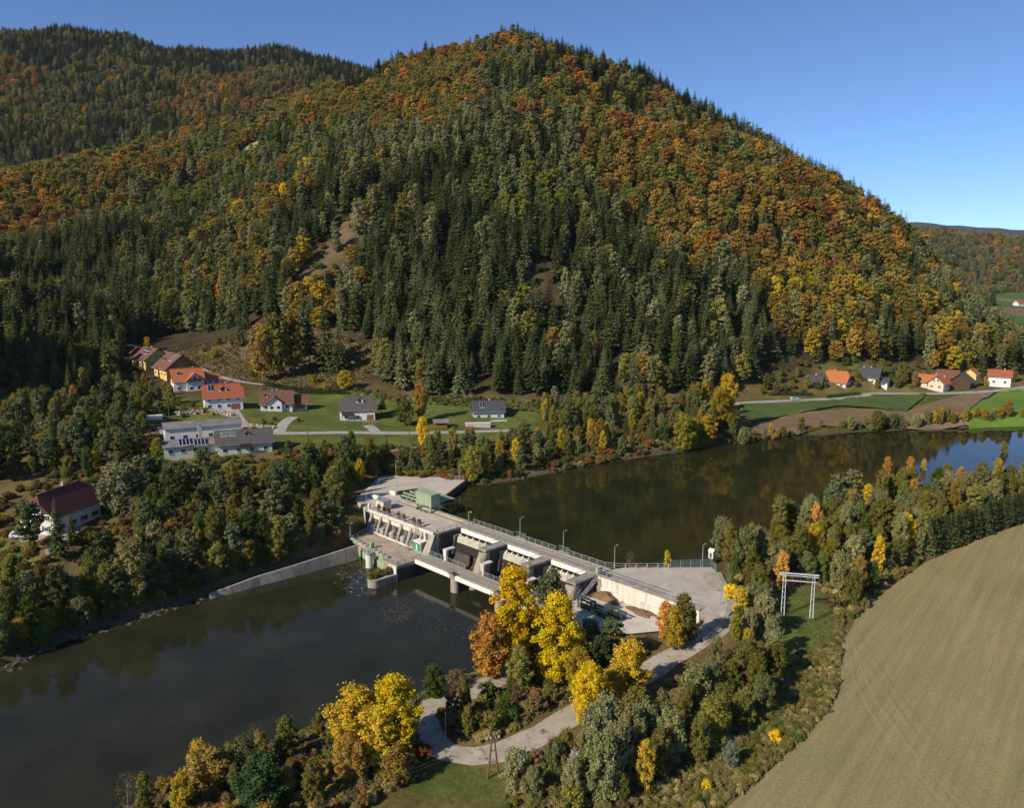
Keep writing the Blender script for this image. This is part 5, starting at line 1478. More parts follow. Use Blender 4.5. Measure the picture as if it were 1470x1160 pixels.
t = dam_thing('service_hut', 'small hut with bright green front and white roof on the lower deck', 'hut', -9, 8.5, 5.5)
DB().bx(-10.2, -7.5, 7.6, 9.6, 5.5, 7.9).put('wall', M['plaster_grey'], t)
DB().bx(-10.0, -7.7, 9.6, 9.66, 5.7, 7.5).put('front_panel', M['green_sign'], t)
DB().bx(-9.3, -8.8, 9.66, 9.69, 5.95, 7.2).put('door_stripe', M['frame'], t)
DB().bx(-10.35, -7.35, 7.45, 9.85, 7.9, 8.05).put('roof', M['white_paint'], t)
DB().tb((-8.3, 7.75, 8.05), (-8.3, 7.75, 9.9), .3, .3, 8).put('vent_pipe', M['plaster_white'], t)
st2 = dam_thing('deck_stair', 'steel stair between the lower and upper deck beside the hut', 'stair', -11.2, 8.5, 5.5)
stair(st2, -11.6, -10.8, 7.9, 10.8, 9.95, 5.6, 16, .8, M['galv'])
t = dam_thing('control_box', 'white control cabinet at the bank end of the upper deck', 'cabinet', -32.2, 6.9, 10)
DB().bx(-32.5, -31.9, 6.6, 7.1, 10, 11.6).put('cabinet_body', M['plaster_white'], t)
DB().bx(-32.42, -31.98, 7.1, 7.13, 10.1, 11.5).put('cabinet_door', M['frame'], t)
for k in range(9):
    u = -28.6 + k * 2.05
    if k in (3, 6): continue
    x, y = dam_xy(u, 6.4)
    tg = dam_thing('planter', 'low concrete planter trough on the upper deck', 'planter', u, 6.4, 10, 'planters on the upper deck')
    DB().bx(u - .8, u + .8, 6.0, 6.8, 10.0, 10.4).put('trough', M['conc'], tg)
    DB().bx(u - .7, u + .7, 6.1, 6.7, 10.4, 10.42).put('soil', M['earth'], tg)
    red = k not in (0, 5)
    plant('shrub', x, y, random.uniform(1.5, 2.0), 'rust' if red else 'olive', 'clipped %s shrub in a deck planter' % ('rust red' if red else 'olive green'), 'shrubs in the deck planters', 0.62, z=10.35)
for k, (u, v, h) in enumerate(((-6.2, 19.8, 2.2), (-5.9, 21.0, 1.9), (-6.4, 22.3, 2.2), (-5.9, 23.6, 1.8), (-6.2, 24.4, 1.8))):
    x, y = dam_xy(u, v)
    plant('shrub', x, y, h, ('olive', 'brown', 'olive', 'yellowgreen', 'yellowgreen')[k], 'scrubby bush on the nose wall below the lower deck', 'bushes on the tailrace nose wall', 0.75, z=3.65)
# white shrine-like gauge house at the yard corner
x, y = W(1022, 800, 10); t = thing('gauge_house', 'small white gauge house with red front at the yard corner', 'gauge house', (x, y, 9.8), DAM_ROT)
MB().box(-.55, .55, -.5, .5, 0, 1.5).build('wall', M['plaster_white'], t)
MB().extr_x([(-.65, 1.5), (.65, 1.5), (0, 2.1)], -.65, .65).build('roof', M['plaster_white'], t)
MB().box(-.25, .25, -.54, -.505, .15, 1.2).build('door', M['roof_maroon'], t)
x, y = W(1042, 808, 10)
# boulders and kerb walls on the left tail bank
lw = thing('bank_wall', 'long concrete quay wall along the left bank below the power station', 'wall', W(508, 792, 4) + (2,), 0)
pts = [W(a, b, z) for a, b, z in ((512,783,5.2), (470,797,4.6), (420,813,4.2), (370,828,3.8), (330,842,3.4), (300,852,3.0))]
b0 = lw.location
for (a, b_), za, zb in zip(zip(pts[:-1], pts[1:]), (5.4, 4.8, 4.4, 4.0, 3.5), (4.8, 4.4, 4.0, 3.5, 3.0)):
    d = (Vector(b_) - Vector(a)).normalized(); nn = Vector((-d.y, d.x)) * .5
    if nn.y > 0: nn = -nn
    f = [(a[0], a[1]), (b_[0], b_[1]), (b_[0] + nn.x, b_[1] + nn.y), (a[0] + nn.x, a[1] + nn.y)]
    MB().hexa([(f[0][0], f[0][1], 0), (f[1][0], f[1][1], 0), (f[2][0] + nn.x * 2, f[2][1] + nn.y * 2, 0), (f[3][0] + nn.x * 2, f[3][1] + nn.y * 2, 0), (f[0][0], f[0][1], za), (f[1][0], f[1][1], zb), (f[2][0], f[2][1], zb), (f[3][0], f[3][1], za)]).shift((-b0.x, -b0.y, -b0.z)).build('wall_section', M['conc'], lw)
# foam on the turbine outflow
fm, fnt, fb = new_mat('river_foam')
fb.inputs['Base Color'].default_value = (0.7, 0.7, 0.66, 1); fb.inputs['Roughness'].default_value = 0.8
ftc = nd(fnt, 'ShaderNodeTexCoord'); fnz = nd(fnt, 'ShaderNodeTexNoise', Scale=0.7, Detail=7.0, Roughness=0.7, Distortion=2.2)
fmp = nd(fnt, 'ShaderNodeMapping'); fmp.inputs['Scale'].default_value = (0.55, 1.2, 1)
fnt.links.new(ftc.outputs['Object'], fmp.inputs[0]); fnt.links.new(fmp.outputs[0], fnz.inputs['Vector'])
fnt.links.new(ramp(fnt, fnz.outputs[0], [(0.57, 0.0), (0.68, 0.7)]), fb.inputs['Alpha'])
tag(sheet('foam', pix([(500,806),(515,806),(530,818),(545,846),(540,856),(505,856),(480,840),(478,820)], TAIL_Z), TAIL_Z + 0.03, fm, 'thin white foam swirling where the turbines discharge', 'foam', 'stuff'))
# rubble along the water's edge
M['rubble'] = M['stone']
rv, rf = [], []
rng = random.Random(4)
cube = [(-1, -1, -1), (1, -1, -1), (1, 1, -1), (-1, 1, -1), (-.7, -.7, 1), (.7, -.7, 1), (.7, .7, 1), (-.7, .7, 1)]
rub = MB()
def rubble_line(l, z, n, spread, s0, s1):
    for _ in range(n):
        i = rng.randrange(len(l) - 1); f = rng.random()
        px, py = l[i][0] + (l[i + 1][0] - l[i][0]) * f, l[i][1] + (l[i + 1][1] - l[i][1]) * f
        x, y = W(px, py, z); x += rng.gauss(0, spread); y += rng.gauss(0, spread)
        zz = max(float(hz(x, y)), z - .2)
        if zz > z + 2.5: continue
        s = rng.uniform(s0, s1); a = rng.uniform(0, 6.28); sx, sy, sz = s * rng.uniform(.7, 1.3), s * rng.uniform(.6, 1.1), s * rng.uniform(.4, .8)
        rub.hexa([(x + (c[0] * sx * math.cos(a) - c[1] * sy * math.sin(a)) * rng.uniform(.8, 1.2), y + (c[0] * sx * math.sin(a) + c[1] * sy * math.cos(a)) * rng.uniform(.8, 1.2), zz + c[2] * sz * rng.uniform(.8, 1.1)) for c in cube])
rubble_line([(300,855),(250,872),(200,888),(100,918),(0,965)], TAIL_Z, 240, .9, .2, .55)
rubble_line([(190,1160),(250,1125),(330,1095),(400,1070),(470,1045),(540,1020),(600,1003)], TAIL_Z, 300, .8, .2, .5)
rubble_line([(700,698),(760,685),(850,668),(950,652),(1060,636)], HEAD_Z, 50, .8, .2, .5)
tag(rub.build('bank_rubble', M['stone']), 'grey rubble stones strewn along the river banks', 'rubble', kind='stuff')
# ------------------------------------------------------------------ houses
def slab(m, top, t=.22):
    n = len(top)
    m.add(list(top) + [(x, y, z - t) for x, y, z in top], [tuple(range(n)), tuple(range(2 * n - 1, n - 1, -1))] + [(i, n + i, n + (i + 1) % n, (i + 1) % n) for i in range(n)])
def window(parent, side, a, z, w, h, X, Y, shut=None):
    """window on facade: side -y/+y/-x/+x at offset a; frame proud of the wall, pane on the frame, optional shutters"""
    d = .06
    def bx(m, a0, a1, z0, z1, e0, e1):
        if side == '-y': m.box(a0, a1, -Y - e1, -Y - e0, z0, z1)
        elif side == '+y': m.box(a0, a1, Y + e0, Y + e1, z0, z1)
        elif side == '-x': m.box(-X - e1, -X - e0, a0, a1, z0, z1)
        else: m.box(X + e0, X + e1, a0, a1, z0, z1)
        return m
    f = bx(MB(), a - w / 2, a + w / 2, z, z + h, .004, d).build('window', M['frame'], parent)
    m = MB()
    for k in (0, 1):
        p0 = a - w / 2 + .08 + k * (w / 2 - .04)
        bx(m, p0, p0 + w / 2 - .12, z + .08, z + h - .08, d, d + .02)
    m.build('pane', M['glass'], f)
    bx(MB(), a - w / 2 - .08, a + w / 2 + .08, z - .1, z, .004, .14).build('sill', M['conc_light'], f)
    if shut:
        for s in (-1, 1):
            c = a + s * (w / 2 + .27)
            bx(MB(), c - .25, c + .25, z, z + h, .004, .05).build('shutter', shut, f)
def gable_roof(L, Wd, hw, pit, over, hip, eave_drop=True):
    """slope polygons (front, back, hips) for a ridge along x"""
    tp = math.tan(math.radians(pit)); X = L / 2 + over; Y = Wd / 2 + over
    ze = hw - over * tp; zr = hw + Wd / 2 * tp
    polys = []
    if hip <= 0:
        polys = [[(-X, -Y, ze), (X, -Y, ze), (X, 0, zr), (-X, 0, zr)], [(X, Y, ze), (-X, Y, ze), (-X, 0, zr), (X, 0, zr)]]
    else:
        zk = zr - hip * (zr - ze); yk = Y * hip; dx = yk * .9
        polys = [[(-X, -Y, ze), (X, -Y, ze), (X, -yk, zk), (X - dx, 0, zr), (-X + dx, 0, zr), (-X, -yk, zk)],
                 [(X, Y, ze), (-X, Y, ze), (-X, yk, zk), (-X + dx, 0, zr), (X - dx, 0, zr), (X, yk, zk)],
                 [(X, -yk, zk), (X, yk, zk), (X - dx, 0, zr)], [(-X, yk, zk), (-X, -yk, zk), (-X + dx, 0, zr)]]
    return polys, zr, tp
def house(label, x, y, z, rot, L, Wd, hw, pit, roof, wall, hip=0.0, over=.7, front=None, ends=True, dormers=(), cross=(), solar=(), chim=((.2, .12),), door=None, garage=None, balcony=None, gable_wood=None, shut=None, name='house', cat='house', sock=0.5, base=None, rows=None):
    t = thing(name, label, cat, (x, y, z), math.radians(rot))
    house_xy.append((x, y, max(L, Wd) / 2 + 2))
    X, Y = L / 2, Wd / 2
    polys, zr, tp = gable_roof(L, Wd, hw, pit, over, hip)
    hh = zr - .25
    if hip > 0:
        ycut = Y * hip * .9; zc = hw + (Y - ycut) * tp - .25
        prof = [(-Y, -1.2), (Y, -1.2), (Y, hw - .2), (ycut, zc), (-ycut, zc), (-Y, hw - .2)]
    else:
        prof = [(-Y, -1.2), (Y, -1.2), (Y, hw - .2), (0, hh - .05), (-Y, hw - .2)]
    MB().extr_x(prof, -X, X).build('wall', wall, t)
    if base: MB().box(-X - .05, X + .05, -Y - .05, Y + .05, -1.2, .55).build('plinth', base, t)
    if gable_wood:
        for s in (-1, 1):
            m = MB(); e = X + .03
            pr_ = [(-Y + .05, hw - .2), (Y - .05, hw - .2), (Y * max(hip, .02) * .88, (zc if hip > 0 else hh) - .08), (-Y * max(hip, .02) * .88, (zc if hip > 0 else hh) - .08)]
            m.extr_x(pr_, s * (X + .005), s * (X + .06)); m.build('gable_boarding', gable_wood, t)
    r = MB()
    for p in polys: slab(r, p)
    ro = r.build('roof', roof, t)
    MB().box(-X - over + (Y * hip * .8 if hip else 0), X + over - (Y * hip * .8 if hip else 0), -.14, .14, zr - .05, zr + .1).build('ridge_cap', roof, t, )
    for s in (-1, 1):
        yy = s * (Y + over); MB().tube((-X - over, yy, hw - over * tp - .1), (X + over, yy, hw - over * tp - .1), .08, .08, 6).build('gutter', M['galv'], t)
    for cx, cy in chim:
        m = MB().box(cx * L - .27, cx * L + .27, cy * Wd - .27, cy * Wd + .27, hw, zr + .6).build('chimney', M['plaster_grey'], t)
        MB().box(cx * L - .35, cx * L + .35, cy * Wd - .35, cy * Wd + .35, zr + .6, zr + .7).build('chimney_cap', M['conc'], t, ).parent = m
    nfl = max(1, int(hw / 2.5))
    rows = rows if rows is not None else max(2, int(L / 3.2))
    for fl in range(nfl):
        zz = .95 + fl * 2.6
        if zz + 1.2 > hw: break
        for side in ('-y', '+y'):
            for k in range(rows):
                a = -X + L * (k + .5) / rows
                if side == '-y' and fl == 0 and garage and abs(a - garage[0] * L) < garage[1] / 2 + .8: continue
                if side == '-y' and fl == 0 and door is not None and abs(a - door * L) < 1.2: continue
                window(t, side, a, zz, 1.25, 1.2, X, Y, shut)
        if ends:
            for side in ('-x', '+x'):
                for k in range(2):
                    window(t, side, -Y + Wd * (k + .5) / 2, zz, 1.15, 1.2, X, Y, shut)
    if ends and zr - hw > 2.6:
        for side in ('-x', '+x'):
            for a in (-.9, .9): window(t, side, a, hw + .25, .95, 1.15, X + (.06 if gable_wood else 0), Y)
    if door is not None:
        d = MB().box(door * L - .5, door * L + .5, -Y - .07, -Y - .004, 0, 2.1).build('door', M['wood'], t)
        MB().box(door * L + .3, door * L + .38, -Y - .12, -Y - .07, 1.0, 1.1).build('handle', M['galv'], t).parent = d
    if garage:
        gx, gw = garage
        MB().box(gx * L - gw / 2, gx * L + gw / 2, -Y - .08, -Y - .004, 0, 2.2).build('garage_door', M['wood'], t)
    if balcony:
        bx0, bx1, bz = balcony
        b = MB().box(bx0 * L, bx1 * L, -Y - 1.3, -Y - .005, bz - .15, bz).build('balcony', M['wood_dark'], t)
        MB().box(bx0 * L, bx1 * L, -Y - 1.36, -Y - 1.3, bz, bz + .95).build('balcony_front', M['wood_dark'], t).parent = b
        for s in (bx0, bx1):
            MB().tube((s * L, -Y - 1.25, 0), (s * L, -Y - 1.25, bz), .08, .08, 6).build('post', M['wood_dark'], t).parent = b
    for (dx, dw, fr) in dormers:           # gabled dormers on the front slope
        yf = -Y * fr; zf = hw + (Y - Y * fr) * tp
        dz = dw * .45; yb = 0
        d = MB().hexa([(dx * L - dw / 2, yf, zf - .2), (dx * L + dw / 2, yf, zf - .2), (dx * L + dw / 2, yb, zf - .2), (dx * L - dw / 2, yb, zf - .2), (dx * L - dw / 2, yf, zf + dz), (dx * L + dw / 2, yf, zf + dz), (dx * L + dw / 2, yb, zf + dz), (dx * L - dw / 2, yb, zf + dz)]).build('dormer', wall, t)
        m = MB(); o = .3; za = zf + dz + dw * .32
        slab(m, [(dx * L - dw / 2 - o, yf - o, zf + dz - .1), (dx * L, yf - o, za), (dx * L, yb, za), (dx * L - dw / 2 - o, yb, zf + dz - .1)], .15)
        slab(m, [(dx * L, yf - o, za), (dx * L + dw / 2 + o, yf - o, zf + dz - .1), (dx * L + dw / 2 + o, yb, zf + dz - .1), (dx * L, yb, za)], .15)
        m.build('dormer_roof', roof, t).parent = d
        MB().box(dx * L - dw * .28, dx * L + dw * .28, yf - .05, yf - .004, zf + .15, zf + dz - .1).build('dormer_window', M['glass'], t).parent = d
    for (cx, cw, prj, ch) in cross:        # gabled wing facing front
        y0 = -Y - prj; zt = ch + cw / 2 * tp
        m = MB(); c0 = cx * L
        pts = [(c0 - cw / 2, -1.2), (c0 + cw / 2, -1.2), (c0 + cw / 2, ch - .2), (c0, zt - .3), (c0 - cw / 2, ch - .2)]
        n = len(pts); vs = [(a, y0, b) for a, b in pts] + [(a, 0, b) for a, b in pts]
        m.add(vs, [tuple(range(n)), tuple(range(2 * n - 1, n - 1, -1))] + [(i, n + i, n + (i + 1) % n, (i + 1) % n) for i in range(n)])
        wg = m.build('wing', wall, t)
        m = MB(); o = .6
        slab(m, [(c0 - cw / 2 - o, y0 - o, ch - o * tp), (c0, y0 - o, zt), (c0, 0, zt), (c0 - cw / 2 - o, 0, ch - o * tp)])
        slab(m, [(c0, y0 - o, zt), (c0 + cw / 2 + o, y0 - o, ch - o * tp), (c0 + cw / 2 + o, 0, ch - o * tp), (c0, 0, zt)])
        m.build('wing_roof', roof, t).parent = wg
        for fl in range(max(1, int(ch / 2.6))):
            for k in (-1, 1):
                a = c0 + k * cw * .24
                f = MB().box(a - .6, a + .6, y0 - .06, y0 - .004, .95 + fl * 2.6, 2.15 + fl * 2.6).build('wing_window', M['frame'], t); f.parent = wg
                MB().box(a - .5, a + .5, y0 - .08, y0 - .06, 1.05 + fl * 2.6, 2.05 + fl * 2.6).build('pane', M['glass'], t).parent = wg
        if zt - ch > 2.2:
            MB().box(c0 - .5, c0 + .5, y0 - .06, y0 - .004, ch + .2, ch + 1.3).build('gable_window', M['glass'], t).parent = wg
        if balcony is True or gable_wood:
            MB().box(c0 - cw * .4, c0 + cw * .4, y0 - 1.1, y0 - .05, ch - .5, ch - .35).build('wing_balcony', M['wood_dark'], t).parent = wg
            MB().box(c0 - cw * .4, c0 + cw * .4, y0 - 1.15, y0 - 1.1, ch - .35, ch + .5).build('wing_balcony_front', M['wood_dark'], t).parent = wg
    for (x0, x1, f0, f1, mat, nc) in solar:     # panels on the front slope, each its own piece
        for k in range(nc):
            a0 = (x0 + (x1 - x0) * k / nc) * L + .04; a1 = (x0 + (x1 - x0) * (k + 1) / nc) * L - .04
            ya, yb = -Y * (1 - f0), -Y * (1 - f1)
            za, zb = hw + Y * f0 * tp + .12, hw + Y * f1 * tp + .12
            m = MB(); slab(m, [(a0, ya, za), (a1, ya, za), (a1, yb, zb), (a0, yb, zb)], .08)
            pn = m.build('solar_panel', M['frame'], t)
            m = MB(); e = .05; slab(m, [(a0 + e, ya + e, za + e * tp + .03), (a1 - e, ya + e, za + e * tp + .03), (a1 - e, yb - e, zb - e * tp + .03), (a0 + e, yb - e, zb - e * tp + .03)], .02)
            m.build('cell', mat, t).parent = pn
    return t
def at(px, py, z): return W(px, py, z) + (z,)
WH, RO = M['plaster_white'], M['roof_red']
R_ = M
x, y, z = at(510, 604, 15.6); house('white lawn house with dark half hipped roof and dormer', x, y + 4, z, 13, 12.4, 9.5, 4.6, 40, R_['roof_dark'], WH, hip=.45, dormers=((.08, 2.4, .55),), garage=(.36, 2.4), balcony=(-.45, -.1, 2.5), chim=((.15, .02),), base=M['plaster_grey'])
x, y, z = at(315, 588, 18.6); house('white house with bright red half hipped roof and brown garage door', x, y + 4, z, 24, 13.5, 10, 5.0, 40, R_['roof_red'], WH, hip=.3, dormers=((.0, 2.6, .6),), garage=(.3, 3.0), solar=((-.38, -.22, .45, .92, M['solar'], 2),), gable_wood=M['wood'], chim=((.1, .05),))
x, y, z = at(393, 590, 17.6); house('white cross gabled house with brown red roof beside a rock garden', x, y + 4, z, 16, 11.5, 9, 3.4, 40, R_['roof_brown'], WH, cross=((-.05, 5.0, 1.2, 3.6),), dormers=((-.34, 1.6, .55),), chim=((-.12, .02), (.02, .1)), balcony=None)
x, y, z = at(424, 588, 17.6); house('low brown roofed garage wing beside the cross gabled house', x + .5, y + 4.5, z, 16, 5.2, 6.5, 2.6, 38, R_['roof_brown'], WH, garage=(0, 4.0), chim=(), rows=0, ends=False, name='garage', cat='garage')
x, y, z = at(264, 562, 21.2); house('white house with orange cross gabled roof and wooden balcony', x, y + 4, z, 30, 11.5, 9, 4.8, 43, R_['roof_orange'], WH, cross=((.18, 6.2, 1.4, 4.8),), gable_wood=M['wood_dark'], chim=((.22, .02),), dormers=((-.3, 1.6, .5),))
x, y, z = at(302, 553, 22.5); house('small orange roofed hut behind the red roofed house', x, y + 2, z, 34, 5.0, 4.5, 3.0, 40, R_['roof_orange'], R_['plaster_blue'], chim=(), name='outbuilding', cat='outbuilding')
x, y, z = at(243, 541, 24.5); house('big yellow house with broad brown roof and solar strip', x + 1, y + 5, z, -47, 14.5, 13.5, 4.4, 38, R_['roof_brown'], R_['plaster_yellow'], over=1.0, solar=((.12, .36, .45, .95, M['solar_pale'], 3),), dormers=((-.2, 1.8, .6),), gable_wood=M['wood'], chim=((.25, .04),))
x, y, z = at(207, 527, 27); house('yellow house with brown roof and blue solar panels uphill', x + 1, y + 6, z, -42, 13.5, 12, 4.0, 36, R_['roof_brown'], R_['plaster_yellow'], over=.9, solar=((-.1, .3, .4, .62, M['solar'], 4), (-.2, .2, .66, .9, M['solar'], 4)), chim=((0, .04),))
x, y, z = at(224, 520, 28); house('flat grey roofed annex between the two yellow houses', x + 2, y + 9, z, -42, 8, 6, 3.4, 10, M['roof_sheet'], WH, chim=(), name='annex', cat='annex')
x, y, z = at(185, 514, 29); house('small brown roofed barn at the upper end of the village', x, y + 6, z, -42, 6, 5.5, 2.8, 38, R_['roof_brown'], M['wood_dark'], chim=(), rows=0, ends=False, name='barn', cat='barn')
# workshop row
x, y, z = at(287, 630, 16.3); house('long white workshop with patchy grey sheet roof', x, y + 2.5, z, 27, 23, 9.5, 4.6, 14, M['roof_sheet'], WH, over=.4, chim=(), rows=6, name='workshop', cat='workshop')
x, y, z = at(274, 652, 15.4); house('low workshop annex with two tilted solar arrays', x, y + 2.5, z, 27, 17, 7.5, 3.2, 15, M['roof_sheet'], R_['plaster_mint'], over=.5, chim=(), rows=5, name='workshop_annex', cat='workshop')
for k, px in enumerate((264, 286)):
    x, y, z = at(px, 636, 20.0)
    t = thing('solar_array', 'tilted solar array %s on the workshop annex roof' % ('beside the gable' if k == 0 else 'beside the chimney'), 'solar array', (x, y + 1.5, 18.9), math.radians(27))
    for q in range(4):
        m = MB(); a0 = -2.0 + q * 1.0; slab(m, [(a0, -1.2, .35), (a0 + .94, -1.2, .35), (a0 + .94, 1.2, 1.9), (a0, 1.2, 1.9)], .07); pn = m.build('solar_panel', M['frame'], t)
        m = MB(); slab(m, [(a0 + .06, -1.13, .43), (a0 + .88, -1.13, .43), (a0 + .88, 1.13, 1.89), (a0 + .06, 1.13, 1.89)], .02); m.build('cell', M['solar'], t).parent = pn
    for a in (-1.8, 1.8):
        MB().tube((a, 1.1, 0), (a, 1.1, 1.8), .05, .05, 5).build('strut', M['galv'], t)
x, y, z = at(288, 636, 17.5); t = thing('chimney_stack', 'tall square chimney between the workshop roofs', 'chimney', (x, y, 16), math.radians(27))
MB().box(-.5, .5, -.5, .5, 0, 7.2).build('shaft', M['plaster_grey'], t); MB().box(-.62, .62, -.62, .62, 7.2, 7.45).build('cap', M['conc'], t)
x, y, z = at(345, 652, 15.3); house('long brown roofed house with pale solar panels and dormer', x, y + 4, z, 22, 15.5, 9, 3.8, 34, R_['roof_dark'], R_['plaster_mint'], solar=((-.43, -.3, .5, .9, M['solar_pale'], 1), (-.28, -.15, .5, .9, M['solar_pale'], 1)), dormers=((.05, 1.6, .5),), balcony=(-.1, .12, 2.6), chim=((.1, .08),), rows=4)
x, y, z = at(700, 603, 14.6); house('white house with slate grey roof and twin solar panels', x, y + 4, z, 6, 11.5, 9, 3.6, 34, R_['roof_slate'], R_['plaster_blue'], solar=((-.28, -.12, .3, .85, M['solar'], 2),), chim=((.05, .06),))
x, y, z = at(632, 614, 15); house('small grey roofed garden shed by the golden tree', x, y + 2, z, 10, 4.2, 3, 2.1, 20, M['roof_sheet'], M['wood'], chim=(), rows=0, ends=False, name='garden_shed', cat='shed')
x, y, z = at(52, 768, 9.2); house('large white house with dark red roof beside the forecourt', x + 2, y + 7.5, z, 78, 15, 9.2, 5.2, 42, R_['roof_maroon'], WH, hip=.35, over=1.0, gable_wood=M['wood_dark'], chim=((.15, .1),), shut=M['dark_green'])
# across the reservoir
x, y, z = at(1168, 561, 14.4); house('grey roofed pale blue house beside the bare tree', x, y + 4, z, -28, 10, 8.5, 3.6, 38, R_['roof_slate'], R_['plaster_blue'])
x, y, z = at(1206, 557, 15.3); house('cream house with orange half hipped roof across the reservoir', x, y + 4, z, -44, 12, 9.5, 3.4, 42, R_['roof_orange'], R_['plaster_cream'], hip=.4, chim=((-.1, .02),), gable_wood=M['wood_dark'])
x, y, z = at(1254, 552, 16.6); house('white house with steep slate roof across the reservoir', x, y + 4, z, -40, 9, 8, 3.8, 42, R_['roof_slate'], WH, gable_wood=M['wood_dark'], chim=((-.35, .02), (.0, .04)))
x, y, z = at(1270, 556, 15.6); house('low white annex with dark roof below the slate roofed house', x, y + 3, z, -40, 6, 5, 2.8, 30, R_['roof_slate'], WH, chim=(), name='annex', cat='annex')
x, y, z = at(1340, 558, 14.4); house('cream farmhouse with long orange roof by the valley road', x, y + 4, z, -34, 12, 7.5, 3.4, 38, R_['roof_orange'], R_['plaster_cream'], name='farmhouse', cat='farmhouse')
x, y, z = at(1352, 560, 14.3); house('cream gabled farm wing with orange roof facing the road', x, y + 3, z, 40, 7, 7, 3.6, 40, R_['roof_orange'], R_['plaster_cream'], chim=(), name='farm_wing', cat='farmhouse')
x, y, z = at(1368, 550, 16); house('reddish roofed barn behind the cream farmhouse', x, y + 5, z, -34, 9, 7, 3.2, 38, R_['roof_brown'], M['wood'], chim=(), rows=0, ends=False, name='barn', cat='barn')
x, y, z = at(1390, 556, 14.4); house('dark timber barn with grey brown roof by the valley road', x, y + 5, z, 50, 13, 9, 3.2, 40, R_['roof_dark'], M['wood_dark'], chim=(), rows=0, ends=False, name='barn', cat='barn')
x, y, z = at(1401, 550, 16); house('narrow ochre house behind the dark timber barn', x, y + 5, z, 50, 7, 6, 4.6, 38, R_['roof_orange'], R_['plaster_yellow'], chim=())
x, y, z = at(1441, 553, 14.4); house('white house with red roof standing alone by the road', x, y + 4, z, -30, 9.5, 7.5, 4.6, 34, R_['roof_red'], WH)
# side valley and hilltop
x, y, z = G(125, 436); house('white cottage with orange roof in the shaded side valley', x, y, z, 40, 10, 8, 3.6, 40, R_['roof_orange'], R_['plaster_blue'])
x, y, z = G(106, 428); house('small brown roofed barn beside the shaded meadow', x, y + 4, z, 40, 7, 6, 2.8, 38, R_['roof_brown'], M['wood'], chim=(), rows=0, ends=False, name='barn', cat='barn')
x, y = ground_col(433, 1080); z = float(hz(x, y)); house('tiny white farmhouse with red roof high on the hill', x, y, z + 9, 10, 13, 10, 6, 38, R_['roof_red'], WH, chim=(), name='farmhouse', cat='farmhouse')
for k, (px, d) in enumerate(((1462, 1300), (1475, 1330))):
    x, y, z = C(px, d, 12); house('red roofed house in the distant valley village, %s' % ('by the field' if k == 0 else 'at the frame edge of the lane'), x, y, float(hz(x, y)), 20 + 40 * k, 13, 10, 5, 38, R_['roof_red'], WH, chim=(), rows=3)

# ------------------------------------------------------------------ village things
def wheel_set(t, xs, ys, r, w):
    for a in xs:
        for b_ in ys:
            q = MB().tube((a, b_ - w / 2, r), (a, b_ + w / 2, r), r, r, 12).build('wheel', M['black'], t)
            MB().tube((a, b_ - w / 2 - .01, r), (a, b_ + w / 2 + .01, r), r * .55, r * .55, 10).build('rim', M['galv'], t).parent = q
def car(label, x, y, z, rot, colr, van=False):
    t = thing('van' if van else 'car', label, 'van' if van else 'car', (x, y, z), math.radians(rot))
    mt = pm('car_paint', colr, tuple(.9 * c for c in colr), 1.0, .3)
    L, h = (5.2, 2.2) if van else (4.3, 1.45)
    prof = [(-L / 2, .35), (L / 2, .35), (L / 2, .8), (L / 2 - .9, .95), (L / 2 - 1.6, h), (-L / 2 + .25, h), (-L / 2, .9)]
    n = len(prof); m = MB()
    vs = [(a, -.85 + .0 * b, b) if b < 1 else (a, -.72, b) for a, b in prof] + [(a, .85, b) if b < 1 else (a, .72, b) for a, b in prof]
    m.add(vs, [tuple(range(n)), tuple(range(2 * n - 1, n - 1, -1))] + [((i + 1) % n, i, n + i, n + (i + 1) % n) for i in range(n)])
    m.build('body', mt, t)
    MB().hexa([(L / 2 - 1.52, -.6, h - .08), (L / 2 - .92, -.68, 1.0), (L / 2 - .92, .68, 1.0), (L / 2 - 1.52, .6, h - .08), (L / 2 - 1.48, -.6, h - .06), (L / 2 - .88, -.68, 1.02), (L / 2 - .88, .68, 1.02), (L / 2 - 1.48, .6, h - .06)]).build('windscreen', M['glass'], t)
    for s in (-1, 1):
        MB().hexa([(-L / 2 + .5, s * .80, .98), (L / 2 - 1.3, s * .80, .98), (L / 2 - 1.3, s * .83, .98), (-L / 2 + .5, s * .83, .98), (-L / 2 + .5, s * .73, h - .12), (L / 2 - 1.75, s * .73, h - .12), (L / 2 - 1.75, s * .76, h - .12), (-L / 2 + .5, s * .76, h - .12)]).build('side_window', M['glass'], t)
        MB().box(L / 2 - .02, L / 2 + .03, s * .6 - .15, s * .6 + .15, .6, .75).build('headlight', M['frame'], t)
    wheel_set(t, (-L / 2 + .8, L / 2 - .85), (-.78, .78), .33, .2)
    return t
x, y, z = at(1142, 575, 13.05); car('small silver blue car driving on the valley road', x, y, z + .1, 5, (.35, .42, .5))
x, y, z = at(329, 606, 16.75); car('dark car parked at the edge of the workshop yard', x, y, z, 30, (.02, .025, .03))
x, y, z = at(233, 606, 16.9); car('white van parked beside the box trailer', x, y, z, 60, (.75, .75, .75), True)
x, y, z = at(91, 760, 9.3); car('silver car parked by the maroon roofed house', x, y, z, 40, (.5, .52, .55))
x, y, z = at(30, 772, 9.3); car('white car parked before the maroon roofed house', x, y, z, 10, (.75, .75, .75))
x, y, z = at(222, 607, 17.0); t = thing('box_trailer', 'white box trailer in the workshop yard', 'trailer', (x, y, z), math.radians(25))
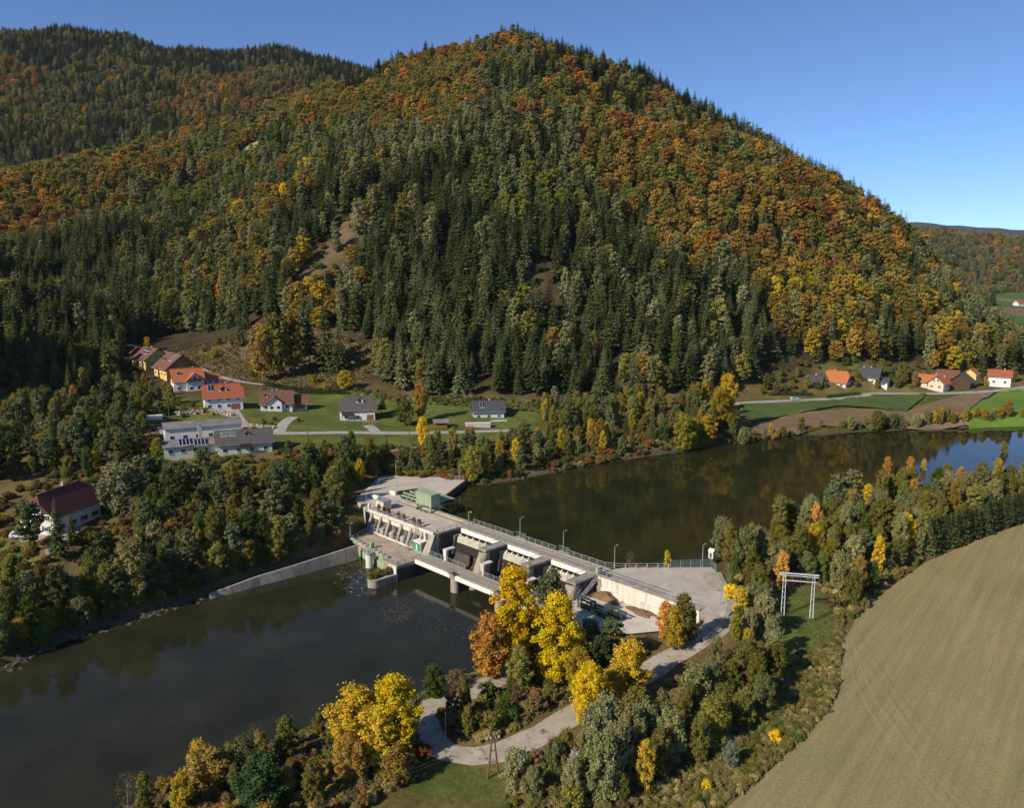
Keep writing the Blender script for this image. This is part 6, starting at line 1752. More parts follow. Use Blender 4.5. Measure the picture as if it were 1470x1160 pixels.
MB().box(-2.6, 2.6, -1.1, 1.1, .6, 2.7).build('box_body', M['white_paint'], t); MB().tube((2.6, 0, .6), (3.8, 0, .5), .06, .06, 5).build('drawbar', M['galv'], t); wheel_set(t, (-.5, .5), (-.95, .95), .35, .2)
x, y, z = at(299, 601, 16.8); t = thing('skip_container', 'yellow orange skip container in the workshop yard', 'container', (x, y, z), math.radians(22))
MB().hexa([(-1.5, -.9, .05), (1.5, -.9, .05), (1.5, .9, .05), (-1.5, .9, .05), (-1.7, -1.1, 2.2), (1.7, -1.1, 2.2), (1.7, 1.1, 2.2), (-1.7, 1.1, 2.2)]).build('bin', M['orange'], t)
for k in range(4): MB().box(-1.3 + k * .85, -1.2 + k * .85, -1.12, -1.0, .3, 2.1).build('rib', M['orange'], t)
x, y, z = at(139, 716, 10.0); t = thing('shipping_container', 'red container with grey roof at the end of the forecourt', 'container', (x, y, z - .3), math.radians(60))
M['red_panel'] = pm('red_panel', (.42, .03, .025), (.33, .025, .02), 1.0, .5)
MB().box(-1.8, 1.8, -1.1, 1.1, .1, 2.2).build('box_body', M['red_panel'], t); MB().box(-1.9, 1.9, -1.2, 1.2, 2.2, 2.4).build('roof', M['plaster_grey'], t)
for k in range(6): MB().box(-1.6 + k * .6, -1.5 + k * .6, -1.15, -1.1, .2, 2.1).build('rib', M['red_panel'], t)
# pool and terrace at the slate roofed house
x, y, z = at(716, 604, 14.8); t = thing('swimming_pool', 'small turquoise pool beside the slate roofed house', 'pool', (x, y, z), math.radians(6))
MB().box(-3, 3, -1.3, 1.3, -.6, .25).build('rim', M['conc_light'], t); MB().box(-2.7, 2.7, -1.05, 1.05, .1, .29).build('pool_surface', M['pool'], t)
x, y, z = at(686, 611, 14.6); t = thing('terrace', 'raised concrete terrace below the slate roofed house', 'terrace', (x, y, z), math.radians(6))
MB().box(-4.5, 4.5, -1.2, 1.2, -.8, .9).build('terrace_wall', M['plaster_grey'], t); MB().box(-4.6, 4.6, -1.3, 1.3, .9, 1.02).build('slab', M['conc_light'], t)
# rock gardens / dry walls
def rock_wall(label, l, n, seed, h=1.2):
    pts = [at(*p) for p in l]; x0, y0, z0 = pts[0]
    t = thing('rock_wall', label, 'rock wall', (x0, y0, z0))
    rg = random.Random(seed); base = MB().hexa([(c[0] * .5, c[1] * .45, c[2] * .4) for c in cube]).mesh('boulder', M['rock'])
    for k in range(n):
        f = k / n * (len(pts) - 1); i = min(int(f), len(pts) - 2); g_ = f - i
        q = Vector(pts[i]) * (1 - g_) + Vector(pts[i + 1]) * g_
        for j in range(2):
            o = link_mesh('boulder', base, t)
            o.location = (q.x - x0 + rg.gauss(0, .25), q.y - y0 + rg.gauss(0, .3) + j * .5, float(hz(q.x, q.y)) - z0 + .25 + j * h * .5)
            o.rotation_euler = (rg.uniform(-.4, .4), rg.uniform(-.4, .4), rg.uniform(0, 6)); s = rg.uniform(.8, 1.5); o.scale = (s, s, s * .9)
M['rock'] = pm('pale_rock', (.40, .35, .28), (.24, .21, .17), 1.0, .95, .4, 4)
rock_wall('pale boulder wall below the red roofed house', [(255,602,17), (290,600,17), (318,597,17.4), (335,600,17.2)], 34, 1)
rock_wall('boulder rockery in front of the cross gabled house', [(355,614,16.6), (375,615,16.6), (395,614,16.7)], 26, 2, .7)
# hedge rows
def hedge(label, l, h, w, n, colr):
    pts = [at(*p) for p in l]; x0, y0, z0 = pts[0]
    t = thing('hedge', label, 'hedge', (x0, y0, float(hz(x0, y0))), 0)
    rng = np.random.default_rng(n); A = Acc()
    for k in range(n):
        f = k / n * (len(pts) - 1); i = min(int(f), len(pts) - 2); g_ = f - i
        q = np.array(pts[i]) * (1 - g_) + np.array(pts[i + 1]) * g_; zb = float(hz(q[0], q[1]))
        m_ = 60; pos = rng.uniform(-1, 1, (m_, 3)) * np.array((w, w * .8, h / 2)); ax = rng.integers(0, 3, m_); sg = rng.choice([-1, 1], m_)
        lim = np.array((w, w * .8, h / 2)); pos[np.arange(m_), ax] = sg * lim[ax]; nor = np.zeros((m_, 3)); nor[np.arange(m_), ax] = sg
        pos[:, 2] += h / 2 + zb - float(hz(x0, y0)); pos[:, 0] += q[0] - x0; pos[:, 1] += q[1] - y0
        v, qd, tn = leaves(pos, norm(nor + rng.normal(size=(m_, 3)) * .4), .28, .6, rng); A.add(v, qd, tn)
    v, qd, tn = A.get(); o = link_mesh('foliage', mesh_np('foliage', v, qd, [M['leaf']], tint=tn), t); o['leaf_color'] = colr
    return t
hedge('clipped dark hedge along the road above the lawn', [(380,555,21), (425,560,20)], 1.6, .8, 26, (.06, .085, .022))
hedge('long dark hedge between the lawn and the clearing', [(428,561,20), (495,567,19)], 1.9, .9, 40, (.055, .08, .02))
hedge('clipped garden hedge below the orange half hipped house', [(1188,569,14), (1235,564,14.3)], 1.5, .8, 26, (.075, .11, .025))
hedge('garden hedge beside the pale blue house', [(1105,571,13.6), (1165,567,14)], 1.3, .8, 30, (.085, .11, .03))
# wooden poles
def pole(label, x, y, z, h, arms=1):
    t = thing('utility_pole', label, 'utility pole', (x, y, z))
    MB().tube((0, 0, -.3), (0, 0, h), .16, .11, 8).build('shaft', M['wood_pole'], t)
    for k in range(arms):
        MB().box(-.9, .9, -.06, .06, h - .5 - k * .6, h - .38 - k * .6).build('crossarm', M['wood_pole'], t)
        for a in (-.8, 0, .8): MB().tube((a, 0, h - .38 - k * .6), (a, 0, h - .18 - k * .6), .05, .04, 6).build('insulator', M['frame'], t)
    return t
for px, py, z, h, lb in ((588,634,14.3,7.5,'wooden pole beside the golden tree by the village road'), (442,634,15.4,6.5,'wooden pole on the grass strip below the village road'), (301,668,14.5,8.5,'tall wooden pole in front of the workshop annex'), (335,556,20.8,7,'wooden pole at the hairpin behind the red roofed house'), (243,605,17,7.5,'wooden pole in the workshop yard')):
    x, y = W(px, py, z); pole(lb, x, y, float(hz(x, y)), h)
# ------------------------------------------------------------------ trees and shrubs in the valley
MARKS = [(W(a, b, z), n) for a, b, z, n in ((510,600,15.6,'the dark roofed lawn house'), (315,585,18.6,'the bright red roofed house'), (395,588,17.6,'the cross gabled house'), (264,558,21,'the orange cross gabled house'), (240,538,25,'the big yellow house'), (205,525,27,'the solar roofed yellow house'), (290,630,16,'the grey roofed workshop'), (345,650,15,'the long brown roofed house'), (700,600,14.6,'the slate roofed pool house'), (632,612,15,'the garden shed'), (607,640,14,'the bright golden roadside tree'), (55,765,9,'the maroon roofed house'), (139,716,10,'the red container'), (1168,560,14.4,'the pale blue house'), (1206,556,15,'the orange half hipped house'), (1254,552,16,'the steep slate roofed house'), (1345,558,14,'the cream farmhouse'), (1390,556,14,'the dark timber barn'), (1441,553,14,'the lone red roofed white house'), (125,436,50,'the shaded valley cottage'), (1143,890,6,'the steel portal mast'), (708,1118,5.5,'the wooden mast'), (1020,812,10,'the gauge house'), (1042,605,12,'the tall golden field tree'), (1345,795,6,'the start of the spruce row'), (195,855,5,'the pale olive bank willow'), (175,735,10,'the round grey willow'), (545,1090,4.6,'the golden river bend trees'), (480,785,5,'the quay wall head'), (330,842,4,'the quay wall foot'), (660,688,10,'the bank platform corner'), (560,692,10,'the tall platform lamp'), (640,640,13,'the forest track bend'), (1067,640,9,'the round shore willow'), (1258,616,9,'the olive shore willow'), (1349,610,9,'the slim golden shore birch'), (430,560,20,'the long dark hedge'), (1030,905,9,'the gravel track fence'), (1207,930,6,'the field corner near the mast'), (1050,1155,6,'the lower end of the weeds'), (760,1064,6,'the gravel track loop'), (880,995,6.8,'the track side golden trees'), (230,508,30,'the climbing hillside road'), (1240,700,9,'the golden brown waterside tree'), (1439,668,9,'the pale yellow waterside tree'), (1060,580,13,'the valley road bend'))]
def beside(x, y):
    d, n = min(((x - m[0][0]) ** 2 + (y - m[0][1]) ** 2, m[1]) for m in MARKS)
    d = math.sqrt(d)
    return ('beside ' if d < 9 else 'near ' if d < 24 else 'some way from ' if d < 60 else 'far behind ') + n
SAY = dict(spruce='dark', spruce_blue='blue green', greygreen='grey green', olive='olive', green='green', yellowgreen='yellow green', gold='golden', ochre='ochre', orange='orange', rust='rust brown', brown='brown')
for kd, x, y, z, h, wd, pal in SINGLES:
    size = {'spruce': (19, 22), 'larch': (17, 20), 'beech': (14, 16)}[kd]
    sz = 'lower' if h < size[0] else ('tall' if h < size[1] else 'very tall')
    plant(kd, x, y, h, pal, '%s %s %s at forest edge %s' % (sz, SAY[pal], kd, beside(x, y)), 'trees along the forest edge', wd)
def tree_at(kind, px, base, top, pal, label, wide=1.0, group=None, color=None, variant=None):
    x, y, z = G(px, base)
    c = project(x, y, z)[2]
    h = (base - top) * c / FPX * 1.04
    return plant(kind, x, y, h, pal, label, group, wide, color=color, variant=variant)
GY_ = 'golden trees on the spit below the weir'
tree_at('poplar', 738, 962, 808, 'yellow', 'tallest bright yellow poplar beside the end of the service bridge', 0.95, GY_)
tree_at('poplar', 800, 985, 845, 'yellow', 'broad yellow poplar in front of the gravel apron', 1.05, GY_)
tree_at('alder', 702, 975, 878, 'peach', 'peach coloured tree at the water edge of the yellow clump', 1.15, GY_)
tree_at('alder', 768, 948, 866, 'peach', 'orange tree squeezed between the two yellow poplars', 1.0, GY_)
tree_at('alder', 745, 1000, 925, 'olive', 'olive tree under the tallest yellow poplar', 1.1, GY_)
tree_at('poplar', 830, 1000, 925, 'gold', 'half green golden poplar in front of the broad yellow poplar', 1.2, GY_)
tree_at('poplar', 845, 1045, 945, 'yellow', 'yellow tree leaning over the gravel track', 1.15, GY_)
tree_at('alder', 905, 1002, 915, 'gold', 'dull golden tree beside the gravel track', 1.35, GY_)
tree_at('alder', 880, 1020, 950, 'gold', 'low golden tree joined to the track side yellow tree', 1.2, GY_)
tree_at('birch', 955, 925, 862, 'peach', 'orange birch at the end of the retaining wall', 1.1, GY_)
tree_at('birch', 980, 930, 850, 'olive', 'olive birch beside the orange birch by the yard', 1.1, GY_)
tree_at('birch', 968, 938, 868, 'gold', 'golden birch under the yard wall', 1.1, GY_)
tree_at('birch', 992, 925, 872, 'yellowgreen', 'yellow green birch at the bend of the gravel track', 1.0, GY_)
tree_at('pine', 792, 915, 818, 'spruce_blue', 'grey green pine rising behind the yellow poplars', 1.0)
tree_at('pine', 846, 955, 888, 'spruce_blue', 'blue green pine beside the steel racks', 1.15)
tree_at('pine', 876, 962, 886, 'spruce_blue', 'blue green pine at the edge of the pale apron', 1.15)
tree_at('pine', 862, 975, 910, 'spruce', 'darker low pine in front of the two blue green pines', 1.15)
tree_at('poplar', 512, 1092, 978, 'gold', 'broad golden tree near the river bend', 1.6, GY_)
tree_at('poplar', 568, 1085, 966, 'yellow', 'tall yellow tree at the inside of the track loop', 1.45, GY_)
tree_at('poplar', 545, 1105, 1010, 'gold', 'golden green tree between the two river bend trees', 1.2, GY_)
tree_at('alder', 500, 1120, 1050, 'ochre', 'ochre bushy tree below the broad golden tree', 1.3, GY_)
tree_at('alder', 570, 1130, 1065, 'ochre', 'straw coloured bushy tree on the grass below the loop', 1.3, GY_)
tree_at('alder', 624, 1002, 950, 'green', 'round green tree by the fence at the river', 1.3)
tree_at('birch', 412, 1080, 1042, 'peach', 'small orange tree at the river bank', 1.1)
tree_at('alder', 375, 1165, 1080, 'green', 'dark green tree on the lower river bank', 1.9, color=(.06, .10, .035))
tree_at('willow', 350, 1115, 1052, 'greygreen', 'grey green willow on the lower river bank', 1.1)
tree_at('ash', 300, 1140, 1076, 'ochre', 'rounded ochre bush at the water edge', 1.9)
tree_at('bare', 185, 1168, 1105, 'brown', 'leafless grey bush at the water edge', 1.0)
tree_at('alder', 825, 1130, 1072, 'greygreen', 'silver leaved tree beside the wooden mast', 1.0, color=(.45, .45, .38))
_x, _y = dam_xy(43.4, -14.6); plant('birch', _x, _y, 5.4, 'gold', 'small golden birch between the guard rail and the water', None, .8, z=8.3)
_x, _y = dam_xy(38.4, -8.8); plant('bare', _x, _y, 5.2, 'brown', 'leafless sapling beside the yard lamp post', None, .8, z=8.3)
tree_at('willow', 1036, 800, 738, 'greygreen', 'tall grey green willow at the yard corner', .75)
tree_at('birch', 1046, 812, 748, 'olive', 'olive birch beside the willow at the yard corner', 1.0)
tree_at('birch', 1062, 895, 840, 'gold', 'golden birch beside the gravel track fence', 1.1)
tree_at('shrub', 1048, 862, 838, 'yellow', 'small bright yellow bush at the track fence', .9)
tree_at('alder', 1062, 900, 868, 'yellowgreen', 'yellow green bush tree beside the gravel track', 1.2)
tree_at('shrub', 352, 625, 612, 'red', 'crimson shrub in the rock garden', 1.1)
tree_at('poplar', 607, 642, 598, 'yellow', 'bright golden tree below the village road', .9)
tree_at('beech', 582, 612, 572, 'olive', 'broad orchard tree on the lawn', 1.3)
tree_at('birch', 604, 605, 545, 'ochre', 'slender straw yellow birch at the hill foot', .8)
tree_at('spruce', 548, 595, 555, 'spruce_blue', 'pale blue spruce behind the dark roofed lawn house', 1.1)
tree_at('birch', 153, 445, 418, 'yellow', 'bright yellow tree beside the shaded cottage', 1.0)
tree_at('birch', 212, 500, 484, 'gold', 'golden tree above the yellow houses', 1.4)
tree_at('spruce', 85, 800, 712, 'spruce', 'dark spruce before the maroon roofed house', .9)
tree_at('pine', 45, 795, 720, 'spruce_blue', 'layered pine hiding the front of the maroon roofed house', 1.15)
tree_at('spruce', 105, 790, 735, 'spruce', 'small pointed spruce beside the forecourt', .9)
tree_at('poplar', 60, 660, 622, 'gold', 'golden orange tree on the slope above the maroon roofed house', 1.6)
tree_at('willow', 175, 735, 660, 'greygreen', 'large round grey willow on the left bank', 1.2, color=(.24, .235, .12))
tree_at('willow', 195, 860, 765, 'olive', 'large pale olive willow at the left river bank', 1.0, color=(.26, .22, .085))
tree_at('poplar', 228, 665, 628, 'yellowgreen', 'yellow green tree beside the workshop gable', 1.2)
tree_at('birch', 678, 698, 640, 'yellowgreen', 'yellow green birch at the river corner of the bank platform', 1.0)
tree_at('poplar', 1042, 612, 535, 'gold', 'tall golden tree at the start of the brown field', .85)
tree_at('poplar', 1030, 618, 555, 'gold', 'golden tree beside the tall one at the brown field', 1.0)
tree_at('alder', 1015, 640, 595, 'gold', 'round orange gold tree on the far river bank', 1.3)
tree_at('alder', 980, 650, 592, 'yellowgreen', 'pale yellow green tree on the far river bank', 1.1)
tree_at('birch', 995, 645, 600, 'yellow', 'slim yellow birch on the far river bank', .9)
tree_at('willow', 1067, 640, 612, 'greygreen', 'round pale willow on the shore below the brown field', 1.0)
tree_at('birch', 1349, 612, 583, 'gold', 'slim golden birch on the far shore', .8)
tree_at('willow', 1258, 618, 588, 'olive', 'olive willow on the far shore', 1.1)
tree_at('birch', 1272, 700, 655, 'peach', 'straw orange poplar shaped tree over the reservoir', .75)
tree_at('birch', 1305, 695, 655, 'peach', 'pale orange birch beside the straw orange tree', .75)
tree_at('birch', 1325, 690, 657, 'gold', 'small orange birch at the reservoir edge', .7)
tree_at('birch', 1225, 730, 676, 'ochre', 'golden brown tree over the reservoir', 1.1)
tree_at('birch', 1439, 665, 632, 'yellowgreen', 'pale yellow poplar shaped tree in front of the blue water', .9)
tree_at('alder', 1300, 790, 735, 'yellow', 'yellow tree in the belt beside the spruce hedge', 1.0)
tree_at('alder', 1330, 745, 705, 'yellow', 'bright yellow bush tree behind the spruce hedge', 1.1)
tree_at('shrub', 1112, 1070, 1050, 'yellow', 'small orange yellow bush in the weeds near the field', .9)
tree_at('shrub', 1014, 1140, 1122, 'yellow', 'small orange yellow bush in the weeds by the field corner', .9)
tree_at('alder', 1095, 1025, 962, 'greygreen', 'grey green tree standing alone in the weeds', 1.05)
tree_at('alder', 1130, 975, 958, 'greygreen', 'small grey green bush tree near the steel portal', 1.4)
tree_at('alder', 1048, 1105, 1062, 'greygreen', 'silvery grey tree near the field edge', 1.2, color=(.17, .20, .13))

rgs = random.Random(31)
for k in range(46):
    px = 1072 + k * 8.9 + rgs.uniform(-3, 3)
    if 1185 < px < 1205: continue
    base = float(np.interp(px, [1060, 1120, 1180, 1250, 1340, 1470], [634, 625, 617, 615, 611, 605])) - rgs.uniform(0, 2)
    hp_ = rgs.choice((10, 12, 14, 18, 22, 26)) if px > 1215 else rgs.choice((8, 9, 11, 14, 18))
    kd = 'shrub' if hp_ < 13 else rgs.choice(('willow', 'alder', 'ash', 'birch'))
    pal = rgs.choice(('olive', 'greygreen', 'olive', 'greygreen', 'yellowgreen', 'brown', 'ochre', 'gold'))
    x, y = W(px, base, 9.6); x, y, z = x, y, max(float(hz(x, y)), 8.6)
    sz_ = 'low' if hp_ < 13 else ('mid sized' if hp_ < 20 else 'tall')
    plant(kd, x, y, hp_ * project(x, y, z)[2] / FPX, pal, '%s %s %s %s' % (sz_, dict(olive='olive', greygreen='grey green', yellowgreen='yellow green', brown='brown', ochre='ochre', gold='golden')[pal], kd, beside(x, y)), 'bushes on the far shore', 1.1, z=z)
for px, b_, t_, kd, pal, w_, lb in ((400,545,452,'beech','olive',.8,'slender olive tree standing in the cleared slope'), (420,540,446,'beech','ochre',.8,'slender ochre tree standing in the cleared slope'), (378,547,462,'birch','ochre',1.1,'straw coloured birch standing in the cleared slope'), (445,528,432,'spruce','spruce',.8,'slim dark spruce at the top of the cleared slope'), (468,530,425,'spruce','spruce',.9,'tall dark spruce at the top of the cleared slope'), (488,535,452,'spruce','spruce',.9,'dark spruce at the right end of the cleared slope'), (495,560,532,'ash','gold',1.4,'bushy golden tree at the foot of the cleared slope'), (345,498,430,'spruce','spruce',.8,'slim spruce at the left end of the cleared slope')):
    tree_at(kd, px, b_, t_, pal, lb, w_)
for k in range(64):
    px = 4 + k * 7.7 + rgs.uniform(-3, 3)
    base = float(np.interp(px, [0, 100, 200, 300, 420, 495], [950, 908, 878, 846, 806, 778])) - rgs.uniform(2, 16)
    kd, pal, h0, h1 = rgs.choice((('willow', 'greygreen', 4, 7), ('alder', 'olive', 5, 9), ('shrub', 'green', 2, 4), ('shrub', 'olive', 2, 4), ('pine', 'spruce_blue', 6, 10), ('alder', 'green', 4, 8), ('ash', 'ochre', 4, 7), ('shrub', 'brown', 2, 3.5)))
    x, y, z = G(px, base)
    if poly_sd(np.array([x]), np.array([y]), tail_poly)[0] < 1.0: continue
    h = rgs.uniform(h0, h1)
    sz_ = 'tall' if h > h0 + .66 * (h1 - h0) else ('low' if h < h0 + .33 * (h1 - h0) else 'mid sized')
    plant(kd, x, y, h, pal, '%s %s waterside %s %s' % (sz_, dict(olive='olive', greygreen='grey green', green='green', brown='brown', ochre='ochre', spruce_blue='blue green')[pal], kd, beside(x, y)), 'bushes at the left water edge', 1.1)
rngz = random.Random(99)
def zone(px_poly, spacing, kinds, place, group, maxn=400):
    poly = [G(a, b)[:2] for a, b in px_poly]
    xs = [p[0] for p in poly]; ys = [p[1] for p in poly]
    ar = abs(sum(poly[i - 1][0] * poly[i][1] - poly[i][0] * poly[i - 1][1] for i in range(len(poly)))) / 2
    tries = int(ar / spacing ** 2 * 6)
    q = np.stack([RNG.uniform(min(xs), max(xs), tries * 2), RNG.uniform(min(ys), max(ys), tries * 2)], 1)
    q = q[poly_sd(q[:, 0], q[:, 1], poly) < 0]
    ok = np.ones(len(q), bool)
    for pts_, wd in ROADS.values():
        d, _ = line_d(q[:, 0], q[:, 1], pts_); ok &= d > wd / 2 + 1.6
    for wp in (head_poly, tail_poly): ok &= poly_sd(q[:, 0], q[:, 1], wp) > 1.2
    for kp in (yard_poly, apron_poly, yard_workshop, yard_left, field_near, deck_poly, ph_poly): ok &= poly_sd(q[:, 0], q[:, 1], kp) > 1.0
    q = q[ok]
    if house_xy:
        hx = np.array(house_xy); ok = np.ones(len(q), bool)
        for a, b, r in hx: ok &= ((q[:, 0] - a) ** 2 + (q[:, 1] - b) ** 2) > r * r
        q = q[ok]
    n = 0
    placed = np.array([(t[0], t[1], t[2]) for t in TREES]) if TREES else np.zeros((0, 3))
    mine = np.zeros((0, 2))
    ws = [k[2] for k in kinds]
    for x, y in q:
        if n >= maxn: break
        if len(mine) and ((mine - (x, y)) ** 2).sum(1).min() < spacing ** 2: continue
        if len(placed):
            d = np.sqrt(((placed[:, :2] - (x, y)) ** 2).sum(1))
            if (d < np.minimum(placed[:, 2] * .5, spacing * .6)).any(): continue
        kind, pal, w, h0, h1 = random.choices(kinds, ws)[0]
        nm = dict(spruce='spruce', pine='pine', beech='broad tree', larch='larch', birch='birch', poplar='poplar', willow='willow', ash='ash', alder='alder', shrub='shrub', bare='leafless tree')[kind]
        cn = dict(spruce='dark green', spruce_blue='blue green', greygreen='grey green', olive='olive', green='green', yellowgreen='yellow green', gold='golden', yellow='bright yellow', ochre='ochre', orange='orange', rust='rust brown', red='red', peach='pale orange', brown='brown')[pal]
        h = random.uniform(h0, h1)
        size = 'tall' if h > h0 + .66 * (h1 - h0) else ('low' if h < h0 + .33 * (h1 - h0) else 'mid sized')
        plant(kind, float(x), float(y), h, pal, '%s %s %s %s' % (size, cn, nm, beside(x, y)), group, random.uniform(.72, 1.05))
        mine = np.vstack([mine, (x, y)]); n += 1
    print('zone', place, n)
BELT = [('willow', 'greygreen', 3.0, 6, 10), ('alder', 'greygreen', 2.2, 7, 11), ('ash', 'olive', 2.4, 7, 11), ('birch', 'olive', 1.5, 8, 12), ('birch', 'gold', .9, 7, 10), ('birch', 'ochre', .9, 7, 11), ('shrub', 'rust', .5, 2, 4), ('pine', 'spruce_blue', 1.4, 7, 11), ('alder', 'green', 1.2, 6, 9), ('willow', 'olive', 1.4, 5, 9), ('birch', 'peach', .4, 6, 9), ('bare', 'brown', .3, 6, 9), ('alder', 'yellowgreen', 1.1, 6, 9)]
zone([(1045,842),(1085,800),(1100,776),(1200,736),(1330,706),(1470,690),(1540,688),(1540,700),(1470,722),(1350,768),(1300,815),(1250,858),(1222,872),(1195,850),(1150,842),(1110,856),(1070,868)], 3.6, BELT, 'in the belt between reservoir and field', 'trees in the reservoir belt')
zone([(1080,945),(1112,938),(1125,965),(1085,1040),(1040,1090),(960,1140),(860,1175),(790,1170),(800,1125),(850,1090),(900,1062),(960,1028),(1020,985)], 3.1, [('willow', 'greygreen', 4.0, 6, 9.5), ('alder', 'greygreen', 2.0, 6, 9), ('alder', 'olive', 2.0, 6, 9), ('willow', 'olive', 2.0, 5, 8.5), ('birch', 'gold', .5, 6, 9), ('alder', 'yellowgreen', .8, 5, 8), ('bare', 'brown', .25, 5, 8)], 'in the thicket between gravel track and weeds', 'trees in the track side thicket')
zone([(1052,868),(1100,868),(1110,905),(1060,935),(1038,915)], 3.0, [('willow', 'greygreen', 2, 5, 8), ('alder', 'olive', 2, 5, 8), ('birch', 'gold', 1, 5, 8), ('alder', 'yellowgreen', 1, 5, 7)], 'beside the bend of the gravel track', 'trees at the track bend')
zone([(775,1120),(860,1140),(930,1165),(720,1175),(735,1140)], 3.0, [('willow', 'greygreen', 2, 4, 7), ('alder', 'olive', 2, 4, 7), ('shrub', 'olive', 1, 2, 4)], 'near the wooden mast', 'trees near the wooden mast')
zone([(625,1040),(650,1015),(720,985),(790,985),(800,1020),(740,1058),(690,1068),(640,1062)], 2.6, [('shrub', 'brown', 3, 2, 4), ('shrub', 'rust', 1.6, 2, 4), ('shrub', 'olive', 2, 2, 4), ('alder', 'olive', 1.4, 4, 7), ('bare', 'brown', .8, 4, 7), ('shrub', 'green', 1, 2, 3.5), ('alder', 'brown', .8, 4, 6)], 'inside the gravel track loop', 'shrubs inside the track loop')
zone([(620,1000),(690,968),(720,935),(790,890),(830,900),(840,960),(900,940),(940,925),(1000,925),(960,945),(880,990),(800,1000),(720,968)], 3.2, [('shrub', 'brown', 2, 2, 4), ('shrub', 'olive', 2, 2, 4), ('alder', 'olive', 1.5, 4, 7), ('shrub', 'rust', 1.2, 1.5, 3), ('alder', 'gold', .8, 5, 8), ('alder', 'brown', .8, 4, 6)], 'among the golden trees on the spit', 'shrubs on the spit')
zone([(200,1165),(260,1130),(330,1102),(400,1078),(470,1055),(600,1030),(600,1060),(640,1095),(600,1110),(560,1160),(400,1200),(200,1200)], 3.6, [('shrub', 'ochre', 1.5, 2, 4), ('shrub', 'brown', 2, 2, 3.5), ('willow', 'greygreen', 2, 4, 7), ('alder', 'olive', 2, 4, 7), ('alder', 'ochre', 1, 4, 7), ('alder', 'gold', .7, 4, 7), ('bare', 'brown', .5, 4, 6), ('alder', 'green', .8, 4, 6)], 'on the lower river bank', 'trees on the lower river bank')
zone([(1240,838),(1300,805),(1340,790),(1330,800),(1270,845),(1225,880),(1205,890)], 2.6, [('shrub', 'olive', 2, 1.5, 3), ('shrub', 'brown', 2, 1.5, 3), ('shrub', 'green', 1.5, 1.5, 3), ('shrub', 'rust', .8, 1, 2)], 'at the edge of the seeded field', 'shrubs along the field edge')
# spruce hedge along the field: a planted row
a0, a1 = Vector(G(1335, 797)[:2]), Vector(W(1560, 716, 6.0))
n_row = 74
for rrow in range(1):
    for k in range(n_row):
        f = k / (n_row - 1); p = a0 + (a1 - a0) * f
        nrm = Vector((-(a1 - a0).y, (a1 - a0).x)).normalized()
        p = p + nrm * (1.2 + rrow * 2.4) + Vector((random.gauss(0, .25), random.gauss(0, .25)))
        plant('spruce', p.x, p.y, random.uniform(7.6, 9.0), 'spruce', 'clipped looking spruce in the dense row along the seeded field', 'spruce row along the field', 1.25)
# left bank woods
LB = [('ash', 'olive', 2.4, 7, 11), ('alder', 'green', 2.4, 7, 10), ('willow', 'greygreen', 1.6, 6, 9), ('pine', 'spruce_blue', 2.4, 8, 13), ('pine', 'spruce', 1.8, 8, 13), ('ash', 'ochre', 1.0, 5, 9), ('spruce', 'spruce', 1.2, 7, 12), ('willow', 'olive', 1.4, 5, 8), ('alder', 'brown', .9, 5, 8), ('ash', 'gold', .3, 5, 8), ('birch', 'olive', 1.0, 6, 10)]
zone([(500,778),(480,790),(420,806),(360,822),(300,842),(200,865),(100,895),(0,935),(-60,955),(-60,850),(0,845),(70,848),(140,835),(185,800),(200,740),(205,715),(225,700),(250,705),(290,708),(380,704),(400,690),(500,678),(570,665),(540,692),(505,700),(500,740)], 3.7, LB, 'in the woods on the left bank below the village', 'trees on the left bank')
zone([(500,790),(420,815),(300,850),(200,880),(100,910),(0,955),(-60,975),(-60,960),(0,938),(100,897),(200,867),(300,838),(420,806),(495,780)], 2.6, [('willow', 'greygreen', 1.5, 2.5, 5), ('shrub', 'olive', 2, 2, 4), ('shrub', 'brown', 1.5, 2, 3.5), ('shrub', 'green', 1.5, 2, 4), ('alder', 'olive', 1, 4, 7)], 'x', 'bushes at the left water edge', 70)
zone([(0,650),(20,590),(60,575),(130,585),(180,575),(205,600),(205,650),(180,690),(140,690),(110,690),(60,682),(0,700),(-40,690)], 4.0, LB, 'on the slope between the meadow and the workshop', 'trees on the village slope')
zone([(395,668),(470,664),(560,662),(640,655),(700,650),(760,640),(840,628),(940,615),(1040,605),(1060,632),(1000,640),(940,648),(860,660),(770,678),(700,690),(600,680),(560,672),(400,672)], 3.9, [('ash', 'olive', 2.6, 6, 10), ('pine', 'spruce_blue', 1.8, 7, 11), ('alder', 'green', 1.4, 6, 9), ('willow', 'greygreen', 1.8, 6, 9), ('spruce', 'spruce', 1.4, 8, 12), ('birch', 'olive', 1.4, 8, 12), ('birch', 'gold', .5, 7, 11), ('ash', 'ochre', .9, 6, 10), ('alder', 'brown', .7, 5, 8)], 'in the strip between the village road and the reservoir', 'trees above the far river bank')
zone([(780,600),(860,592),(960,588),(1050,574),(1040,600),(940,610),(850,618),(790,625)], 4.4, [('alder', 'olive', 2, 8, 13), ('birch', 'olive', 1.5, 9, 14), ('alder', 'gold', .7, 8, 12), ('pine', 'spruce_blue', 1, 9, 13), ('spruce', 'spruce', 1.5, 10, 16), ('alder', 'brown', 1, 7, 11)], 'at the hill foot above the forest track', 'trees above the forest track')
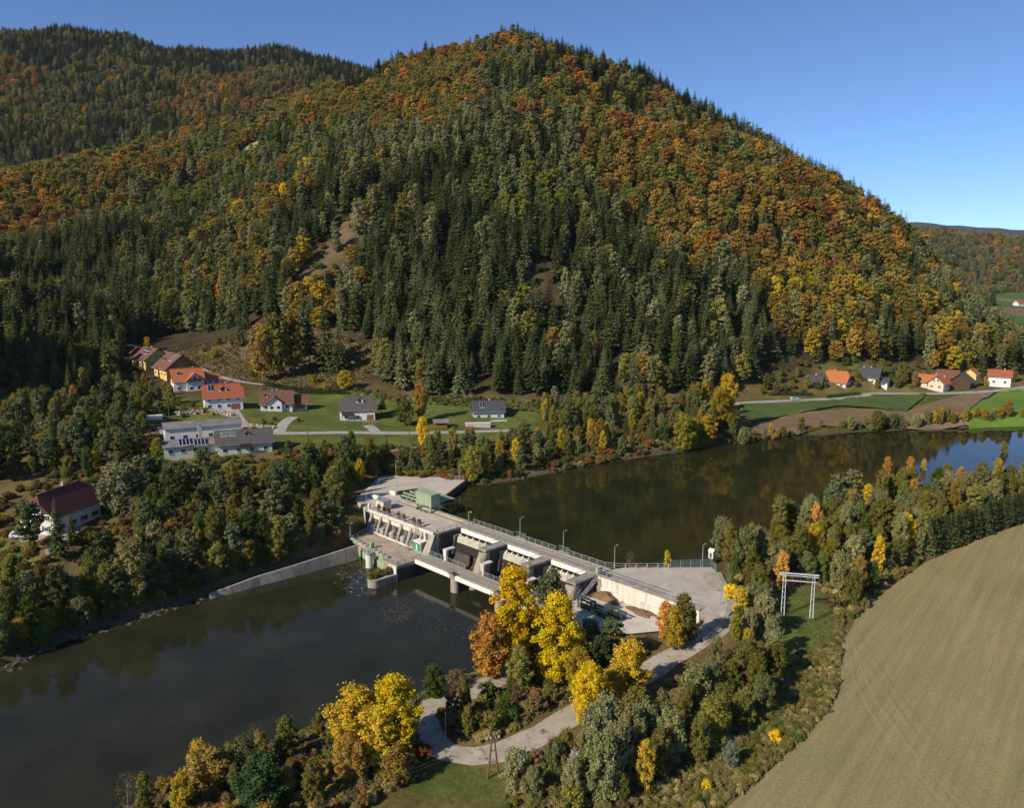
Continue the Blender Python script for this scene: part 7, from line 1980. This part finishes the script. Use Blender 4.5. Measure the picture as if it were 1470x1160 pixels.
zone([(1062,630),(1120,625),(1200,618),(1330,613),(1470,606),(1540,604),(1540,600),(1470,603),(1390,606),(1330,611),(1250,613),(1180,615),(1120,621)], 3.4, [('shrub', 'olive', 2, 2, 4), ('willow', 'greygreen', 2, 4, 7), ('alder', 'olive', 1.5, 4, 7), ('shrub', 'brown', 1, 2, 3), ('alder', 'gold', .3, 4, 6), ('bare', 'brown', .3, 4, 6)], 'on the shore below the brown field', 'bushes on the far shore')
zone([(170,545),(205,545),(245,575),(250,600),(210,600),(190,590),(150,580)], 3.8, [('alder', 'olive', 2, 5, 9), ('willow', 'greygreen', 1, 4, 7), ('alder', 'ochre', .7, 4, 7), ('shrub', 'green', 1.5, 2, 4)], 'in the gardens below the yellow houses', 'garden trees below the yellow houses')
zone([(250,575),(300,590),(300,598),(255,600),(240,590)], 3.5, [('shrub', 'green', 2, 1.5, 3), ('shrub', 'rust', 1, 1.5, 3), ('shrub', 'olive', 2, 1.5, 3.5)], 'in the garden left of the red roofed house', 'garden shrubs')
zone([(355,607),(385,604),(430,600),(430,606),(395,614),(360,614)], 3.2, [('shrub', 'green', 2, 1, 2.4), ('shrub', 'rust', 1, 1, 2), ('shrub', 'ochre', 1, 1, 2.2)], 'in the garden of the cross gabled house', 'garden shrubs')
zone([(260,505),(330,490),(420,485),(520,490),(535,520),(520,560),(460,562),(400,556),(330,546),(285,525)], 6.5, [('shrub', 'olive', 3, 1.5, 4), ('shrub', 'yellowgreen', 1.5, 2, 4.5), ('shrub', 'brown', 2, 1, 3), ('shrub', 'gold', .6, 2, 4)], 'on the cleared slope above the village', 'bushes on the cleared slope', 34)
zone([(-40,560),(-40,440),(40,432),(100,440),(150,470),(190,500),(180,530),(150,560),(100,575),(40,570)], 5.0, [('spruce', 'spruce', 5, 14, 22), ('pine', 'spruce', 1, 10, 15), ('alder', 'olive', 1, 9, 13), ('alder', 'brown', .6, 8, 11)], 'in the shaded spruce wood at the side valley', 'trees in the shaded side valley')
zone([(1095,572),(1160,563),(1190,560),(1230,556),(1290,560),(1330,560),(1330,548),(1240,540),(1150,540),(1090,550)], 4.0, [('shrub', 'green', 2, 2, 4), ('alder', 'olive', 2.5, 5, 9), ('alder', 'brown', 1, 5, 8), ('spruce', 'spruce', .7, 6, 10), ('shrub', 'olive', 1, 2, 4)], 'in the gardens along the valley road', 'garden trees along the valley road')
zone([(1355,556),(1380,552),(1415,555),(1430,552),(1470,550),(1470,545),(1380,545)], 5.5, [('alder', 'olive', 1.5, 5, 9), ('alder', 'gold', 1, 4, 7), ('spruce', 'spruce', .7, 6, 10)], 'around the farm by the valley road', 'trees around the farm')

# ------------------------------------------------------------------ undergrowth: weeds, brambles and reeds nobody could count
WEEDS = []
def weeds(px_poly, dens, pals, h0, h1, extra=()):
    poly = [G(a, b)[:2] for a, b in px_poly]
    xs = [p[0] for p in poly]; ys = [p[1] for p in poly]
    n = int((max(xs) - min(xs)) * (max(ys) - min(ys)) * dens)
    q = np.stack([RNG.uniform(min(xs), max(xs), n), RNG.uniform(min(ys), max(ys), n)], 1)
    ok = poly_sd(q[:, 0], q[:, 1], poly) < 0
    for pts_, wd in ROADS.values():
        d, _ = line_d(q[:, 0], q[:, 1], pts_); ok &= d > wd / 2 + .5
    for wp in (head_poly, tail_poly): ok &= poly_sd(q[:, 0], q[:, 1], wp) > .4
    for kp in (yard_poly, apron_poly, yard_workshop, yard_left, field_near, deck_poly, ph_poly) + tuple(extra): ok &= poly_sd(q[:, 0], q[:, 1], kp) > .3
    for a, b, r in house_xy: ok &= ((q[:, 0] - a) ** 2 + (q[:, 1] - b) ** 2) > (r - 1.5) ** 2
    q = q[ok]; zz = hz(q[:, 0], q[:, 1])
    nv = vnoise(q[:, 0], q[:, 1], 6, 77)
    for (x, y), z, v in zip(q, zz, nv):
        j = random.randrange(3); s = random.uniform(h0, h1) / 3.2 * (.6 + .8 * v)
        pal = random.choice(pals) if random.random() < .6 else pals[int(v * len(pals) * .999)]
        WEEDS.append((vid['shrub'][j], x, y, z - .1, s * random.uniform(1, 1.7), s, pcol(pal)))
portal_grass = gpoly([(1100,880),(1125,850),(1175,845),(1195,885),(1180,930),(1150,945),(1115,915)])
PAL['straw'] = [(.46, .36, .15), (.40, .32, .13), (.50, .40, .18)]; PAL['weed'] = [(.30, .24, .10), (.26, .225, .085), (.32, .28, .11)]
WP = ['olive', 'weed', 'straw', 'olive', 'weed', 'brown', 'weed', 'olive', 'green', 'weed', 'olive', 'weed']
weeds([(1208,885),(1210,925),(1208,980),(1194,1020),(1150,1067),(1100,1112),(1045,1162),(960,1230),(860,1230),(900,1150),(1000,1110),(1060,1060),(1110,1000),(1150,950),(1190,930)], 5.5, WP, .25, .8, (portal_grass,))
weeds([(1330,800),(1270,850),(1225,890),(1205,890),(1180,870),(1100,870),(1040,840),(1100,775),(1330,702),(1540,688),(1540,716)], .35, WP, .5, 1.4, (portal_grass,))
weeds([(1030,935),(1120,930),(1130,960),(1085,1040),(960,1140),(860,1200),(700,1200),(740,1110),(800,1070),(950,990)], .4, WP, .5, 1.4)
weeds([(150,1200),(190,1162),(330,1098),(470,1048),(600,1006),(690,968),(780,888),(850,960),(1000,930),(960,950),(800,1045),(700,1075),(640,1060),(610,1090),(560,1130),(500,1200)], .8, ['brown', 'olive', 'straw', 'weed', 'rust', 'green'], .35, 1.2)
weeds([(500,778),(400,812),(300,845),(200,872),(100,903),(0,945),(-60,970),(-60,800),(0,720),(60,690),(0,600),(60,570),(200,575),(230,640),(380,660),(570,655),(540,695),(500,705)], .16, ['olive', 'green', 'brown', 'olive', 'ochre'], .6, 1.8)
weeds([(380,652),(560,645),(760,632),(940,608),(1050,590),(1065,635),(940,650),(760,682),(690,697),(600,690)], .45, ['olive', 'brown', 'green', 'rust', 'weed'], .6, 1.8)
weeds([(370,560),(430,556),(520,560),(600,570),(760,577),(860,588),(860,605),(760,592),(640,584),(520,570),(430,563)], .35, ['olive', 'green', 'brown', 'weed'], .4, 1.3)
weeds([(235,512),(255,500),(330,480),(420,480),(520,482),(540,505),(515,560),(400,556),(330,548),(280,530)], 1.0, ['olive', 'brown', 'weed', 'weed'], .2, .7)
weeds([(1060,632),(1150,622),(1250,616),(1350,613),(1540,604),(1540,600),(1400,604),(1250,611),(1150,618),(1075,622)], .35, ['olive', 'brown', 'green'], .5, 1.3, (field_brown, field_green))
weeds([(1165,528),(1250,518),(1330,528),(1345,556),(1270,560),(1230,548)], .12, ['olive', 'green', 'green', 'brown'], .5, 1.6)
weeds([(-60,560),(-40,450),(100,440),(200,505),(190,545),(60,575)], .05, ['olive', 'brown'], .6, 1.6)
weeds([(1100,880),(1125,850),(1175,845),(1195,885),(1180,930),(1150,945),(1115,915)], 1.2, ['green', 'olive', 'green', 'weed'], .1, .28)
gn_scatter('undergrowth', WEEDS, 'autumn weeds and brambles under the trees and along the field', 'undergrowth')
print('weeds', len(WEEDS))

# ------------------------------------------------------------------ power lines
M['cable'] = pm('cable_aluminium', (.22, .22, .22), (.16, .16, .16), 1.0, .6)
def wire(m, a, b, sag, r=.009, n=10):
    a, b = Vector(a), Vector(b); pts = []
    for k in range(n + 1):
        f = k / n; p = a + (b - a) * f; p.z -= sag * 4 * f * (1 - f); pts.append(p)
    m.path(pts, r, 4)
M['mast'] = pm('pale_mast_steel', (.60, .61, .62), (.46, .47, .48), 1.5, .5)
pl, pr_ = Vector(G(1123, 888)), Vector(G(1164, 893))
t = thing('portal_mast', 'galvanised steel portal mast on the grass patch beside the field', 'power mast', tuple(pl), math.atan2(pr_.y - pl.y, pr_.x - pl.x))
Lp = (pr_ - pl).length; Hp = 8.2
for a, s in ((0, -1), (Lp, 1)):
    for k in (-.28, .28):
        MB().tube((a + k, -.25, 0), (a + k * .7, 0, Hp), .055, .05, 6).build('leg', M['mast'], t)
        MB().tube((a + k, .25, 0), (a + k * .7, 0, Hp), .055, .05, 6).build('leg', M['mast'], t)
    m = MB()
    for q in range(8):
        z0, z1 = q * Hp / 8, (q + 1) * Hp / 8; sg = 1 if q % 2 else -1
        m.tube((a - .26 * sg, 0, z0), (a + .24 * sg, 0, z1), .03, .03, 4)
    m.build('lattice', M['mast'], t)
MB().box(-.9, Lp + .9, -.12, .12, Hp, Hp + .17).build('crossbeam', M['mast'], t)
MB().box(-.9, Lp + .9, -.1, .1, Hp - .38, Hp - .28).build('beam_chord', M['mast'], t)
MB().box(-.5, Lp + .5, -.08, .08, Hp - 1.35, Hp - 1.22).build('lower_beam', M['mast'], t)
ins = [.3, .9, Lp / 2 - .2, Lp / 2 + .3, Lp - .9, Lp - .3]
for a in ins:
    m = MB()
    for q in range(5): m.tube((a, -.05, Hp - 1.1 + q * .2), (a, -.05, Hp - 1.02 + q * .2), .11, .06, 8)
    m.tube((a, -.05, Hp - 1.2), (a, -.05, Hp), .03, .03, 5)
    m.build('insulator', M['wood_dark'], t)
R = Matrix.Rotation(t.rotation_euler.z, 4, 'Z')
def pw(a, z): return tuple(Vector(pl) + R @ Vector((a, 0, z)))
for k, a in enumerate((.3, .9, Lp / 2, Lp - .9, Lp - .3)):
    m = MB(); wire(m, pw(a, Hp - 1.1), Vector(W(1330 + k * 32, 1230, 13)).to_3d() + Vector((0, 0, 13)), 2.0)
    tag(m.build('power_cable', M['cable']), 'thin power cable from the portal mast over the seeded field', 'cable', 'power cables at the portal mast')
for k, a in enumerate((.3, Lp / 2, Lp - .3)):
    m = MB(); e = Vector(W(1560, 690 + k * 6, 16)).to_3d(); e.z = 16; wire(m, pw(a, Hp - 1.1), e, 2.0, .007)
    tag(m.build('power_cable', M['cable']), 'thin power cable from the portal mast along the tree belt', 'cable', 'power cables along the tree belt')
x, y, z = G(708, 1118)
t = thing('wooden_mast', 'brown wooden A-frame power mast on the grass below the track loop', 'power mast', (x, y, z), .3)
for s in (-1, 1):
    MB().tube((s * .75, 0, -.3), (s * .12, 0, 5.9), .14, .1, 8).build('leg', M['wood_pole'], t)
MB().tube((-.5, 0, 2.2), (.5, 0, 2.2), .07, .07, 6).build('brace', M['wood_pole'], t)
MB().tube((-.35, 0, 3.8), (.35, 0, 3.8), .07, .07, 6).build('brace', M['wood_pole'], t)
MB().box(-.9, .9, -.07, .07, 5.3, 5.45).build('crossarm', M['wood_pole'], t)
for a in (-.8, -.3, .3, .8):
    MB().tube((a, 0, 5.45), (a, 0, 5.75), .06, .05, 6).build('insulator', M['frame'], t)
for k, a in enumerate((-.8, .8)):
    m = MB(); wire(m, (x + a, y, z + 5.6), (x - 60, y - 38 + a, z + 6), 1.2, .006)
    tag(m.build('power_cable', M['cable']), 'thin cable from the wooden mast toward the river bend', 'cable', 'cables at the wooden mast')
x, y = W(640, 1066, 5.3); t = thing('marker_pole', 'slim grey pole inside the gravel track loop', 'pole', (x, y, float(hz(x, y))))
MB().tube((0, 0, -.2), (0, 0, 4.4), .045, .04, 6).build('shaft', M['galv'], t); MB().tube((0, 0, 4.4), (0, 0, 4.5), .07, .05, 6).build('cap', M['galv'], t)
x, y = W(1034, 870, 9.7); lamp('slim lamp post at the track fence', x, y, float(hz(x, y)), 4.0, 1.5)
# marker stones by the track
for k, (px, py) in enumerate(((995, 912), (1000, 915))):
    x, y, z = G(px, py); t = thing('marker_stone', 'small pale marker stone beside the gravel track', 'marker stone', (x, y, z), k, 'marker stones by the track')
    MB().hexa([(-.2, -.15, -.1), (.2, -.15, -.1), (.2, .15, -.1), (-.2, .15, -.1), (-.15, -.1, .7), (.15, -.1, .7), (.12, .1, .75), (-.12, .1, .75)]).build('stone', M['conc_light'], t)
# fallen leaves drifting on the tailwater
dl = MB(); rg = random.Random(12)
for _ in range(320):
    f = rg.random(); px, py = 560 + 130 * f + rg.gauss(0, 10), 872 + 48 * f + rg.gauss(0, 5 + 6 * f)
    if rg.random() < .35: px, py = 545 + rg.uniform(0, 40), 870 + rg.gauss(0, 8) + rg.uniform(0, 20)
    x, y = W(px, py, TAIL_Z); a = rg.uniform(0, 3.1); s = rg.uniform(.04, .10)
    dl.hexa([(x + s * c[0] * math.cos(a) - s * .6 * c[1] * math.sin(a), y + s * c[0] * math.sin(a) + s * .6 * c[1] * math.cos(a), TAIL_Z + .02 + .01 * c[2]) for c in cube])
M['dead_leaf'] = pm('dead_leaf', (.30, .17, .06), (.20, .11, .04), 3.0, .9)
tag(dl.build('drifting_leaves', M['dead_leaf']), 'fallen leaves drifting on the tailwater below the service bridge', 'leaves', kind='stuff')
# look-alikes that only their place tells apart share one group
seen = {}
for o in list(SC.objects):
    if o.parent is None and 'label' in o.keys():
        seen.setdefault(o['label'], []).append(o)
for lb, l in seen.items():
    if len(l) > 1:
        g_ = next((o['group'] for o in l if 'group' in o.keys()), 'look-alikes')
        for o in l: o['group'] = g_
# ------------------------------------------------------------------ thin autumn haze filling the valley air
hm = bpy.data.materials.new('haze_air'); hm.use_nodes = True
hn = hm.node_tree
for n in list(hn.nodes): hn.nodes.remove(n)
h_out = hn.nodes.new('ShaderNodeOutputMaterial'); h_vol = hn.nodes.new('ShaderNodeVolumePrincipled')
h_vol.inputs['Color'].default_value = (0.80, 0.88, 1.0, 1)
h_vol.inputs['Density'].default_value = 0.00002
h_vol.inputs['Anisotropy'].default_value = 0.0
hn.links.new(h_vol.outputs[0], h_out.inputs['Volume'])
hz_box = MB().box(GX[0] - 60, GX[-1] + 60, GY[0] - 60, GY[-1] + 60, float(ZZ.min()) - 1.5, max(float(ZZ.max()) + 35, 700)).build('haze', hm)
tag(hz_box, 'thin blue autumn haze in the valley air', 'haze', kind='stuff')
SC.cycles.volume_bounces = 0
bpy.context.view_layer.update()
print('objects', len(SC.objects))
